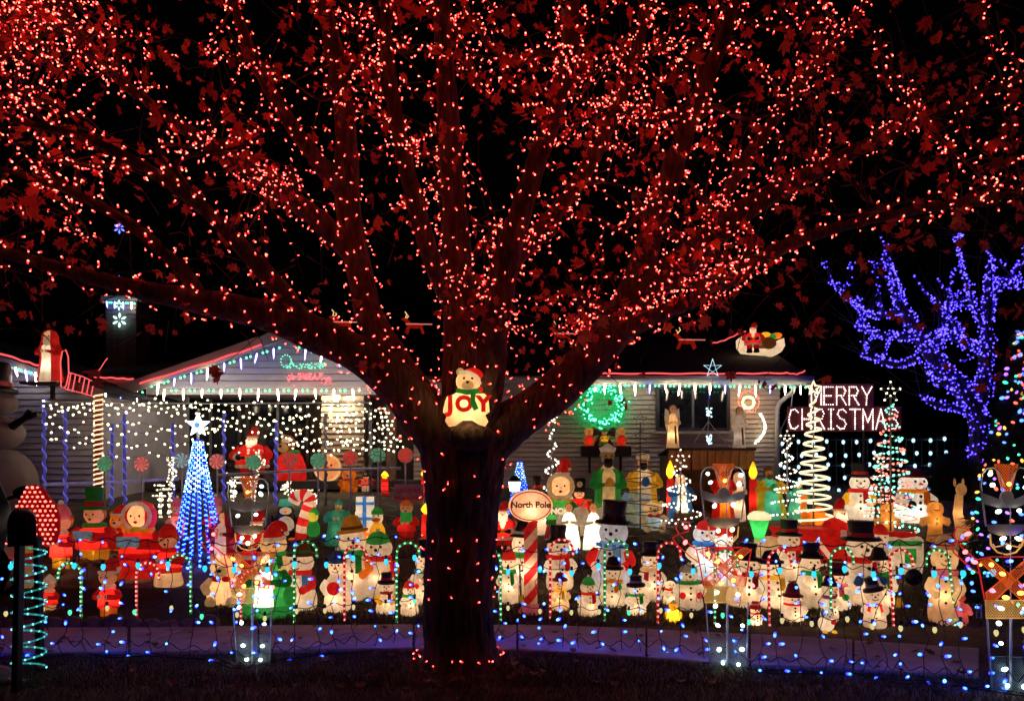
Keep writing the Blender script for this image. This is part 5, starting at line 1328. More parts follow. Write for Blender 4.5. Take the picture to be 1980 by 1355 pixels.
# ================================================================== wire soldiers
framem = plain('soldier_frame', (.62, .60, .60), .45, metal=.3)
brownp = plain('soldier_band', (.46, .34, .34), .6)
def glow_wire(name, col): return glow('wire_' + name, col, .5)  # plain wire given emission in place of bulb light falling on it
def hatch(g, poly, y, sp, ang, r=.0022):
    """diagonal wires clipped to a convex polygon"""
    c, s = math.cos(ang), math.sin(ang); n = len(poly)
    us = [-p[0] * s + p[1] * c for p in poly]; u = min(us) + sp / 2
    while u < max(us):
        hits = []
        for i in range(n):
            a, b = poly[i], poly[(i + 1) % n]; ua, ub = us[i], us[(i + 1) % n]
            if (ua - u) * (ub - u) < 0:
                t = (u - ua) / (ub - ua); hits.append((a[0] + (b[0] - a[0]) * t, a[1] + (b[1] - a[1]) * t))
        if len(hits) >= 2: g.tube([(hits[0][0], y, hits[0][1]), (hits[1][0], y, hits[1][1])], r, 4, caps=False)
        u += sp
BULB = G().lathe([(.004, -.012), (.011, -.006), (.0165, .008), (.015, .022), (.009, .034), (0, .040)], 10)
SOCK = G().lathe([(.009, -.03), (.009, -.004)], 8)
bm_cache = {}
def c7(parent, loc, col, s, rot=(0, 0, 0), sc=1.0, sock=True):
    if col not in bm_cache:
        bm_cache[col] = BULB.mesh('bulb', emis(*{'white': ('c7_white', (.80, 1.0, .93), 5), 'warm': ('c7_warm', (1, .78, .45), 6), 'orange': ('c7_orange', (1, .36, .06), 4.5), 'red': ('c7_red', (1, .12, .12), 4.5),
                 'cyan': ('c9_cyan', (.04, .60, .85), 1.1), 'cream': ('c9_cream', (1, .84, .36), .62), 'green': ('c9_green', (.08, .8, .42), 1.1)}[col]))
    o = link('bulb', bm_cache[col], parent, loc); o.rotation_euler = rot; o.scale = (sc,) * 3
    return o
def wire_soldier(px, base, Y, label, sc=1.0):
    k = F / 5.75          # template drawn at 5.75 m
    q = lambda x, z: ((x - 1403) / k, (1302 - z) / k)
    r_ = empty('wire_soldier', Vector(((px - CX) / F * Y, Y, gz(Y))), label, 'light figure', 'wire frame toy soldiers strung with bulbs'); r_.scale = (sc, sc, sc)
    def T(name, pts, m=framem, r=.006, closed=False): return part(r_, name, G().tube([(q(*p)[0], 0, q(*p)[1]) for p in pts], r, 6, closed=closed), m)
    def panel(name, poly, m, y=.004, sp=.014, two=True, solid=None):
        pl = [q(*p) for p in poly]; gg = G(); gg.tube([(x, y, z) for x, z in pl], .0045, 5, closed=True)
        o = part(r_, name, gg, m)
        h = G(); hatch(h, pl, y, sp, .9)
        if two: hatch(h, pl, y, sp, -.9)
        part(o, 'mesh_wires', h, m).__setitem__('kind', 'stuff')
        return o
    T('hat_frame', [(1362, 1015), (1358, 985), (1353, 945), (1355, 925), (1363, 915), (1375, 913), (1384, 920), (1394, 948)])
    T('hat_frame', [(1432, 1015), (1436, 985), (1440, 945), (1438, 925), (1430, 915), (1420, 913), (1412, 920), (1403, 948)])
    panel('plume', [(1378, 908), (1418, 908), (1406, 953), (1391, 953)], glow_wire('orange', (.6, .16, .04)))
    part(r_, 'hat_band', G().prism([q(*p) for p in ((1357, 958), (1385, 968), (1412, 968), (1438, 958), (1436, 975), (1412, 983), (1384, 983), (1359, 976))], -.004, .004), brownp, False)
    o = part(r_, 'emblem', G().prism([q(1398 + 11 * math.cos(t * .39), 966 + 12 * math.sin(t * .39)) for t in range(16)], -.012, .004), brownp, False)
    T('emblem_rim', [(1398 + 12 * math.cos(t * .39), 966 + 13 * math.sin(t * .39)) for t in range(16)], framem, .003, True)
    part(r_, 'visor', G().prism([q(*p) for p in ((1364, 1012), (1430, 1012), (1426, 1024), (1410, 1031), (1384, 1031), (1368, 1024))], -.005, .005), plain('soldier_visor', (.42, .34, .30), .6), False)
    T('face_frame', [(1369, 1028), (1371, 1048), (1382, 1060), (1398, 1064), (1414, 1060), (1425, 1048), (1427, 1028)], glow_wire('gold', (.6, .45, .2)))
    T('moustache', [(1374, 1046), (1378, 1051), (1388, 1049), (1398, 1045), (1408, 1049), (1418, 1051), (1422, 1046)], glow_wire('gold', (.6, .45, .2)), .005)
    rw = glow_wire('red', (.55, .03, .05))
    T('shoulder_wire', [(1346, 1073), (1370, 1068), (1430, 1068), (1452, 1070)], rw, .005)
    T('coat_side', [(1346, 1073), (1352, 1100), (1360, 1143)], rw, .005); T('coat_side', [(1452, 1070), (1446, 1100), (1440, 1143)], rw, .005)
    T('arm_frame', [(1346, 1073), (1325, 1056), (1312, 1042), (1330, 1038), (1333, 1020), (1312, 1016), (1306, 1030), (1312, 1042)], rw, .005)
    T('arm_frame', [(1352, 1098), (1334, 1086), (1308, 1062), (1300, 1050), (1312, 1042)], rw, .005)
    T('baton', [(1302, 1028), (1262, 1032)], framem, .004)
    om = glow_wire('orange', (.6, .16, .04))
    panel('chest_strap', [(1352, 1076), (1368, 1070), (1440, 1128), (1438, 1143), (1424, 1143)], om, 0)
    panel('chest_strap', [(1450, 1072), (1434, 1069), (1360, 1130), (1362, 1143), (1376, 1143)], om, -.01)
    panel('belt', [(1360, 1143), (1440, 1143), (1441, 1174), (1362, 1174)], glow_wire('gold', (.62, .42, .14)), -.004)
    T('belt_buckle', [(1346, 1150), (1354, 1150), (1354, 1160), (1346, 1160)], framem, .003, True); T('belt_buckle', [(1346, 1163), (1354, 1163), (1354, 1173), (1346, 1173)], framem, .003, True)
    wm_ = plain('soldier_leg', (.55, .58, .60), .4, metal=.3)
    T('leg_frame', [(1364, 1174), (1368, 1240), (1373, 1300)], wm_); T('leg_frame', [(1446, 1174), (1444, 1240), (1442, 1300)], wm_)
    T('pole', [(1405, 1174), (1405, 1312)], wm_, .009); T('back_stake', [(1404, 915), (1405, 1143)], framem, .004)
    panel('boots', [(1372, 1240), (1443, 1242), (1442, 1302), (1375, 1301)], plain('soldier_boot_mesh', (.30, .42, .42), .5, metal=.2), .003, .011, False)
    for x, z, c in ((1366, 926, 'white'), (1370, 944, 'white'), (1428, 930, 'white'), (1426, 948, 'white'), (1398, 941, 'orange'), (1378, 990, 'white'), (1416, 988, 'white'),
                    (1386, 1037, 'warm'), (1412, 1035, 'warm'), (1398, 1050, 'warm'), (1325, 1029, 'red'), (1322, 1060, 'red'), (1337, 1076, 'red'), (1370, 1126, 'red'), (1426, 1116, 'red'), (1450, 1139, 'red'),
                    (1368, 1082, 'orange'), (1385, 1096, 'orange'), (1428, 1085, 'orange'), (1416, 1130, 'orange'), (1390, 1137, 'orange'), (1382, 1155, 'warm'), (1425, 1157, 'warm'),
                    (1380, 1181, 'white'), (1384, 1216, 'white'), (1432, 1217, 'white'), (1389, 1262, 'white'), (1430, 1263, 'white'), (1396, 1290, 'white'), (1424, 1292, 'white')):
        x_, z_ = q(x, z)
        c7(r_, (x_, -.02, z_), c, 1, (math.radians(random.uniform(40, 110)), 0, random.uniform(-.6, .6)), random.uniform(.82, 1.0))
wire_soldier(486, 1289, 5.86, 'leftmost of the three wire frame toy soldiers', .94)
wire_soldier(1404, 1303, 5.72, 'middle wire frame toy soldier, right of the trunk')
wire_soldier(1952, 1340, 5.15, 'rightmost wire frame toy soldier, cut by the frame')

# ================================================================== net of blue lights on the fence line
cable = plain('black_cable', (.008, .008, .01), .6)
netb = [(-120, 1275), (100, 1268), (300, 1266), (480, 1288), (640, 1262), (815, 1246)]
netb2 = [(962, 1240), (1100, 1258), (1300, 1268), (1450, 1295), (1650, 1305), (1800, 1322), (2080, 1352)]
blue = emis('led_blue', (.035, .16, 1.0), 6.5); icy = emis('led_icy', (.10, .42, 1.0), 5); lens = emis('led_lens', (.012, .014, 1.0), 17)
ledm = {}
for nm, m in (('blue', blue), ('icy', icy)):
    me_ = G().lathe([(.004, -.016), (.0075, -.010), (.0085, .0), (.0082, .004), (.006, .013), (0, .018)], 7).mesh('led', m); me_.materials.append(lens)
    for i_, pg in enumerate(me_.polygons): pg.material_index = 1 if i_ < 14 else 0
    ledm[nm] = me_
def net(base, label, topf):
    def gpt(px):
        py = np.interp(px, [b[0] for b in base], [b[1] for b in base]); return py
    p0 = base[0]; Y0 = F * CH / (p0[1] - HY)
    root = empty('net_lights', Vector(((p0[0] - CX) / F * Y0, Y0, 0)), label, 'net lights', 'blue net lights along the verge')
    def at(px, h):     # h 0..1 up the net
        Y = F * CH / (gpt(px) - HY); z = h * topf(px)
        return Vector(((px - CX) / F * Y, Y + .03 * math.sin(px * .05 + h * 9), max(.012, z)))
    g = G(); leds = []
    px = base[0][0]; cols = []
    while px < base[-1][0]: cols.append(px); px += random.uniform(34, 44)
    rows = (0.0, .13, .42, .80, .97)
    for h in rows:
        pts = []
        for i, c in enumerate(cols):
            pts.append(at(c, h) + Vector((0, 0, random.gauss(0, .012 if h else .004))))
            if i < len(cols) - 1: pts.append(at((c + cols[i + 1]) / 2, max(0, h)) + Vector((0, 0, -.06 if h == .13 else -.025 if h else .0)))
        g.tube([tuple(p) for p in spline(pts, 3)], .0045 if h in (0.0, .97) else .0034, 5)
        if h in (.80, .42):
            for i, p in enumerate(pts):
                if i % 3 == 1: c9.append((root, p - root.location, 'cyan' if h == .8 else ('cream' if random.random() < .85 else 'green')))
    for c in cols:
        pts = [at(c + random.gauss(0, 5), h) for h in (0, .1, .2, .31, .42, .53, .64, .73, .82, .97)]
        g.tube([tuple(p) for p in spline(pts, 2)], .003, 5)
        for j, p in enumerate(pts):
            if random.random() < .62:
                d = Vector((random.gauss(0, 1), -.6, random.gauss(0, .6))).normalized()
                g.tube([tuple(p), tuple(p + d * .03)], .004, 5); leds.append((p + d * .042, d))
    pts = spline([at(c, 0) + Vector((0, -.05 - .05 * math.sin(c * .03), 0)) for c in cols], 2); g.tube([tuple(p) for p in pts], .005, 5)
    g.v = [(x - root.location.x, y - root.location.y, z - root.location.z) for x, y, z in g.v]
    part(root, 'cable', g, cable)
    for p, d in leds[:300]:
        o = link('led_bulb', ledm['blue' if random.random() < .7 else 'icy'], root, p - root.location)
        o.rotation_euler = d.to_track_quat('Z', 'Y').to_euler(); o.scale = (random.uniform(.85, 1.35),) * 3
c9 = []
net(netb, 'net of blue LED lights hung along verge left of the trunk', lambda px: .985)
net(netb2, 'net of blue LED lights hung along verge right of the trunk', lambda px: float(np.interp(px, [950, 1400, 1700, 2000], [.84, .98, 1.02, 1.12])))
for root, p, col in c9:
    c7(root, p + Vector((0, -.01, -.012)), col, 1, (math.pi, 0, 0), 1.15 if col == 'cyan' else .95)
    part(root, 'socket', G().lathe([(.011, -.014), (.011, .016)], 8, c=tuple(p + Vector((0, -.01, .012)))), cable)

# ================================================================== candy canes along the pavement
for i, (px, base, top, col, lean, side, lab) in enumerate([
    (157, 1200, 1085, 'green', 0, -1, 'green candy cane stake in the bed left of small red figure'),
    (264, 1198, 1085, 'red', 0, 1, 'red candy cane stake in the middle of the planting bed'),
    (369, 1192, 1070, 'green', 0, -1, 'green candy cane stake below the blue light tree'),
    (466, 1200, 1100, 'red', 0, 1, 'red candy cane stake behind the leftmost wire soldier'),
    (569, 1204, 1044, 'green', 0, 1, 'green candy cane stake before the lettered sweater snowman'),
    (666, 1200, 1052, 'red', 0, 1, 'red candy cane stake right of grinning snowman'),
    (767, 1206, 1046, 'green', 0, 1, 'green candy cane stake beside small top hat snowman'),
    (968, 1200, 1060, 'green', 0, -1, 'green candy cane stake touching the trunk'),
    (1064, 1196, 1040, 'red', 0, 1, 'red candy cane stake before plump top hat snowman'),
    (1169, 1202, 1042, 'green', 0, 1, 'green candy cane stake before the big pale blue snowman'),
    (1272, 1206, 1046, 'red', 0, 1, 'red candy cane stake beside maroon waistcoat snowman'),
    (1382, 1206, 1062, 'green', 0, 1, 'green candy cane stake behind the middle wire soldier'),
    (1488, 1226, 1060, 'red', -.02, 1, 'red candy cane stake before the navy cap snowman'),
    (1606, 1228, 1056, 'green', 0, 1, 'green candy cane stake behind the lit puppy'),
    (1728, 1240, 1060, 'red', -.06, 1, 'red candy cane stake before the camper'),
    (1846, 1240, 1060, 'green', -.09, -1, 'green candy cane stake leaning by tall yellowish snowman')]):
    cane(px, min(base, 1210), top, col, lean, side, lab)

# ================================================================== porch frame, rails, warm strings
ropeblue = glow('blue_rope', (.08, .10, .70), 1.1)
fr_root = empty('light_frame', W(85, 950, 12.05), 'open frame of blue lit posts and rails before the porch', 'frame')
FL = fr_root.location.copy()
def fp(name, g, m, smooth=True): return part(fr_root, name, shift(g, -FL), m, smooth)
for px, t, b in ((85, 770, 1000), (126, 790, 1005), (217, 820, 1000), (240, 800, 1010), (334, 818, 1008), (433, 800, 1012), (534, 818, 1010), (629, 800, 1008), (716, 790, 1005)):
    a_, b_ = W(px, t, 12.05), W(px + random.uniform(-2, 2), b, 12.05); b_.z = gz(12.05) - .02
    fp('post', G().tube([a_, b_], .022, 8), glow('blue_post', (.10, .11, .50), .30) if px < 560 else plain('frame_post', (.22, .22, .30), .5))  # left posts emit blue themselves, for the light of the rope round them
    pts = [a_.lerp(b_, i / 60) + Vector((.03 * math.cos(i * .8), .03 * math.sin(i * .8), 0)) for i in range(61)]
    fp('rope_wrap', G().tube(pts, .010, 5), ropeblue if px < 560 else glow('dim_rope', (.25, .24, .3), .10))
railm = plain('white_rail', (.55, .55, .68), .5)
fp('rail', G().tube([W(85, 936, 12.0), W(240, 930, 12.0), W(345, 926, 12.0)], .022, 8), glow('blue_rail', (.30, .30, .70), .25))
fp('rail', G().tube([W(420, 918, 12.0), W(620, 908, 12.0), W(716, 906, 12.0), W(775, 905, 12.0)], .022, 8), railm)
fp('top_rail', G().tube([W(85, 776, 12.05), W(400, 780, 12.05), W(716, 778, 12.05)], .014, 6), railm)
warmw = emis('warm_white', (1.0, .90, .52), 3.4)
ws = empty('warm_string_lights', W(85, 800, 11.95), 'warm white string lights draped in swags across the porch frame', 'string lights')
g = G(); wr = G(); pts_all = []
def string(px0, px1, y0, sag, sp, jit=4, Y=12.0, dens=1.0):
    px = px0; P = []
    while px < px1:
        t = (px - px0) / (px1 - px0); y = y0 + sag * abs(math.sin(t * math.pi * max(1, round((px1 - px0) / 100)))) + random.gauss(0, jit)
        P.append(W(px, y, Y + random.uniform(-.12, .12))); px += sp * random.uniform(.6, 1.4)
    wr.tube([tuple(p) for p in P], .003, 4); pts_all.extend([p + Vector((0, -.01, -.015)) for p in P if random.random() < dens])
for y0, x0, x1, sp in ((776, 85, 720, 11), (782, 85, 470, 12), (792, 85, 400, 15), (800, 380, 700, 10), (805, 470, 700, 13), (815, 90, 470, 16), (822, 400, 690, 11), (832, 100, 420, 16), (838, 500, 700, 12), (850, 100, 500, 15), (848, 560, 775, 9), (862, 560, 780, 9), (876, 200, 470, 22), (790, 640, 730, 9), (806, 640, 740, 9), (822, 660, 745, 9)):
    string(x0, x1, y0, 8, sp)
for px in (735, 745, 755): 
    for y in range(790, 860, 8): pts_all.append(W(px + random.gauss(0, 5), y, 12.05))
bulbs(g, pts_all, .021, .026)
for gg, nm, m in ((g, 'bulbs', warmw), (wr, 'wire', plain('green_cable', (.01, .02, .012), .6))):
    shift(gg, -ws.location); part(ws, nm, gg, m).__setitem__('kind', 'stuff')
# candy striped post at the wing corner
cp = empty('candy_striped_post', W(190, 942, 11.9), 'post wound with warm rope light like a candy cane', 'post')
H = W(0, 762, 11.9).z - cp.location.z
part(cp, 'post', G().tube([(0, 0, -.15), (0, 0, H)], .055, 10), PL('maroon'))
part(cp, 'rope_light', G().tube([(.062 * math.cos(t * .4), .062 * math.sin(t * .4), H * t / 300) for t in range(301)], .013, 6), emis('post_rope', (1, .62, .32), 1.5))

# peppermint lollipops
for px, py, col, b, lab in ((203, 897, 'green', 1010, 'teal and white peppermint lollipop left of striped post'), (275, 897, 'pink', 1010, 'pink peppermint lollipop between post and blue tree'),
                    (352, 890, 'blue', 1010, 'pale blue peppermint lollipop touching the blue tree'), (420, 892, 'pink', 1015, 'pink peppermint lollipop right of the blue tree'),
                    (490, 894, 'green', 1015, 'teal peppermint lollipop before the porch santa'), (560, 888, 'red', 1030, 'red peppermint lollipop before the porch reindeer'),
                    (615, 890, 'green', 1030, 'grey and teal peppermint lollipop left of the cookie face'), (678, 885, 'red', 1030, 'red peppermint lollipop above the orange porch bear'),
                    (731, 880, 'green', 1010, 'dull teal peppermint lollipop inside the bare spiral'), (784, 880, 'red', 1000, 'red peppermint lollipop above the workshop sign')):
    lollipop(px, py, b, col, lab, 11.7)

# blue light cone tree with star
def cone_tree(px, top, base, w, label, Y=None, big=True):
    f = Fig('cone_light_tree', label, 'light tree', px, top, base, 'cone trees of blue light strings', 0, Y, w); H, R = f.H, f.R
    f.P('pole', G().tube([(0, 0, 0), (0, 0, H * .9)], .015, 6), framem)
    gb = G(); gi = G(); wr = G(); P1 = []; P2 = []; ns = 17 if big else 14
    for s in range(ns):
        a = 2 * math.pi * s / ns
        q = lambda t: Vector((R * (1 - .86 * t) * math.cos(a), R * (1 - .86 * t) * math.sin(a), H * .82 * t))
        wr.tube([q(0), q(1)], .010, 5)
        n = 24 if big else 13
        for i in range(n):
            (P1 if (i / n > .55 and random.random() < .7) else P2).append(q((i + (.5 if s % 2 else 0)) / n) * 1.0)
    bulbs(gi, P1, .02 if big else .014, .024, rnd=True); bulbs(gb, P2, .018 if big else .014, .022)
    f.P('wires', wr, emis('bloom_strand', (.004, .012, .75), .9))  # wires emit blue in place of the bloom between bulbs
    f.P('icy_bulbs', gi, emis('cone_icy', (.45, .85, 1.0), 3.0)).__setitem__('kind', 'stuff'); f.P('blue_bulbs', gb, emis('cone_blue', (.03, .10, 1.0), 9)).__setitem__('kind', 'stuff')
    if big:
        sr = 24 / f.k; zc = H - sr
        pl = [(sr * (1 if i % 2 == 0 else .45) * math.sin(i * math.pi / 5), zc + sr * (1 if i % 2 == 0 else .45) * math.cos(i * math.pi / 5)) for i in range(10)]
        st = f.P('star', G().prism(pl, -.02, .02, .006), emis('star_white', (.85, 1.0, 1.0), 2.2), False)
        f.P('star_centre', G().ball((0, -.03, zc), sr * .22, 10, 7), glow('star_hub', (.1, .35, .7), .4), parent=st)
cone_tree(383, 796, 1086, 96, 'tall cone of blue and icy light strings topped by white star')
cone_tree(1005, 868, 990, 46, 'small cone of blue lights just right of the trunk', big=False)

# warm lit wire deer on the porch lawn
def wire_deer(px, top, base, label, w, Y=None, face=1):
    f = Fig('wire_deer', label, 'light deer', px, top, base, 'warm lit wire deer', 0, Y, w); H, R = f.H, f.R
    pts = []; g = G()
    def seg(a, b, r, n):
        for i in range(n):
            t = i / n; ang = i * 2.1; c = Vector(a).lerp(Vector(b), t)
            pts.append(c + Vector((random.gauss(0, r * .6), r * math.cos(ang), r * math.sin(ang))))
        g.tube([a, b], .008, 5)
    F_ = face
    seg((-R * .6 * F_, 0, H * .45), (R * .5 * F_, 0, H * .45), .09, 34)
    seg((R * .5 * F_, 0, H * .48), (R * .75 * F_, 0, H * .75), .05, 16); seg((R * .7 * F_, 0, H * .78), (R * 1.0 * F_, 0, H * .74), .035, 9)
    for x in (-.55, -.4, .35, .5): seg((R * x * F_, .03, H * .4), (R * x * F_, .03, 0), .02, 12)
    for s in (-1, 1): seg((R * .7 * F_, s * .03, H * .82), (R * .55 * F_, s * .1, H), .01, 7)
    gb = G(); bulbs(gb, pts, .016, .02)
    f.P('wire_frame', g, framem); f.P('bulbs', gb, emis('deer_warm', (1, .86, .55), 2.2)).__setitem__('kind', 'stuff')
wire_deer(318, 880, 1000, 'warm lit wire deer left of the blue light tree', 40)
wire_deer(470, 868, 985, 'warm lit wire deer below the porch santa', 90, 12.6)
wire_deer(585, 930, 1010, 'low warm lit wire deer right of leftmost wire soldier', 86, 12.0, -1)

# spiral trees
spiral_tree(736, 812, 1030, 64, 9, 'bare unlit spiral wire tree by the tan porch post', 'unlit', Y=11.0)
spiral_tree(1238, 806, 1052, 96, 10, 'bare unlit spiral wire tree before the yellow robed king', 'unlit')
spiral_tree(1068, 806, 1030, 44, 6, 'thin spiral tree of warm bulbs right of the trunk', 'bulbs', tubec=['white'])
spiral_tree(1316, 882, 1026, 84, 4, 'loose spiral of white bulbs around the praying mother', 'bulbs', tubec=['white'])
spiral_tree(1522, 842, 1012, 62, 6, 'white bulb spiral tree beside the house corner', 'bulbs', tubec=['white'])
spiral_tree(1573, 746, 1022, 66, 13, 'tall cream rope light spiral tree topped by a star', 'rope')
spiral_tree(1722, 752, 1050, 92, 12, 'tall red and green bulb spiral tree topped by a star', 'bulbs', tubec=['red', 'green'])
spiral_tree(1703, 886, 1022, 66, 8, 'short white red and green bulb tree left of tall spiral', 'bulbs', tubec=['white', 'red', 'green'])

# ================================================================== eave lights: icicles, green bulbs, red rope
ice = emis('icicle', (1.0, .76, .55), 34); iceb = emis('icicle_blue', (.20, .20, 1.0), 12); grn = emis('eave_green', (.10, .85, .42), 3.0)
iceM = {nm: G().lathe([(.005, 0), (.015, -.02), (.014, -.10), (.007, -.16), (0, -.19)], 8).mesh('icicle', m) for nm, m in (('w', ice), ('b', iceb))}
grnM = G().lathe([(.008, .0), (.022, -.015), (.02, -.035), (0, -.05)], 8).mesh('bulb', grn)
def eave(p0, p1, Y, label, n, blue=.3, off=0.0):
    a, b = W(p0[0], p0[1], Y), W(p1[0], p1[1], Y)
    root = empty('icicle_lights', a, label, 'icicle lights', 'icicle and green bulb strings under the eaves')
    g = G().tube([(0, 0, 0), tuple((b - a) * .5 + Vector((0, 0, -.015))), tuple(b - a)], .005, 5); part(root, 'wire', g, cable)
    for i in range(n):
        p = (b - a) * ((i + .5) / n)
        o = link('icicle', iceM['b' if random.random() < blue else 'w'], root, p); o.scale = (1, 1, random.uniform(.8, 1.25)); o.rotation_euler = (0, random.gauss(0, .1), 0)
        for t in (.1, .85): link('green_bulb', grnM, root, (b - a) * ((i + t) / n) + Vector((0, 0, -.005)))
eave((1155, 742), (1562, 746), 14.83, 'icicle lights along the right wing eave', 14, .35)
eave((300, 752), (700, 752), 13.85, 'icicle lights along the porch beam', 11, .2)
eave((290, 745), (545, 668), 13.80, 'icicle lights climbing the left slope of the gable', 8, .9)
eave((575, 668), (800, 738), 13.80, 'icicle lights down the right slope of the gable', 7, .6)
eave((0, 702), (78, 722), 12.2, 'icicle lights on the left wing rake', 4, .8)
eave((190, 748), (280, 756), 14.4, 'icicle lights between wing and gable', 3, .3)
eave((198, 582), (262, 584), 16.9, 'icicle lights around the chimney top', 4, .7)
redrope = emis('red_rope', (1.0, .10, .10), 1.15)
def rope(pts, label, r=.016):
    P = [W(*p) for p in pts]; root = empty('red_rope_light', P[0], label, 'rope light', 'red rope lights on the roof edges')
    S_ = spline([p - P[0] for p in P], 8)
    part(root, 'rope', G().tube([(q[0], q[1], q[2] + .008 * math.sin(i * 1.3)) for i, q in enumerate(S_)], r, 7), redrope)
    part(root, 'clips', G().tube([(0, .005, -.02), (0, .005, .03)], .01, 5), PL('black'))
rope([(1150, 722, 14.84), (1300, 722, 14.84), (1430, 722, 14.84), (1520, 721, 14.84)], 'red rope light along the right wing eave')
rope([(1518, 720, 14.84), (1540, 723, 14.84), (1557, 717, 14.84)], 'short end of red rope light at the eave corner', .013)
rope([(270, 741, 13.83), (400, 701, 13.83), (505, 667, 13.83)], 'red rope light up the left slope of gable')
rope([(-40, 670, 12.22), (40, 696, 12.22), (78, 708, 12.22)], 'red rope light on the left wing rake')
rope([(182, 729, 14.42), (225, 731, 14.42), (258, 733, 14.42)], 'red rope light between wing and gable')
rope([(184, 726, 15.2), (208, 692, 16.2)], 'faint red rope light rising behind the striped post', .009)
rope([(600, 655, 13.83), (700, 697, 13.83), (790, 733, 13.83)], 'red rope light down the right slope of gable')

# gable shapes: lit wire sleigh ornament in green and red
gs = empty('gable_light_shape', W(600, 715, 14.1), 'green sleigh over red runner outlined in bulbs on the gable', 'light shape')
def dots(root, pts, m, name, r=.016): gb = G(); bulbs(gb, [W(*p) - root.location for p in pts], r, r * 1.3); part(root, name, gb, m).__setitem__('kind', 'stuff')
gpts = [(552 + random.uniform(0, 80), 700 + random.uniform(0, 12), 14.08) for _ in range(60)] + [(553 + 10 * math.cos(t), 698 + 12 * math.sin(t), 14.08) for t in [i * .5 for i in range(13)]]
dots(gs, gpts, emis('shape_green', (.12, .8, .45), 1.8), 'green_bulbs')
rp = [(555 + 85 * t + random.gauss(0, 3), 722 + random.uniform(0, 12) + (14 if t < .15 or t > .8 else 0) * random.random(), 14.08) for t in np.linspace(0, 1, 90)]
dots(gs, rp, emis('shape_red', (1, .10, .12), 2.6), 'red_bulbs')
part(gs, 'frame', G().tube([tuple(W(x, y, 14.1) - gs.location) for x, y in ((548, 690), (560, 712), (632, 714), (640, 745), (556, 745), (548, 722))], .006, 5, closed=True), framem)

# snowflakes on the chimney
def snowflake(px, py, Y, r, label, m, mast=None):
    c = W(px, py, Y); root = empty('snowflake_light', c, label, 'snowflake', 'lit snowflakes on the chimney'); k = r / F * Y
    for i in range(6):
        a = i * math.pi / 3 + .5
        o = part(root, 'arm', G().tube([(k * .3 * math.cos(a), 0, k * .3 * math.sin(a)), (k * .7 * math.cos(a), 0, k * .7 * math.sin(a)), (k * math.cos(a), 0, k * math.sin(a))], [k * .05, k * .17, k * .06], 8), m)
    part(root, 'hub', G().ball((0, 0, 0), k * .12, 8, 6), framem)
snowflake(231, 619, 16.95, 14, 'white green snowflake light on the chimney face', emis('flake', (.55, 1.0, .85), 2.2))
snowflake(230, 590, 16.9, 10, 'small white snowflake light at the chimney top', emis('flake', (.55, 1, .85), 2.2))
snowflake(230, 545, 17.1, 12, 'blue snowflake light just above the chimney', emis('flake_blue', (.10, .14, 1.0), 2.8))
snowflake(231, 441, 17.2, 11, 'highest blue snowflake light above the chimney', emis('flake_blue', (.10, .14, 1.0), 2.8))

# ================================================================== rooftop santa, sleigh, deer
f = Fig('rooftop_platform', 'small dark board shelf carrying the santa on the left wing', 'shelf', 86, 738, 742, None, 0, 12.15, 70)
f.P('board', G().box((0, 0, 0), (70 / f.k, .35, .035)), darkw, False); f.P('bracket', G().box((0, .22, -.12), (.05, .06, .22)), darkw, False)
f = robed(97, 640, 738, 'glowing white and red santa on the shelf of left wing roof', 'white', 'red', head='hood', hc='red', beard='white', w=46, p=2.0, Y=12.15, col=(1, .88, .6), name='santa_figure', cat='santa', hs=1.5)
lr = empty('rope_light_ladder', W(125, 745, 12.1), 'red rope light ladder running down from the rooftop santa', 'rope light')
P = lambda x, y: tuple(W(x, y, 12.1) - lr.location)
part(lr, 'outline', G().tube([P(*q) for q in ((118, 748), (117, 700), (120, 680), (127, 676), (132, 690), (133, 722), (128, 745), (124, 750))], .010, 6, closed=True), redrope)
for i in range(6):
    x = 134 + i * 9; part(lr, 'rung', G().tube([P(x + 3, 722 + i * 3.0), P(x - 3, 754 + i * 2.2)], .009, 6), redrope)
for pts in (((134, 720), (160, 728), (190, 742)), ((126, 752), (160, 760), (186, 768))): part(lr, 'stringer', G().tube([P(*q) for q in pts], .009, 6), redrope)
# sleigh on the right roof
SY = 16.4
f = Fig('rooftop_sleigh', 'white glowing sleigh with brown sack on the right roof', 'sleigh', 1470, 640, 692, None, 0, SY, 84); k = f.k; H = f.H
q = lambda x, y: ((x - 1470) / k, (692 - y) / k)
pl = [q(*p) for p in ((1427, 657), (1432, 652), (1437, 660), (1445, 672), (1462, 676), (1480, 676), (1496, 670), (1504, 658), (1511, 656), (1513, 670), (1506, 682), (1494, 689), (1488, 688), (1484, 686), (1452, 684), (1436, 682), (1428, 672))]
f.P('sleigh_body', G().prism(pl, -.18, .18, .02), GL('white', .5))
f.P('sack', G().ball((q(1483, 665)[0], -.05, q(1483, 666)[1]), (16 / k, .2, 15 / k), 14, 10), GL('brown', .12))
for x, y, c in ((1478, 649, 'yellow'), (1490, 652, 'green'), (1500, 650, 'orange')): f.P('present', G().ball((q(x, y)[0], -.06, q(x, y)[1]), (10 / k, .14, 6 / k), 10, 7), GL(c, .6))
santa(1456, 624, 682, 'santa in red driving the white rooftop sleigh', w=34, p=1.0, Y=SY - .25, rz=-.3)
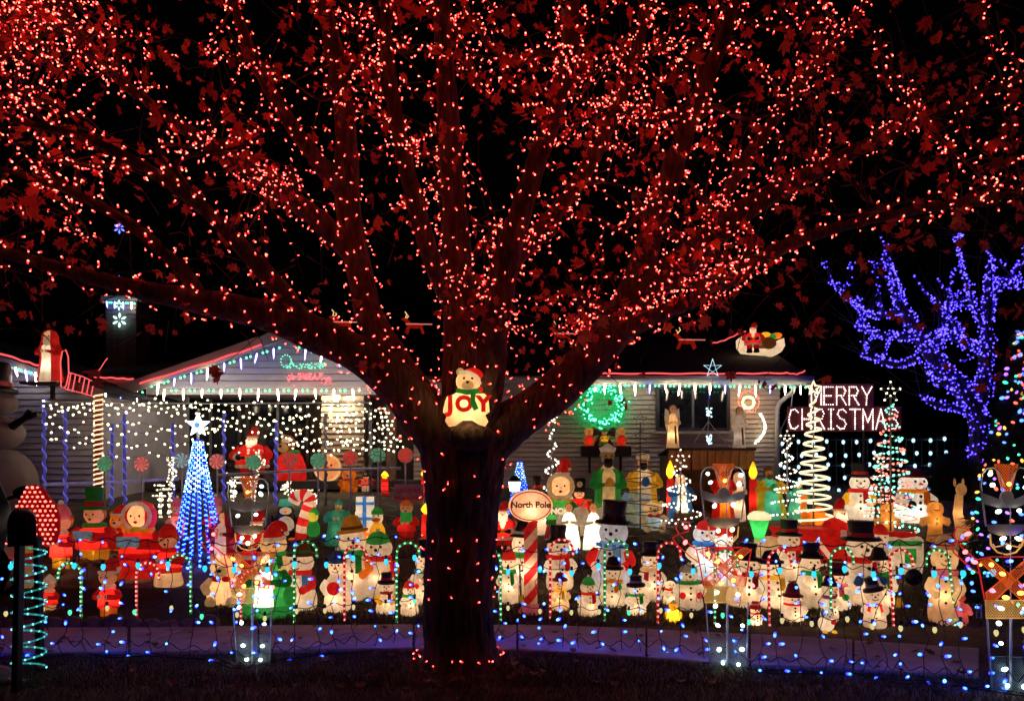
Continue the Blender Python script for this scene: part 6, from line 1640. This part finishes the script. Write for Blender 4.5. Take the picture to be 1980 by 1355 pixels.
for i, (px, py, s, lab) in enumerate(((1325, 662, 1.0, 'red lit reindeer nearest the rooftop sleigh'), (1085, 650, 1.0, 'red lit reindeer leading behind the right limbs'), (800, 632, 1.0, 'red lit reindeer beside the centre limb'), (660, 628, .9, 'foremost red lit reindeer on the gable ridge'))):
    f = Fig('rooftop_reindeer', lab, 'reindeer', px, py - 22, py + 14, 'red reindeer on the roof', 0, 16.4 if px > 900 else 15.6, 56); H, R = f.H, f.R
    m = glow('roof_deer', (.55, .03, .02), .2)
    f.P('body', G().ball((R * .1, 0, H * .45), (R * .55, R * .25, H * .15), 12, 8), m)
    f.P('neck', G().tube([(-R * .3, 0, H * .5), (-R * .55, 0, H * .75)], [R * .18, R * .12], 8), m)
    h = f.P('head', G().ball((-R * .66, 0, H * .8), (R * .2, R * .12, H * .08), 10, 7), m)
    for s in (-1, 1):
        f.P('antler', G().tube([(-R * .55, s * .04, H * .86), (-R * .42, s * .12, H * 1.0), (-R * .52, s * .16, H * 1.12)], .012, 5), GL('cream', .5), parent=h)
        f.P('leg', G().tube([(-R * .35, s * .06, H * .4), (-R * .5, s * .06, H * .05)], .03, 6), m); f.P('leg', G().tube([(R * .5, s * .06, H * .4), (R * .65, s * .06, H * .05)], .03, 6), m)
    f.P('rein', G().tube([(-R * .5, -.1, H * .5), (R * 1.3, -.1, H * .48)], .012, 5), emis('rein', (1, .25, .18), .6))
rope([(1375, 664, 16.2), (1400, 658, 16.2), (1428, 645, 16.2), (1442, 640, 16.2)], 'red glowing reins from rooftop santa towards the deer', .013)
# dim wire star and eave star
def wire_star(px, py, Y, r, label, lit=None):
    c = W(px, py, Y); k = r / F * Y; root = empty('wire_star', c, label, 'star', 'wire frame stars')
    P5 = [(k * math.sin(i * 4 * math.pi / 5), 0, k * math.cos(i * 4 * math.pi / 5)) for i in range(5)]
    part(root, 'frame', G().tube(P5, .010, 5, closed=True), framem if not lit else lit)
    part(root, 'stake', G().tube([(0, 0, -k * .6), (0, .02, -k * 2.2)], .008, 5), framem)
wire_star(975, 630, 17, 18, 'dim unlit wire star on the roof right of centre limb')
wire_star(1378, 712, 14.75, 18, 'icy lit wire star hanging on the right eave', emis('star_icy', (.5, .85, 1), 1.8))
f = Fig('star_tripod', 'tripod with two clusters of icy bulbs on stable roof', 'light stand', 1370, 770, 868, None, 0, 11.7, 80); H = f.H; k = f.k
for x in (-38, 0, 40): f.P('leg', G().tube([(x / k, (0.1 if x == 0 else -.05), 0), (0, 0, H * .55)], .008, 6), framem)
f.P('mast', G().tube([(0, 0, H * .5), (0, 0, H)], .008, 6), framem)
for z0, z1 in ((788, 806), (840, 858)):
    pts = [(random.uniform(-5, 5) / k, -.02, (868 - random.uniform(z0, z1)) / k) for _ in range(22)]
    gb = G(); bulbs(gb, pts, .014, .018); f.P('bulb_cluster', gb, emis('icy_cluster', (.5, .85, 1.0), 2.6)).__setitem__('kind', 'stuff')

# ================================================================== wreath, shelf, rope shape on the right wall
wc = W(1165, 785, 15.3); wrh = empty('wreath', wc, 'large glowing green wreath with brown bow on right wall', 'wreath'); k = F / 15.3
R1 = 35 / k; gf = G()
for i in range(3200):
    a = random.uniform(0, 6.283); rr = R1 + random.gauss(0, .115); d = Vector((random.gauss(0, 1), random.gauss(-.4, .6), random.gauss(0, 1))).normalized() * .07
    p = Vector((rr * math.cos(a), random.gauss(0, .05), rr * math.sin(a))); s = d.orthogonal().normalized() * .008
    b = len(gf.v); gf.v += [tuple(p - s), tuple(p + s), tuple(p + d)]; gf.f.append((b, b + 1, b + 2))
part(wrh, 'greenery', gf, glow('wreath_green', (.015, .40, .16), .9), False).__setitem__('kind', 'stuff')  # needles emit green in place of light from the bulbs among them
part(wrh, 'ring', G().tube([(R1 * math.cos(t * .2618), 0, R1 * math.sin(t * .2618)) for t in range(24)], .05, 8, closed=True), glow('wreath_ring', (.02, .3, .13), .4))
gb = G(); bulbs(gb, [((R1 + random.gauss(0, .07)) * math.cos(a), -.09 - random.random() * .05, (R1 + random.gauss(0, .07)) * math.sin(a)) for a in [random.uniform(0, 6.28) for _ in range(150)]], .017, .022)
part(wrh, 'bulbs', gb, emis('wreath_bulb', (.10, 1.0, .55), 6)).__setitem__('kind', 'stuff')
bwm = plain('bow_brown', (.10, .045, .03), .7)
for sx in (-1, 1):
    part(wrh, 'bow_loop', G().prism([(sx * x / k, z / k) for x, z in ((2, -50), (20, -40), (24, -46), (22, -60), (4, -55))][::sx], -.16, -.10, .01), bwm)
    part(wrh, 'bow_tail', G().prism([(sx * x / k, z / k) for x, z in ((2, -54), (8, -56), (20, -76), (10, -78))][::sx], -.15, -.11, .005), bwm)
sh = empty('wall_shelf', W(1171, 872, 15.2), 'dark timber wall shelf on brackets under the wreath', 'shelf')
part(sh, 'board', G().box((0, 0, 0), (94 / k, .35, 20 / k)), darkw, False)
for sx in (-1, 1): part(sh, 'bracket', G().box((sx * 30 / k, .10, -.27), (.05, .05, .36)), darkw, False)
bear(1139, 826, 862, 'little bear in red waistcoat on left of wall shelf', w=20, vest='red', body='ginger', p=.3, Y=15.1, group='bears on the wall shelf')
bear(1201, 826, 862, 'little bear in red waistcoat on right of wall shelf', w=20, vest='red', body='ginger', p=.3, Y=15.1, group='bears on the wall shelf')
child(1169, 826, 862, 'tiny elf in green cap between the two shelf bears', 'yellow', 'cone', 'green', 'green', 'green', w=16, p=.15, Y=15.1, group=None, name='elf_figure')
# rope candy cane with bow
rc = empty('rope_light_bell', W(1452, 860, 15.3), 'red white and gold rope light ornament on wall by downspout', 'light shape')
def rdots(fn, n, m, name, r=.02): gb = G(); bulbs(gb, [W(*fn(i / n), 15.25 + random.uniform(-.04, .04)) - rc.location for i in range(n)], r, r * 1.3); part(rc, name, gb, m).__setitem__('kind', 'stuff')
rdots(lambda t: (1448 + 20 * math.cos(6.28 * t), 776 + 20 * math.sin(6.28 * t)), 22, emis('orn_red', (1, .12, .08), 3), 'red_bulbs')
rdots(lambda t: (1447 + 11 * math.cos(6.28 * t), 778 + 11 * math.sin(6.28 * t)), 14, emis('orn_gold', (1, .72, .25), 4), 'gold_bulbs', .034)
rdots(lambda t: (1470 - 14 * t + 16 * math.sin(3.1 * t), 800 + 60 * t), 16, emis('orn_white', (1, .86, .55), 4), 'white_bulbs', .032)
rdots(lambda t: (1432 + 14 * t, 795 + 28 * t), 9, emis('orn_red', (1, .12, .08), 3), 'red_bulbs')
part(rc, 'frame', G().tube([tuple(W(x, y, 15.33) - rc.location) for x, y in ((1430, 770), (1448, 755), (1468, 775), (1462, 800), (1472, 830), (1455, 862), (1440, 858))], .008, 5), framem)

# ================================================================== MERRY CHRISTMAS sign
sg = empty('merry_christmas_sign', W(1620, 850, 13.4), 'dark red board sign spelling MERRY CHRISTMAS in white bulbs', 'sign')
bd = plain('sign_red', (.16, .012, .018), .7)
def sbox(x0, y0, x1, y1):
    a, b = W(x0, y0, 13.42), W(x1, y1, 13.42); c = (a + b) / 2 - sg.location
    part(sg, 'board', G().box(tuple(c), (b.x - a.x, .03, a.z - b.z)), bd, False)
sbox(1564, 742, 1689, 785); sbox(1522, 785.5, 1742, 834)
FONT = {'M': [[(0, 0), (0, 1), (.5, .35), (1, 1), (1, 0)]], 'E': [[(.9, 0), (0, 0), (0, 1), (.9, 1)], [(0, .5), (.7, .5)]], 'R': [[(0, 0), (0, 1), (.7, 1), (.9, .78), (.7, .52), (0, .52)], [(.4, .52), (.95, 0)]],
        'Y': [[(0, 1), (.5, .5), (1, 1)], [(.5, .5), (.45, 0)]], 'C': [[(.9, .85), (.6, 1), (.2, .95), (0, .6), (0, .35), (.2, .05), (.6, 0), (.9, .15)]], 'H': [[(0, 0), (0, 1)], [(.9, 0), (.9, 1)], [(0, .5), (.9, .5)]],
        'I': [[(.5, 0), (.5, 1)], [(.1, 0), (.9, 0)], [(.1, 1), (.9, 1)]], 'S': [[(.9, .85), (.6, 1), (.2, .95), (.05, .75), (.3, .55), (.7, .45), (.9, .25), (.7, .03), (.3, 0), (0, .15)]],
        'T': [[(.5, 0), (.5, 1)], [(0, 1), (1, 1)]], 'A': [[(0, 0), (.5, 1), (1, 0)], [(.2, .4), (.8, .4)]]}
sgm = emis('sign_bulb', (1.0, .88, .80), 2.4)
def word(txt, x0, y0, y1, cw, gap):
    x = x0
    for ch in txt:
        w = cw * (.62 if ch == 'I' else 1); P = []
        for st in FONT[ch]:
            L = 0; nxt = 0
            for (a, b), (c, d) in zip(st, st[1:]):
                l = math.hypot((c - a) * w, (d - b) * (y1 - y0)); n = max(1, int(l / 3.6))
                for i in range(n + 1):
                    t = i / n; P.append(W(x + (a + (c - a) * t) * w, y1 - (b + (d - b) * t) * (y1 - y0), 13.37) - sg.location)
        gb = G(); bulbs(gb, P, .0155, .0165, dirs=[(0, -1, 0)] * len(P)); part(sg, 'letter', gb, sgm)
        x += w + gap
word('MERRY', 1569, 748, 782, 19, 5.4)
word('CHRISTMAS', 1526, 791, 829, 19, 6.0)
for x in (1590, 1670): part(sg, 'stake', G().tube([tuple(W(x, 833, 13.46) - sg.location), tuple(Vector((W(x, 0, 13.46).x, 13.46, gz(13.4))) - sg.location)], .02, 6), darkw)
part(sg, 'power_lead', G().tube([tuple(W(*p) - sg.location) for p in ((1533, 750, 14.8), (1530, 790, 14.4), (1510, 830, 14.2), (1508, 870, 14.2))], .012, 6), plain('white_lead', (.5, .5, .5), .6))

# ================================================================== back fence with icy bulb net
fc = empty('iron_fence', W(1512, 960, 14.4), 'black iron rail fence behind the sign with rows of bulbs', 'fence'); fl_ = fc.location.copy()
im = plain('black_iron', (.012, .012, .014), .5)
for px in range(1512, 1900, 15): 
    a = W(px, 845, 14.4); part(fc, 'picket', G().box((a.x - fl_.x, 0, (a.z + gz(14.4)) / 2 - fl_.z), (.018, .018, a.z - gz(14.4))), im, False)
for py in (850, 900, 940): a, b = W(1510, py, 14.4), W(1900, py, 14.4); part(fc, 'rail', G().box(((a.x + b.x) / 2 - fl_.x, -.02, a.z - fl_.z), (b.x - a.x, .025, .03)), im, False)
bn = empty('icy_net_lights', W(1512, 855, 14.3), 'rows of icy blue bulbs hung over the iron fence', 'net lights')
bmI = G().ball((0, 0, 0), (.032, .032, .042), 8, 6).mesh('bulb', emis('icy_c9', (.42, .75, 1.0), 1.7))
w_ = G()
for r, py in enumerate((856, 881, 904, 927, 948)):
    pts = []
    for px in range(1516 + (r % 2) * 6, 1850 - r * 10, 28):
        p = W(px + random.gauss(0, 2), py - (px - 1516) * .02 + random.gauss(0, 1.5), 14.3) - bn.location; pts.append(p); link('bulb', bmI, bn, p)
    w_.tube([tuple(p + Vector((0, 0, .04))) for p in pts], .005, 4)
part(bn, 'wire', w_, cable)

# ================================================================== purple lit tree
pt = empty('purple_lit_tree', Vector((W(1893, 0, 12.5).x, 12.5, gz(12.5))), 'bare tree wrapped in violet blue lights at right', 'tree'); pl_ = pt.location.copy()
brs = [[(1893, 960, 12.5, 26), (1893, 900, 12.5, 24), (1892, 850, 12.5, 22), (1885, 800, 12.5, 21), (1850, 745, 12.5, 19), (1800, 690, 12.5, 16), (1770, 640, 12.5, 13), (1740, 590, 12.5, 10), (1725, 540, 12.5, 6), (1712, 500, 12.5, 3)],
       [(1885, 800, 12.5, 18), (1900, 740, 12.6, 17), (1905, 680, 12.6, 15), (1908, 610, 12.6, 12), (1912, 540, 12.6, 8), (1912, 500, 12.6, 4)],
       [(1870, 790, 12.5, 9), (1830, 785, 12.4, 8), (1800, 778, 12.4, 6), (1780, 765, 12.4, 4)],
       [(1850, 745, 12.5, 10), (1820, 740, 12.3, 8), (1805, 735, 12.3, 5)],
       [(1770, 690, 12.5, 10), (1735, 705, 12.6, 8), (1700, 695, 12.6, 6), (1668, 685, 12.6, 3)],
       [(1775, 650, 12.5, 10), (1730, 650, 12.4, 8), (1690, 645, 12.4, 6), (1655, 630, 12.4, 3)],
       [(1740, 600, 12.5, 8), (1710, 610, 12.6, 6), (1690, 612, 12.6, 4), (1680, 606, 12.6, 3)],
       [(1690, 612, 12.5, 4), (1660, 595, 12.5, 3), (1630, 568, 12.5, 3), (1602, 545, 12.5, 2)],
       [(1740, 590, 12.5, 6), (1735, 560, 12.4, 5), (1722, 520, 12.4, 3), (1705, 510, 12.4, 2)],
       [(1905, 680, 12.6, 10), (1860, 660, 12.4, 9), (1820, 650, 12.4, 7), (1815, 690, 12.4, 5)],
       [(1860, 660, 12.4, 7), (1852, 640, 12.4, 5), (1835, 605, 12.4, 4), (1832, 590, 12.4, 3)],
       [(1905, 640, 12.6, 7), (1880, 590, 12.5, 5), (1875, 570, 12.5, 4), (1860, 520, 12.5, 3), (1848, 455, 12.5, 2)],
       [(1875, 575, 12.5, 4), (1850, 580, 12.5, 3), (1832, 585, 12.5, 3), (1830, 600, 12.5, 2)],
       [(1908, 610, 12.6, 8), (1925, 560, 12.7, 7), (1945, 540, 12.7, 6), (1965, 520, 12.7, 5), (1985, 490, 12.7, 3)],
       [(1945, 540, 12.7, 5), (1960, 555, 12.7, 4), (1980, 550, 12.7, 3)], [(1800, 690, 12.5, 8), (1790, 660, 12.4, 6), (1825, 640, 12.4, 4)]]
vp = []
for l in brs:
    S_ = spline(l, 8); P = [W(p[0], p[1], p[2]) - pl_ for p in S_]; R = [max(.008, p[3] / F * p[2] * .8) for p in S_]
    part(pt, 'trunk' if l is brs[0] else 'branch', G().tube(P, R, 9), barkm)
    for i in range(len(P) - 1):
        if l is brs[0] and i < 10: continue
        n = max(1, int((P[i + 1] - P[i]).length * (26 + 170 * R[i]) * 2.5))
        for _ in range(n):
            a = random.uniform(0, 6.28); c = P[i].lerp(P[i + 1], random.random()); vp.append(c + Vector((math.cos(a), random.uniform(-1, .3), math.sin(a))) * (R[i] * 1.1 + .02))
for l in brs[:]:
    for _ in range(3):
        i = random.randrange(1, len(l)); x, y, Y_, r_ = l[i]
        if y > 760: continue
        dx, dy = random.gauss(-12, 26), random.gauss(-26, 22)
        Q = [W(x, y, Y_) - pl_, W(x + dx * .6, y + dy * .5, Y_ + random.gauss(0, .2)) - pl_, W(x + dx * 1.3, y + dy * 1.3, Y_ + random.gauss(0, .3)) - pl_]
        part(pt, 'branch', G().tube(Q, [.03, .02, .008], 7), barkm)
        for s in range(16):
            t = random.random() * 2; a = Q[int(t)].lerp(Q[min(2, int(t) + 1)], t - int(t)); vp.append(a + Vector((random.gauss(0, .03), random.gauss(-.02, .03), random.gauss(0, .03))))
tw = G()
for _ in range(140):
    l = random.choice(brs[1:]); p = W(*l[-1][:3]) - pl_; d = Vector((random.gauss(0, .5), random.gauss(0, .3), abs(random.gauss(.5, .4)))) * random.uniform(.4, 1.2)
    tw.tube([p, p + d * .5 + Vector((random.gauss(0, .05), 0, 0)), p + d], [.008, .006, .003], 4)
part(pt, 'crown', tw, barkm).__setitem__('kind', 'stuff')
vl = empty('violet_string_lights', pl_, 'violet blue mini lights wound over the bare right tree', 'string lights')
gb = G(); gh = G(); bulbs2(gb, gh, vp, .0125, .02); part(vl, 'bulb_tips', gb, emis('violet', (.085, .06, 1.0), 6)).__setitem__('kind', 'stuff'); part(vl, 'bulb_lenses', gh, emis('violet_lens', (.02, .003, 1.0), 7)).__setitem__('kind', 'stuff'); print('VIOLET', len(vp))

# ================================================================== conifer with coloured bulbs, dark bush
def conifer(px, Y, top, base_py, w, label, n, col, trunkh=.3, name='conifer_tree', prof=lambda t: 1 - t):
    z0 = gz(Y); x = (px - CX) / F * Y; ztop = W(0, top, Y).z; H = ztop - z0; R = w / 2 / F * Y
    root = empty(name, Vector((x, Y, z0)), label, 'tree' if 'tree' in name else 'bush')
    part(root, 'trunk', G().tube([(0, 0, -.05), (0, 0, H * .9)], [.06, .01], 8), barkm)
    V = []; Fc = []
    for i in range(n):
        t = random.random() ** 1.3; r = R * prof(t) * math.sqrt(random.uniform(.25, 1.05)); a = random.uniform(0, 6.283)
        r *= 1 + .15 * math.sin(a * 5 + t * 20)
        p = Vector((r * math.cos(a), r * math.sin(a), H * t)); out = Vector((math.cos(a), math.sin(a), random.gauss(-.1, .5))).normalized()
        L = random.uniform(.05, .12); 
        for j in range(3):
            d = (out + Vector((random.gauss(0, .5), random.gauss(0, .5), random.gauss(0, .5)))).normalized() * L; s = d.orthogonal().normalized() * .006
            b = len(V); V += [tuple(p - s), tuple(p + s), tuple(p + d)]; Fc.append((b, b + 1, b + 2))
    g = G(); g.v = V; g.f = Fc; part(root, 'crown', g, plain('conifer_' + name, col, .8, var=.4, scale=4), False).__setitem__('kind', 'stuff')
    return root, H, R
root, H, R = conifer(1990, 7.9, 560, 1190, 225, 'dark conifer hung with coloured bulbs at right edge', 15000, (.02, .045, .02), prof=lambda t: min(1, (1 - t) * 1.25) * .9 + .02)
cl = empty('multicolour_string_lights', root.location, 'multicolour bulbs hung over the dark conifer', 'string lights')
for nm, colr, s, n in (('green', (.06, .85, .45), 2.2, 44), ('blue', (.06, .16, 1.0), 4, 56), ('red', (1, .10, .05), 3, 34), ('orange', (1, .42, .06), 2.4, 28), ('violet', (.30, .10, 1.0), 3.5, 36)):
    mm = G().lathe([(.006, -.014), (.014, -.004), (.015, .012), (.007, .028), (0, .032)], 8).mesh('bulb', emis('multi_' + nm, colr, s))
    for _ in range(n):
        t = random.uniform(.03, .9); a = random.uniform(math.pi * .92, math.pi * 1.6); r = R * (min(1, (1 - t) * 1.25) * .9 + .02) * 1.13
        o = link('bulb', mm, cl, (r * math.cos(a), r * math.sin(a), H * t)); o.rotation_euler = (random.uniform(0, 3), random.uniform(0, 3), 0); o.scale = (random.uniform(.7, 1.2),) * 3
conifer(1846, 12.8, 872, 1000, 90, 'round dark evergreen bush by the fence', 6000, (.015, .025, .012), name='evergreen_bush', prof=lambda t: math.sqrt(max(0, 1 - (2 * t - .9) ** 2)))

# ================================================================== JOY bear in the fork of the maple
f = Fig('joy_bear', 'glowing bear in red cap holding red letters JOY in the tree fork', 'bear', 904, 716, 826, None, 0, 5.45, 100); H, R = f.H, f.R; k = f.k
cz = lambda y: (826 - y) / k
cxp = lambda x: (x - 904) / k
pl = [(cxp(x), cz(y)) for x, y in ((868, 824), (880, 822), (895, 812), (912, 812), (925, 820), (938, 824), (944, 814), (938, 802), (946, 795), (944, 768), (936, 762), (922, 763), (915, 756), (890, 756), (878, 764), (866, 768), (862, 778), (858, 798), (866, 804), (862, 814))]
f.P('body', G().prism(pl, -.10, .08, .03), GL('cream', .12))
hd = f.P('head', G().ball((cxp(906), -.02, cz(738)), (24 / k, .08, 23 / k), 18, 12), GL('cream', .12))
f.P('muzzle', G().ball((cxp(906), -.095, cz(747)), (12 / k, .03, 9 / k), 12, 8), GL('cream', .25), parent=hd)
f.P('nose', G().ball((cxp(906), -.125, cz(742)), (3.4 / k, .01, 2.6 / k), 8, 6), PL('black'), parent=hd)
for x in (899, 914): f.P('eye', G().ball((cxp(x), -.088, cz(734)), 2.6 / k, 8, 6), PL('black'), parent=hd)
f.P('mouth', G().tube([(cxp(906) + 6 / k * math.cos(t), -.115, cz(749) + 3.5 / k * math.sin(t)) for t in [math.radians(200 + 14 * i) for i in range(11)]], .0022, 5), PL('brown'), parent=hd)
f.P('ear', G().ball((cxp(890), 0, cz(719)), (8 / k, .03, 8 / k), 10, 7), GL('cream', .2), parent=hd)
f.P('cap', G().ball((cxp(914), .01, cz(724)), (20 / k, .075, 13 / k), 14, 8), GL('red', .3))
f.P('cap_brim', G().tube([(cxp(890), -.05, cz(722)), (cxp(905), -.09, cz(723)), (cxp(922), -.085, cz(731)), (cxp(928), -.03, cz(742))], 4 / k, 8), GL('white', .3))
f.P('earmuff', G().ball((cxp(929), -.05, cz(754)), 5.5 / k, 10, 7), GL('red', .3))
s_ = f.P('scarf', G().tube([(cxp(886), -.07, cz(757)), (cxp(905), -.115, cz(761)), (cxp(926), -.07, cz(757))], 5 / k, 8), GL('green', .25))
f.P('scarf_tail', G().prism([(cxp(x), cz(y)) for x, y in ((912, 760), (922, 760), (920, 775), (927, 792), (918, 796), (911, 784))], -.135, -.11, .004), GL('green', .25), parent=s_)
for ch, x in (('J', 873), ('O', 899), ('Y', 936)):
    f.P('letter', shift(text_geo(ch, .15, .008, depth=.012), (cxp(x), -.112, cz(784))), GL('red', .4), False)
f.L(.14, .75, y=-.0); f.L(cz(738), .4, y=.01)
f.L(cz(775), .25, x=cxp(880)); f.L(cz(775), .25, x=cxp(930))

# ================================================================== mailbox, red lit arch, giant snowman, parked car
mb = empty('mailbox', Vector((W(38, 1336, 5.17).x, 5.17, 0)), 'black mailbox on a post wound with cyan rope light', 'mailbox', rz=.58); k = F / 5.17
zt = CH + (HY - 985) / k; zb = CH + (HY - 1050) / k; w = 46 / k
o = part(mb, 'box', G().prism([(-w / 2, zb), (w / 2, zb), (w / 2, zt - w * .45)] + [(w / 2 * math.cos(t), zt - w * .45 + w * .45 * math.sin(t)) for t in [math.pi * i / 10 for i in range(1, 10)]] + [(-w / 2, zt - w * .45)], -.22, .24, .008), plain('mailbox_black', (.006, .006, .007), .5))
o.location = (4 / k, 0, 0)
part(o, 'flag', G().box((w / 2 + .01, -.05, zb + .10), (.008, .03, .12)), PL('red'), False)
part(mb, 'post', G().tube([(-.02, 0, -.1), (0, 0, zb)], .032, 4), plain('mailbox_black', (.006, .006, .007), .5), False)
part(mb, 'second_post', G().tube([(.13, .5, 0), (.11, .45, zb)], .03, 4), plain('mailbox_black', (.006, .006, .007), .5), False)
rp = [(.055 + .105 * math.cos(t * .25), .10 + .06 * math.sin(t * .25), .12 + (zb - .16) * t / 185) for t in range(186)]
part(mb, 'rope_light', G().tube(rp, .0065, 6), glow('cyan_rope', (.03, .30, .36), .55))
gb = G(); bulbs(gb, [rp[i] for i in range(0, 186, 2)], .0085, .0085); part(mb, 'rope_bulbs', gb, emis('cyan', (.25, .9, 1.0), 2.2)).__setitem__('kind', 'stuff')
ra_ = Fig('red_light_arch', 'red lit arch studded with red bulbs behind the mailbox', 'light shape', 66, 934, 1056, None, 0, 7.6, 100); k = ra_.k
ol = [(12, 1050), (30, 985), (45, 948), (62, 936), (80, 942), (92, 962), (106, 975), (113, 1000), (112, 1030), (104, 1052)]
q = lambda x, y: ((x - 66) / k, (1056 - y) / k)
ra_.P('panel', G().prism([q(*p) for p in ol][::-1], .0, .05, .01), glow('arch_red', (.45, .01, .02), .16))
P = []
for y in range(942, 1054, 9):
    for x in range(14, 116, 10):
        xx = x + (5 if (y // 9) % 2 else 0)
        ins = False; j = len(ol) - 1
        for i in range(len(ol)):
            if (ol[i][1] > y) != (ol[j][1] > y) and xx < (ol[j][0] - ol[i][0]) * (y - ol[i][1]) / (ol[j][1] - ol[i][1]) + ol[i][0]: ins = not ins
            j = i
        if ins: a, b = q(xx, y); P.append((a, -.012, b))
gb = G(); bulbs(gb, P, .016, .014); ra_.P('bulbs', gb, emis('arch_bulb', (1, .13, .09), 3.6)).__setitem__('kind', 'stuff')
ra_.P('stake', G().tube([(0, .03, -.74), (0, .03, .1)], .015, 6), framem)
ra_.r.location.z += 0
# giant inflatable snowman, unlit
gsn = empty('giant_inflatable_snowman', Vector((W(-28, 0, 11.4).x, 11.4, gz(11.4))), 'giant unlit inflatable snowman in black hat at left edge', 'snowman'); k = F / 11.4; z0 = gz(11.4)
zz = lambda py: CH + (HY - py) / k - z0
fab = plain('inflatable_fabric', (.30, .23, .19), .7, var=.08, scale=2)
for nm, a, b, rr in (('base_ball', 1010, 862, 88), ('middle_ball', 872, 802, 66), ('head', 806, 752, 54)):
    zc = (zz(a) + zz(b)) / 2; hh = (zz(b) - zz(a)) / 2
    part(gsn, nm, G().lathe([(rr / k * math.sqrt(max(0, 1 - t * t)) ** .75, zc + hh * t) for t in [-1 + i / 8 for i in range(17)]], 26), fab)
part(gsn, 'hat_brim', G().lathe([(0, zz(760)), (52 / k, zz(760)), (54 / k, zz(754)), (50 / k, zz(748)), (0, zz(748))], 24), PL('black')); part(gsn, 'hat_crown', G().lathe([(44 / k, zz(748)), (42 / k, zz(705)), (38 / k, zz(700)), (0, zz(700))], 24), PL('black'))
part(gsn, 'hat_band', G().lathe([(44.8 / k, zz(747)), (44.4 / k, zz(738))], 24), PL('red'))
part(gsn, 'arm', G().tube([tuple(Vector(((x + 28) / k, -.1, zz(y)))) for x, y in ((30, 826), (52, 812), (62, 805))], [.07, .05, .045], 8), PL('black'))
for e in ((66, 794), (80, 801)): part(gsn, 'finger', G().tube([((58 + 28) / k, -.1, zz(808)), ((e[0] + 28) / k, -.1, zz(e[1]))], [.05, .04], 8), PL('black'))
part(gsn, 'nose', G().tube([(0, -.36, zz(780)), (.03, -.62, zz(782))], [.05, .005], 8), PL('orange'))
for sx in (-1, 1): part(gsn, 'eye', G().ball((sx * .13, -.38, zz(768)), .035, 8, 6), PL('black'))
# parked car
car = empty('parked_car', Vector((-7.14, 8.9, .30)), 'dark car parked in the driveway at the left edge', 'car'); cp_ = plain('car_paint', (.008, .009, .012), .35); car.rotation_euler = (math.radians(9), 0, math.radians(37))
def sec(pts): return [(x, z) for x, z in pts]
rows = [(-2.1, [(.78, .28), (.86, .55), (.78, .72), (0, .76)]), (-1.7, [(.88, .22), (.93, .62), (.84, .86), (0, .92)]), (-.9, [(.92, .20), (.96, .66), (.88, .95), (0, 1.02)]), (-.2, [(.92, .2), (.96, .68), (.70, 1.38), (0, 1.46)]), (.9, [(.92, .2), (.96, .68), (.68, 1.42), (0, 1.5)]), (1.8, [(.90, .25), (.93, .7), (.80, 1.0), (0, 1.08)]), (2.2, [(.8, .3), (.86, .6), (.75, .85), (0, .9)])]
g = G(); nn = 7
for y, s in rows: g.v += [(x, y, z) for x, z in s] + [(-x, y, z) for x, z in s[-2::-1]]
for i in range(len(rows) - 1):
    for j in range(nn - 1): g.f.append((i * nn + j, i * nn + j + 1, (i + 1) * nn + j + 1, (i + 1) * nn + j))
g.f.append(tuple(range(nn))); g.f.append(tuple((len(rows) - 1) * nn + j for j in range(nn - 1, -1, -1)))
part(car, 'body', g, cp_)
part(car, 'windscreen', G().add([(-.78, -.86, 1.02), (.78, -.86, 1.02), (.62, -.26, 1.40), (-.62, -.26, 1.40)], [(0, 1, 2, 3)]), glass, False)
for sx in (-1, 1):
    m_ = part(car, 'wing_mirror', G().ball((sx * 1.06, -.62, 1.02), (.13, .07, .09), 12, 8), PL('black')); part(m_, 'mirror_stalk', G().tube([(sx * .88, -.6, .95), (sx * 1.02, -.62, 1.0)], .025, 6), PL('black'))
    part(car, 'headlight', G().ball((sx * .68, -1.98, .62), (.17, .1, .09), 10, 7), glass)
    for y in (-1.35, 1.4):
        w_o = part(car, 'wheel', G().lathe([(.1, -.1), (.30, -.1), (.33, -.06), (.33, .06), (.30, .1), (.1, .1)], 20), PL('black')); w_o.rotation_euler = (0, math.pi / 2, 0); w_o.location = (sx * .82, y, .33)
# power cables lying on the verge
g = G()
for pts in (((1440, 1285), (1530, 1283), (1580, 1298), (1640, 1290), (1700, 1280)), ((560, 1268), (640, 1250), (700, 1225), (640, 1240)), ((250, 1262), (300, 1245), (350, 1225), (370, 1216))):
    g.tube([tuple(q) for q in spline([(gp(*p).x, gp(*p).y, .04) for p in pts], 6)], .006, 5)
o = link('extension_cables', g.mesh('extension_cables', plain('white_lead', (.5, .5, .5), .6))); o['label'] = 'thin pale power cables lying across pavement and verge'; o['category'] = 'cable'
# stray parcels: rock by the mailbox
g = G().ball((0, 0, .03), (.16, .12, .09), 14, 9); g.v = [(x * (1 + .2 * noise.noise(Vector((x * 9, y * 9, z * 9)))), y, max(z, -.01)) for x, y, z in g.v]
o = link('boulder', g.mesh('boulder', stm), None, gp(-12, 1318).to_3d()); o['label'] = 'pale rounded rock on verge at the left edge'; o['category'] = 'rock'
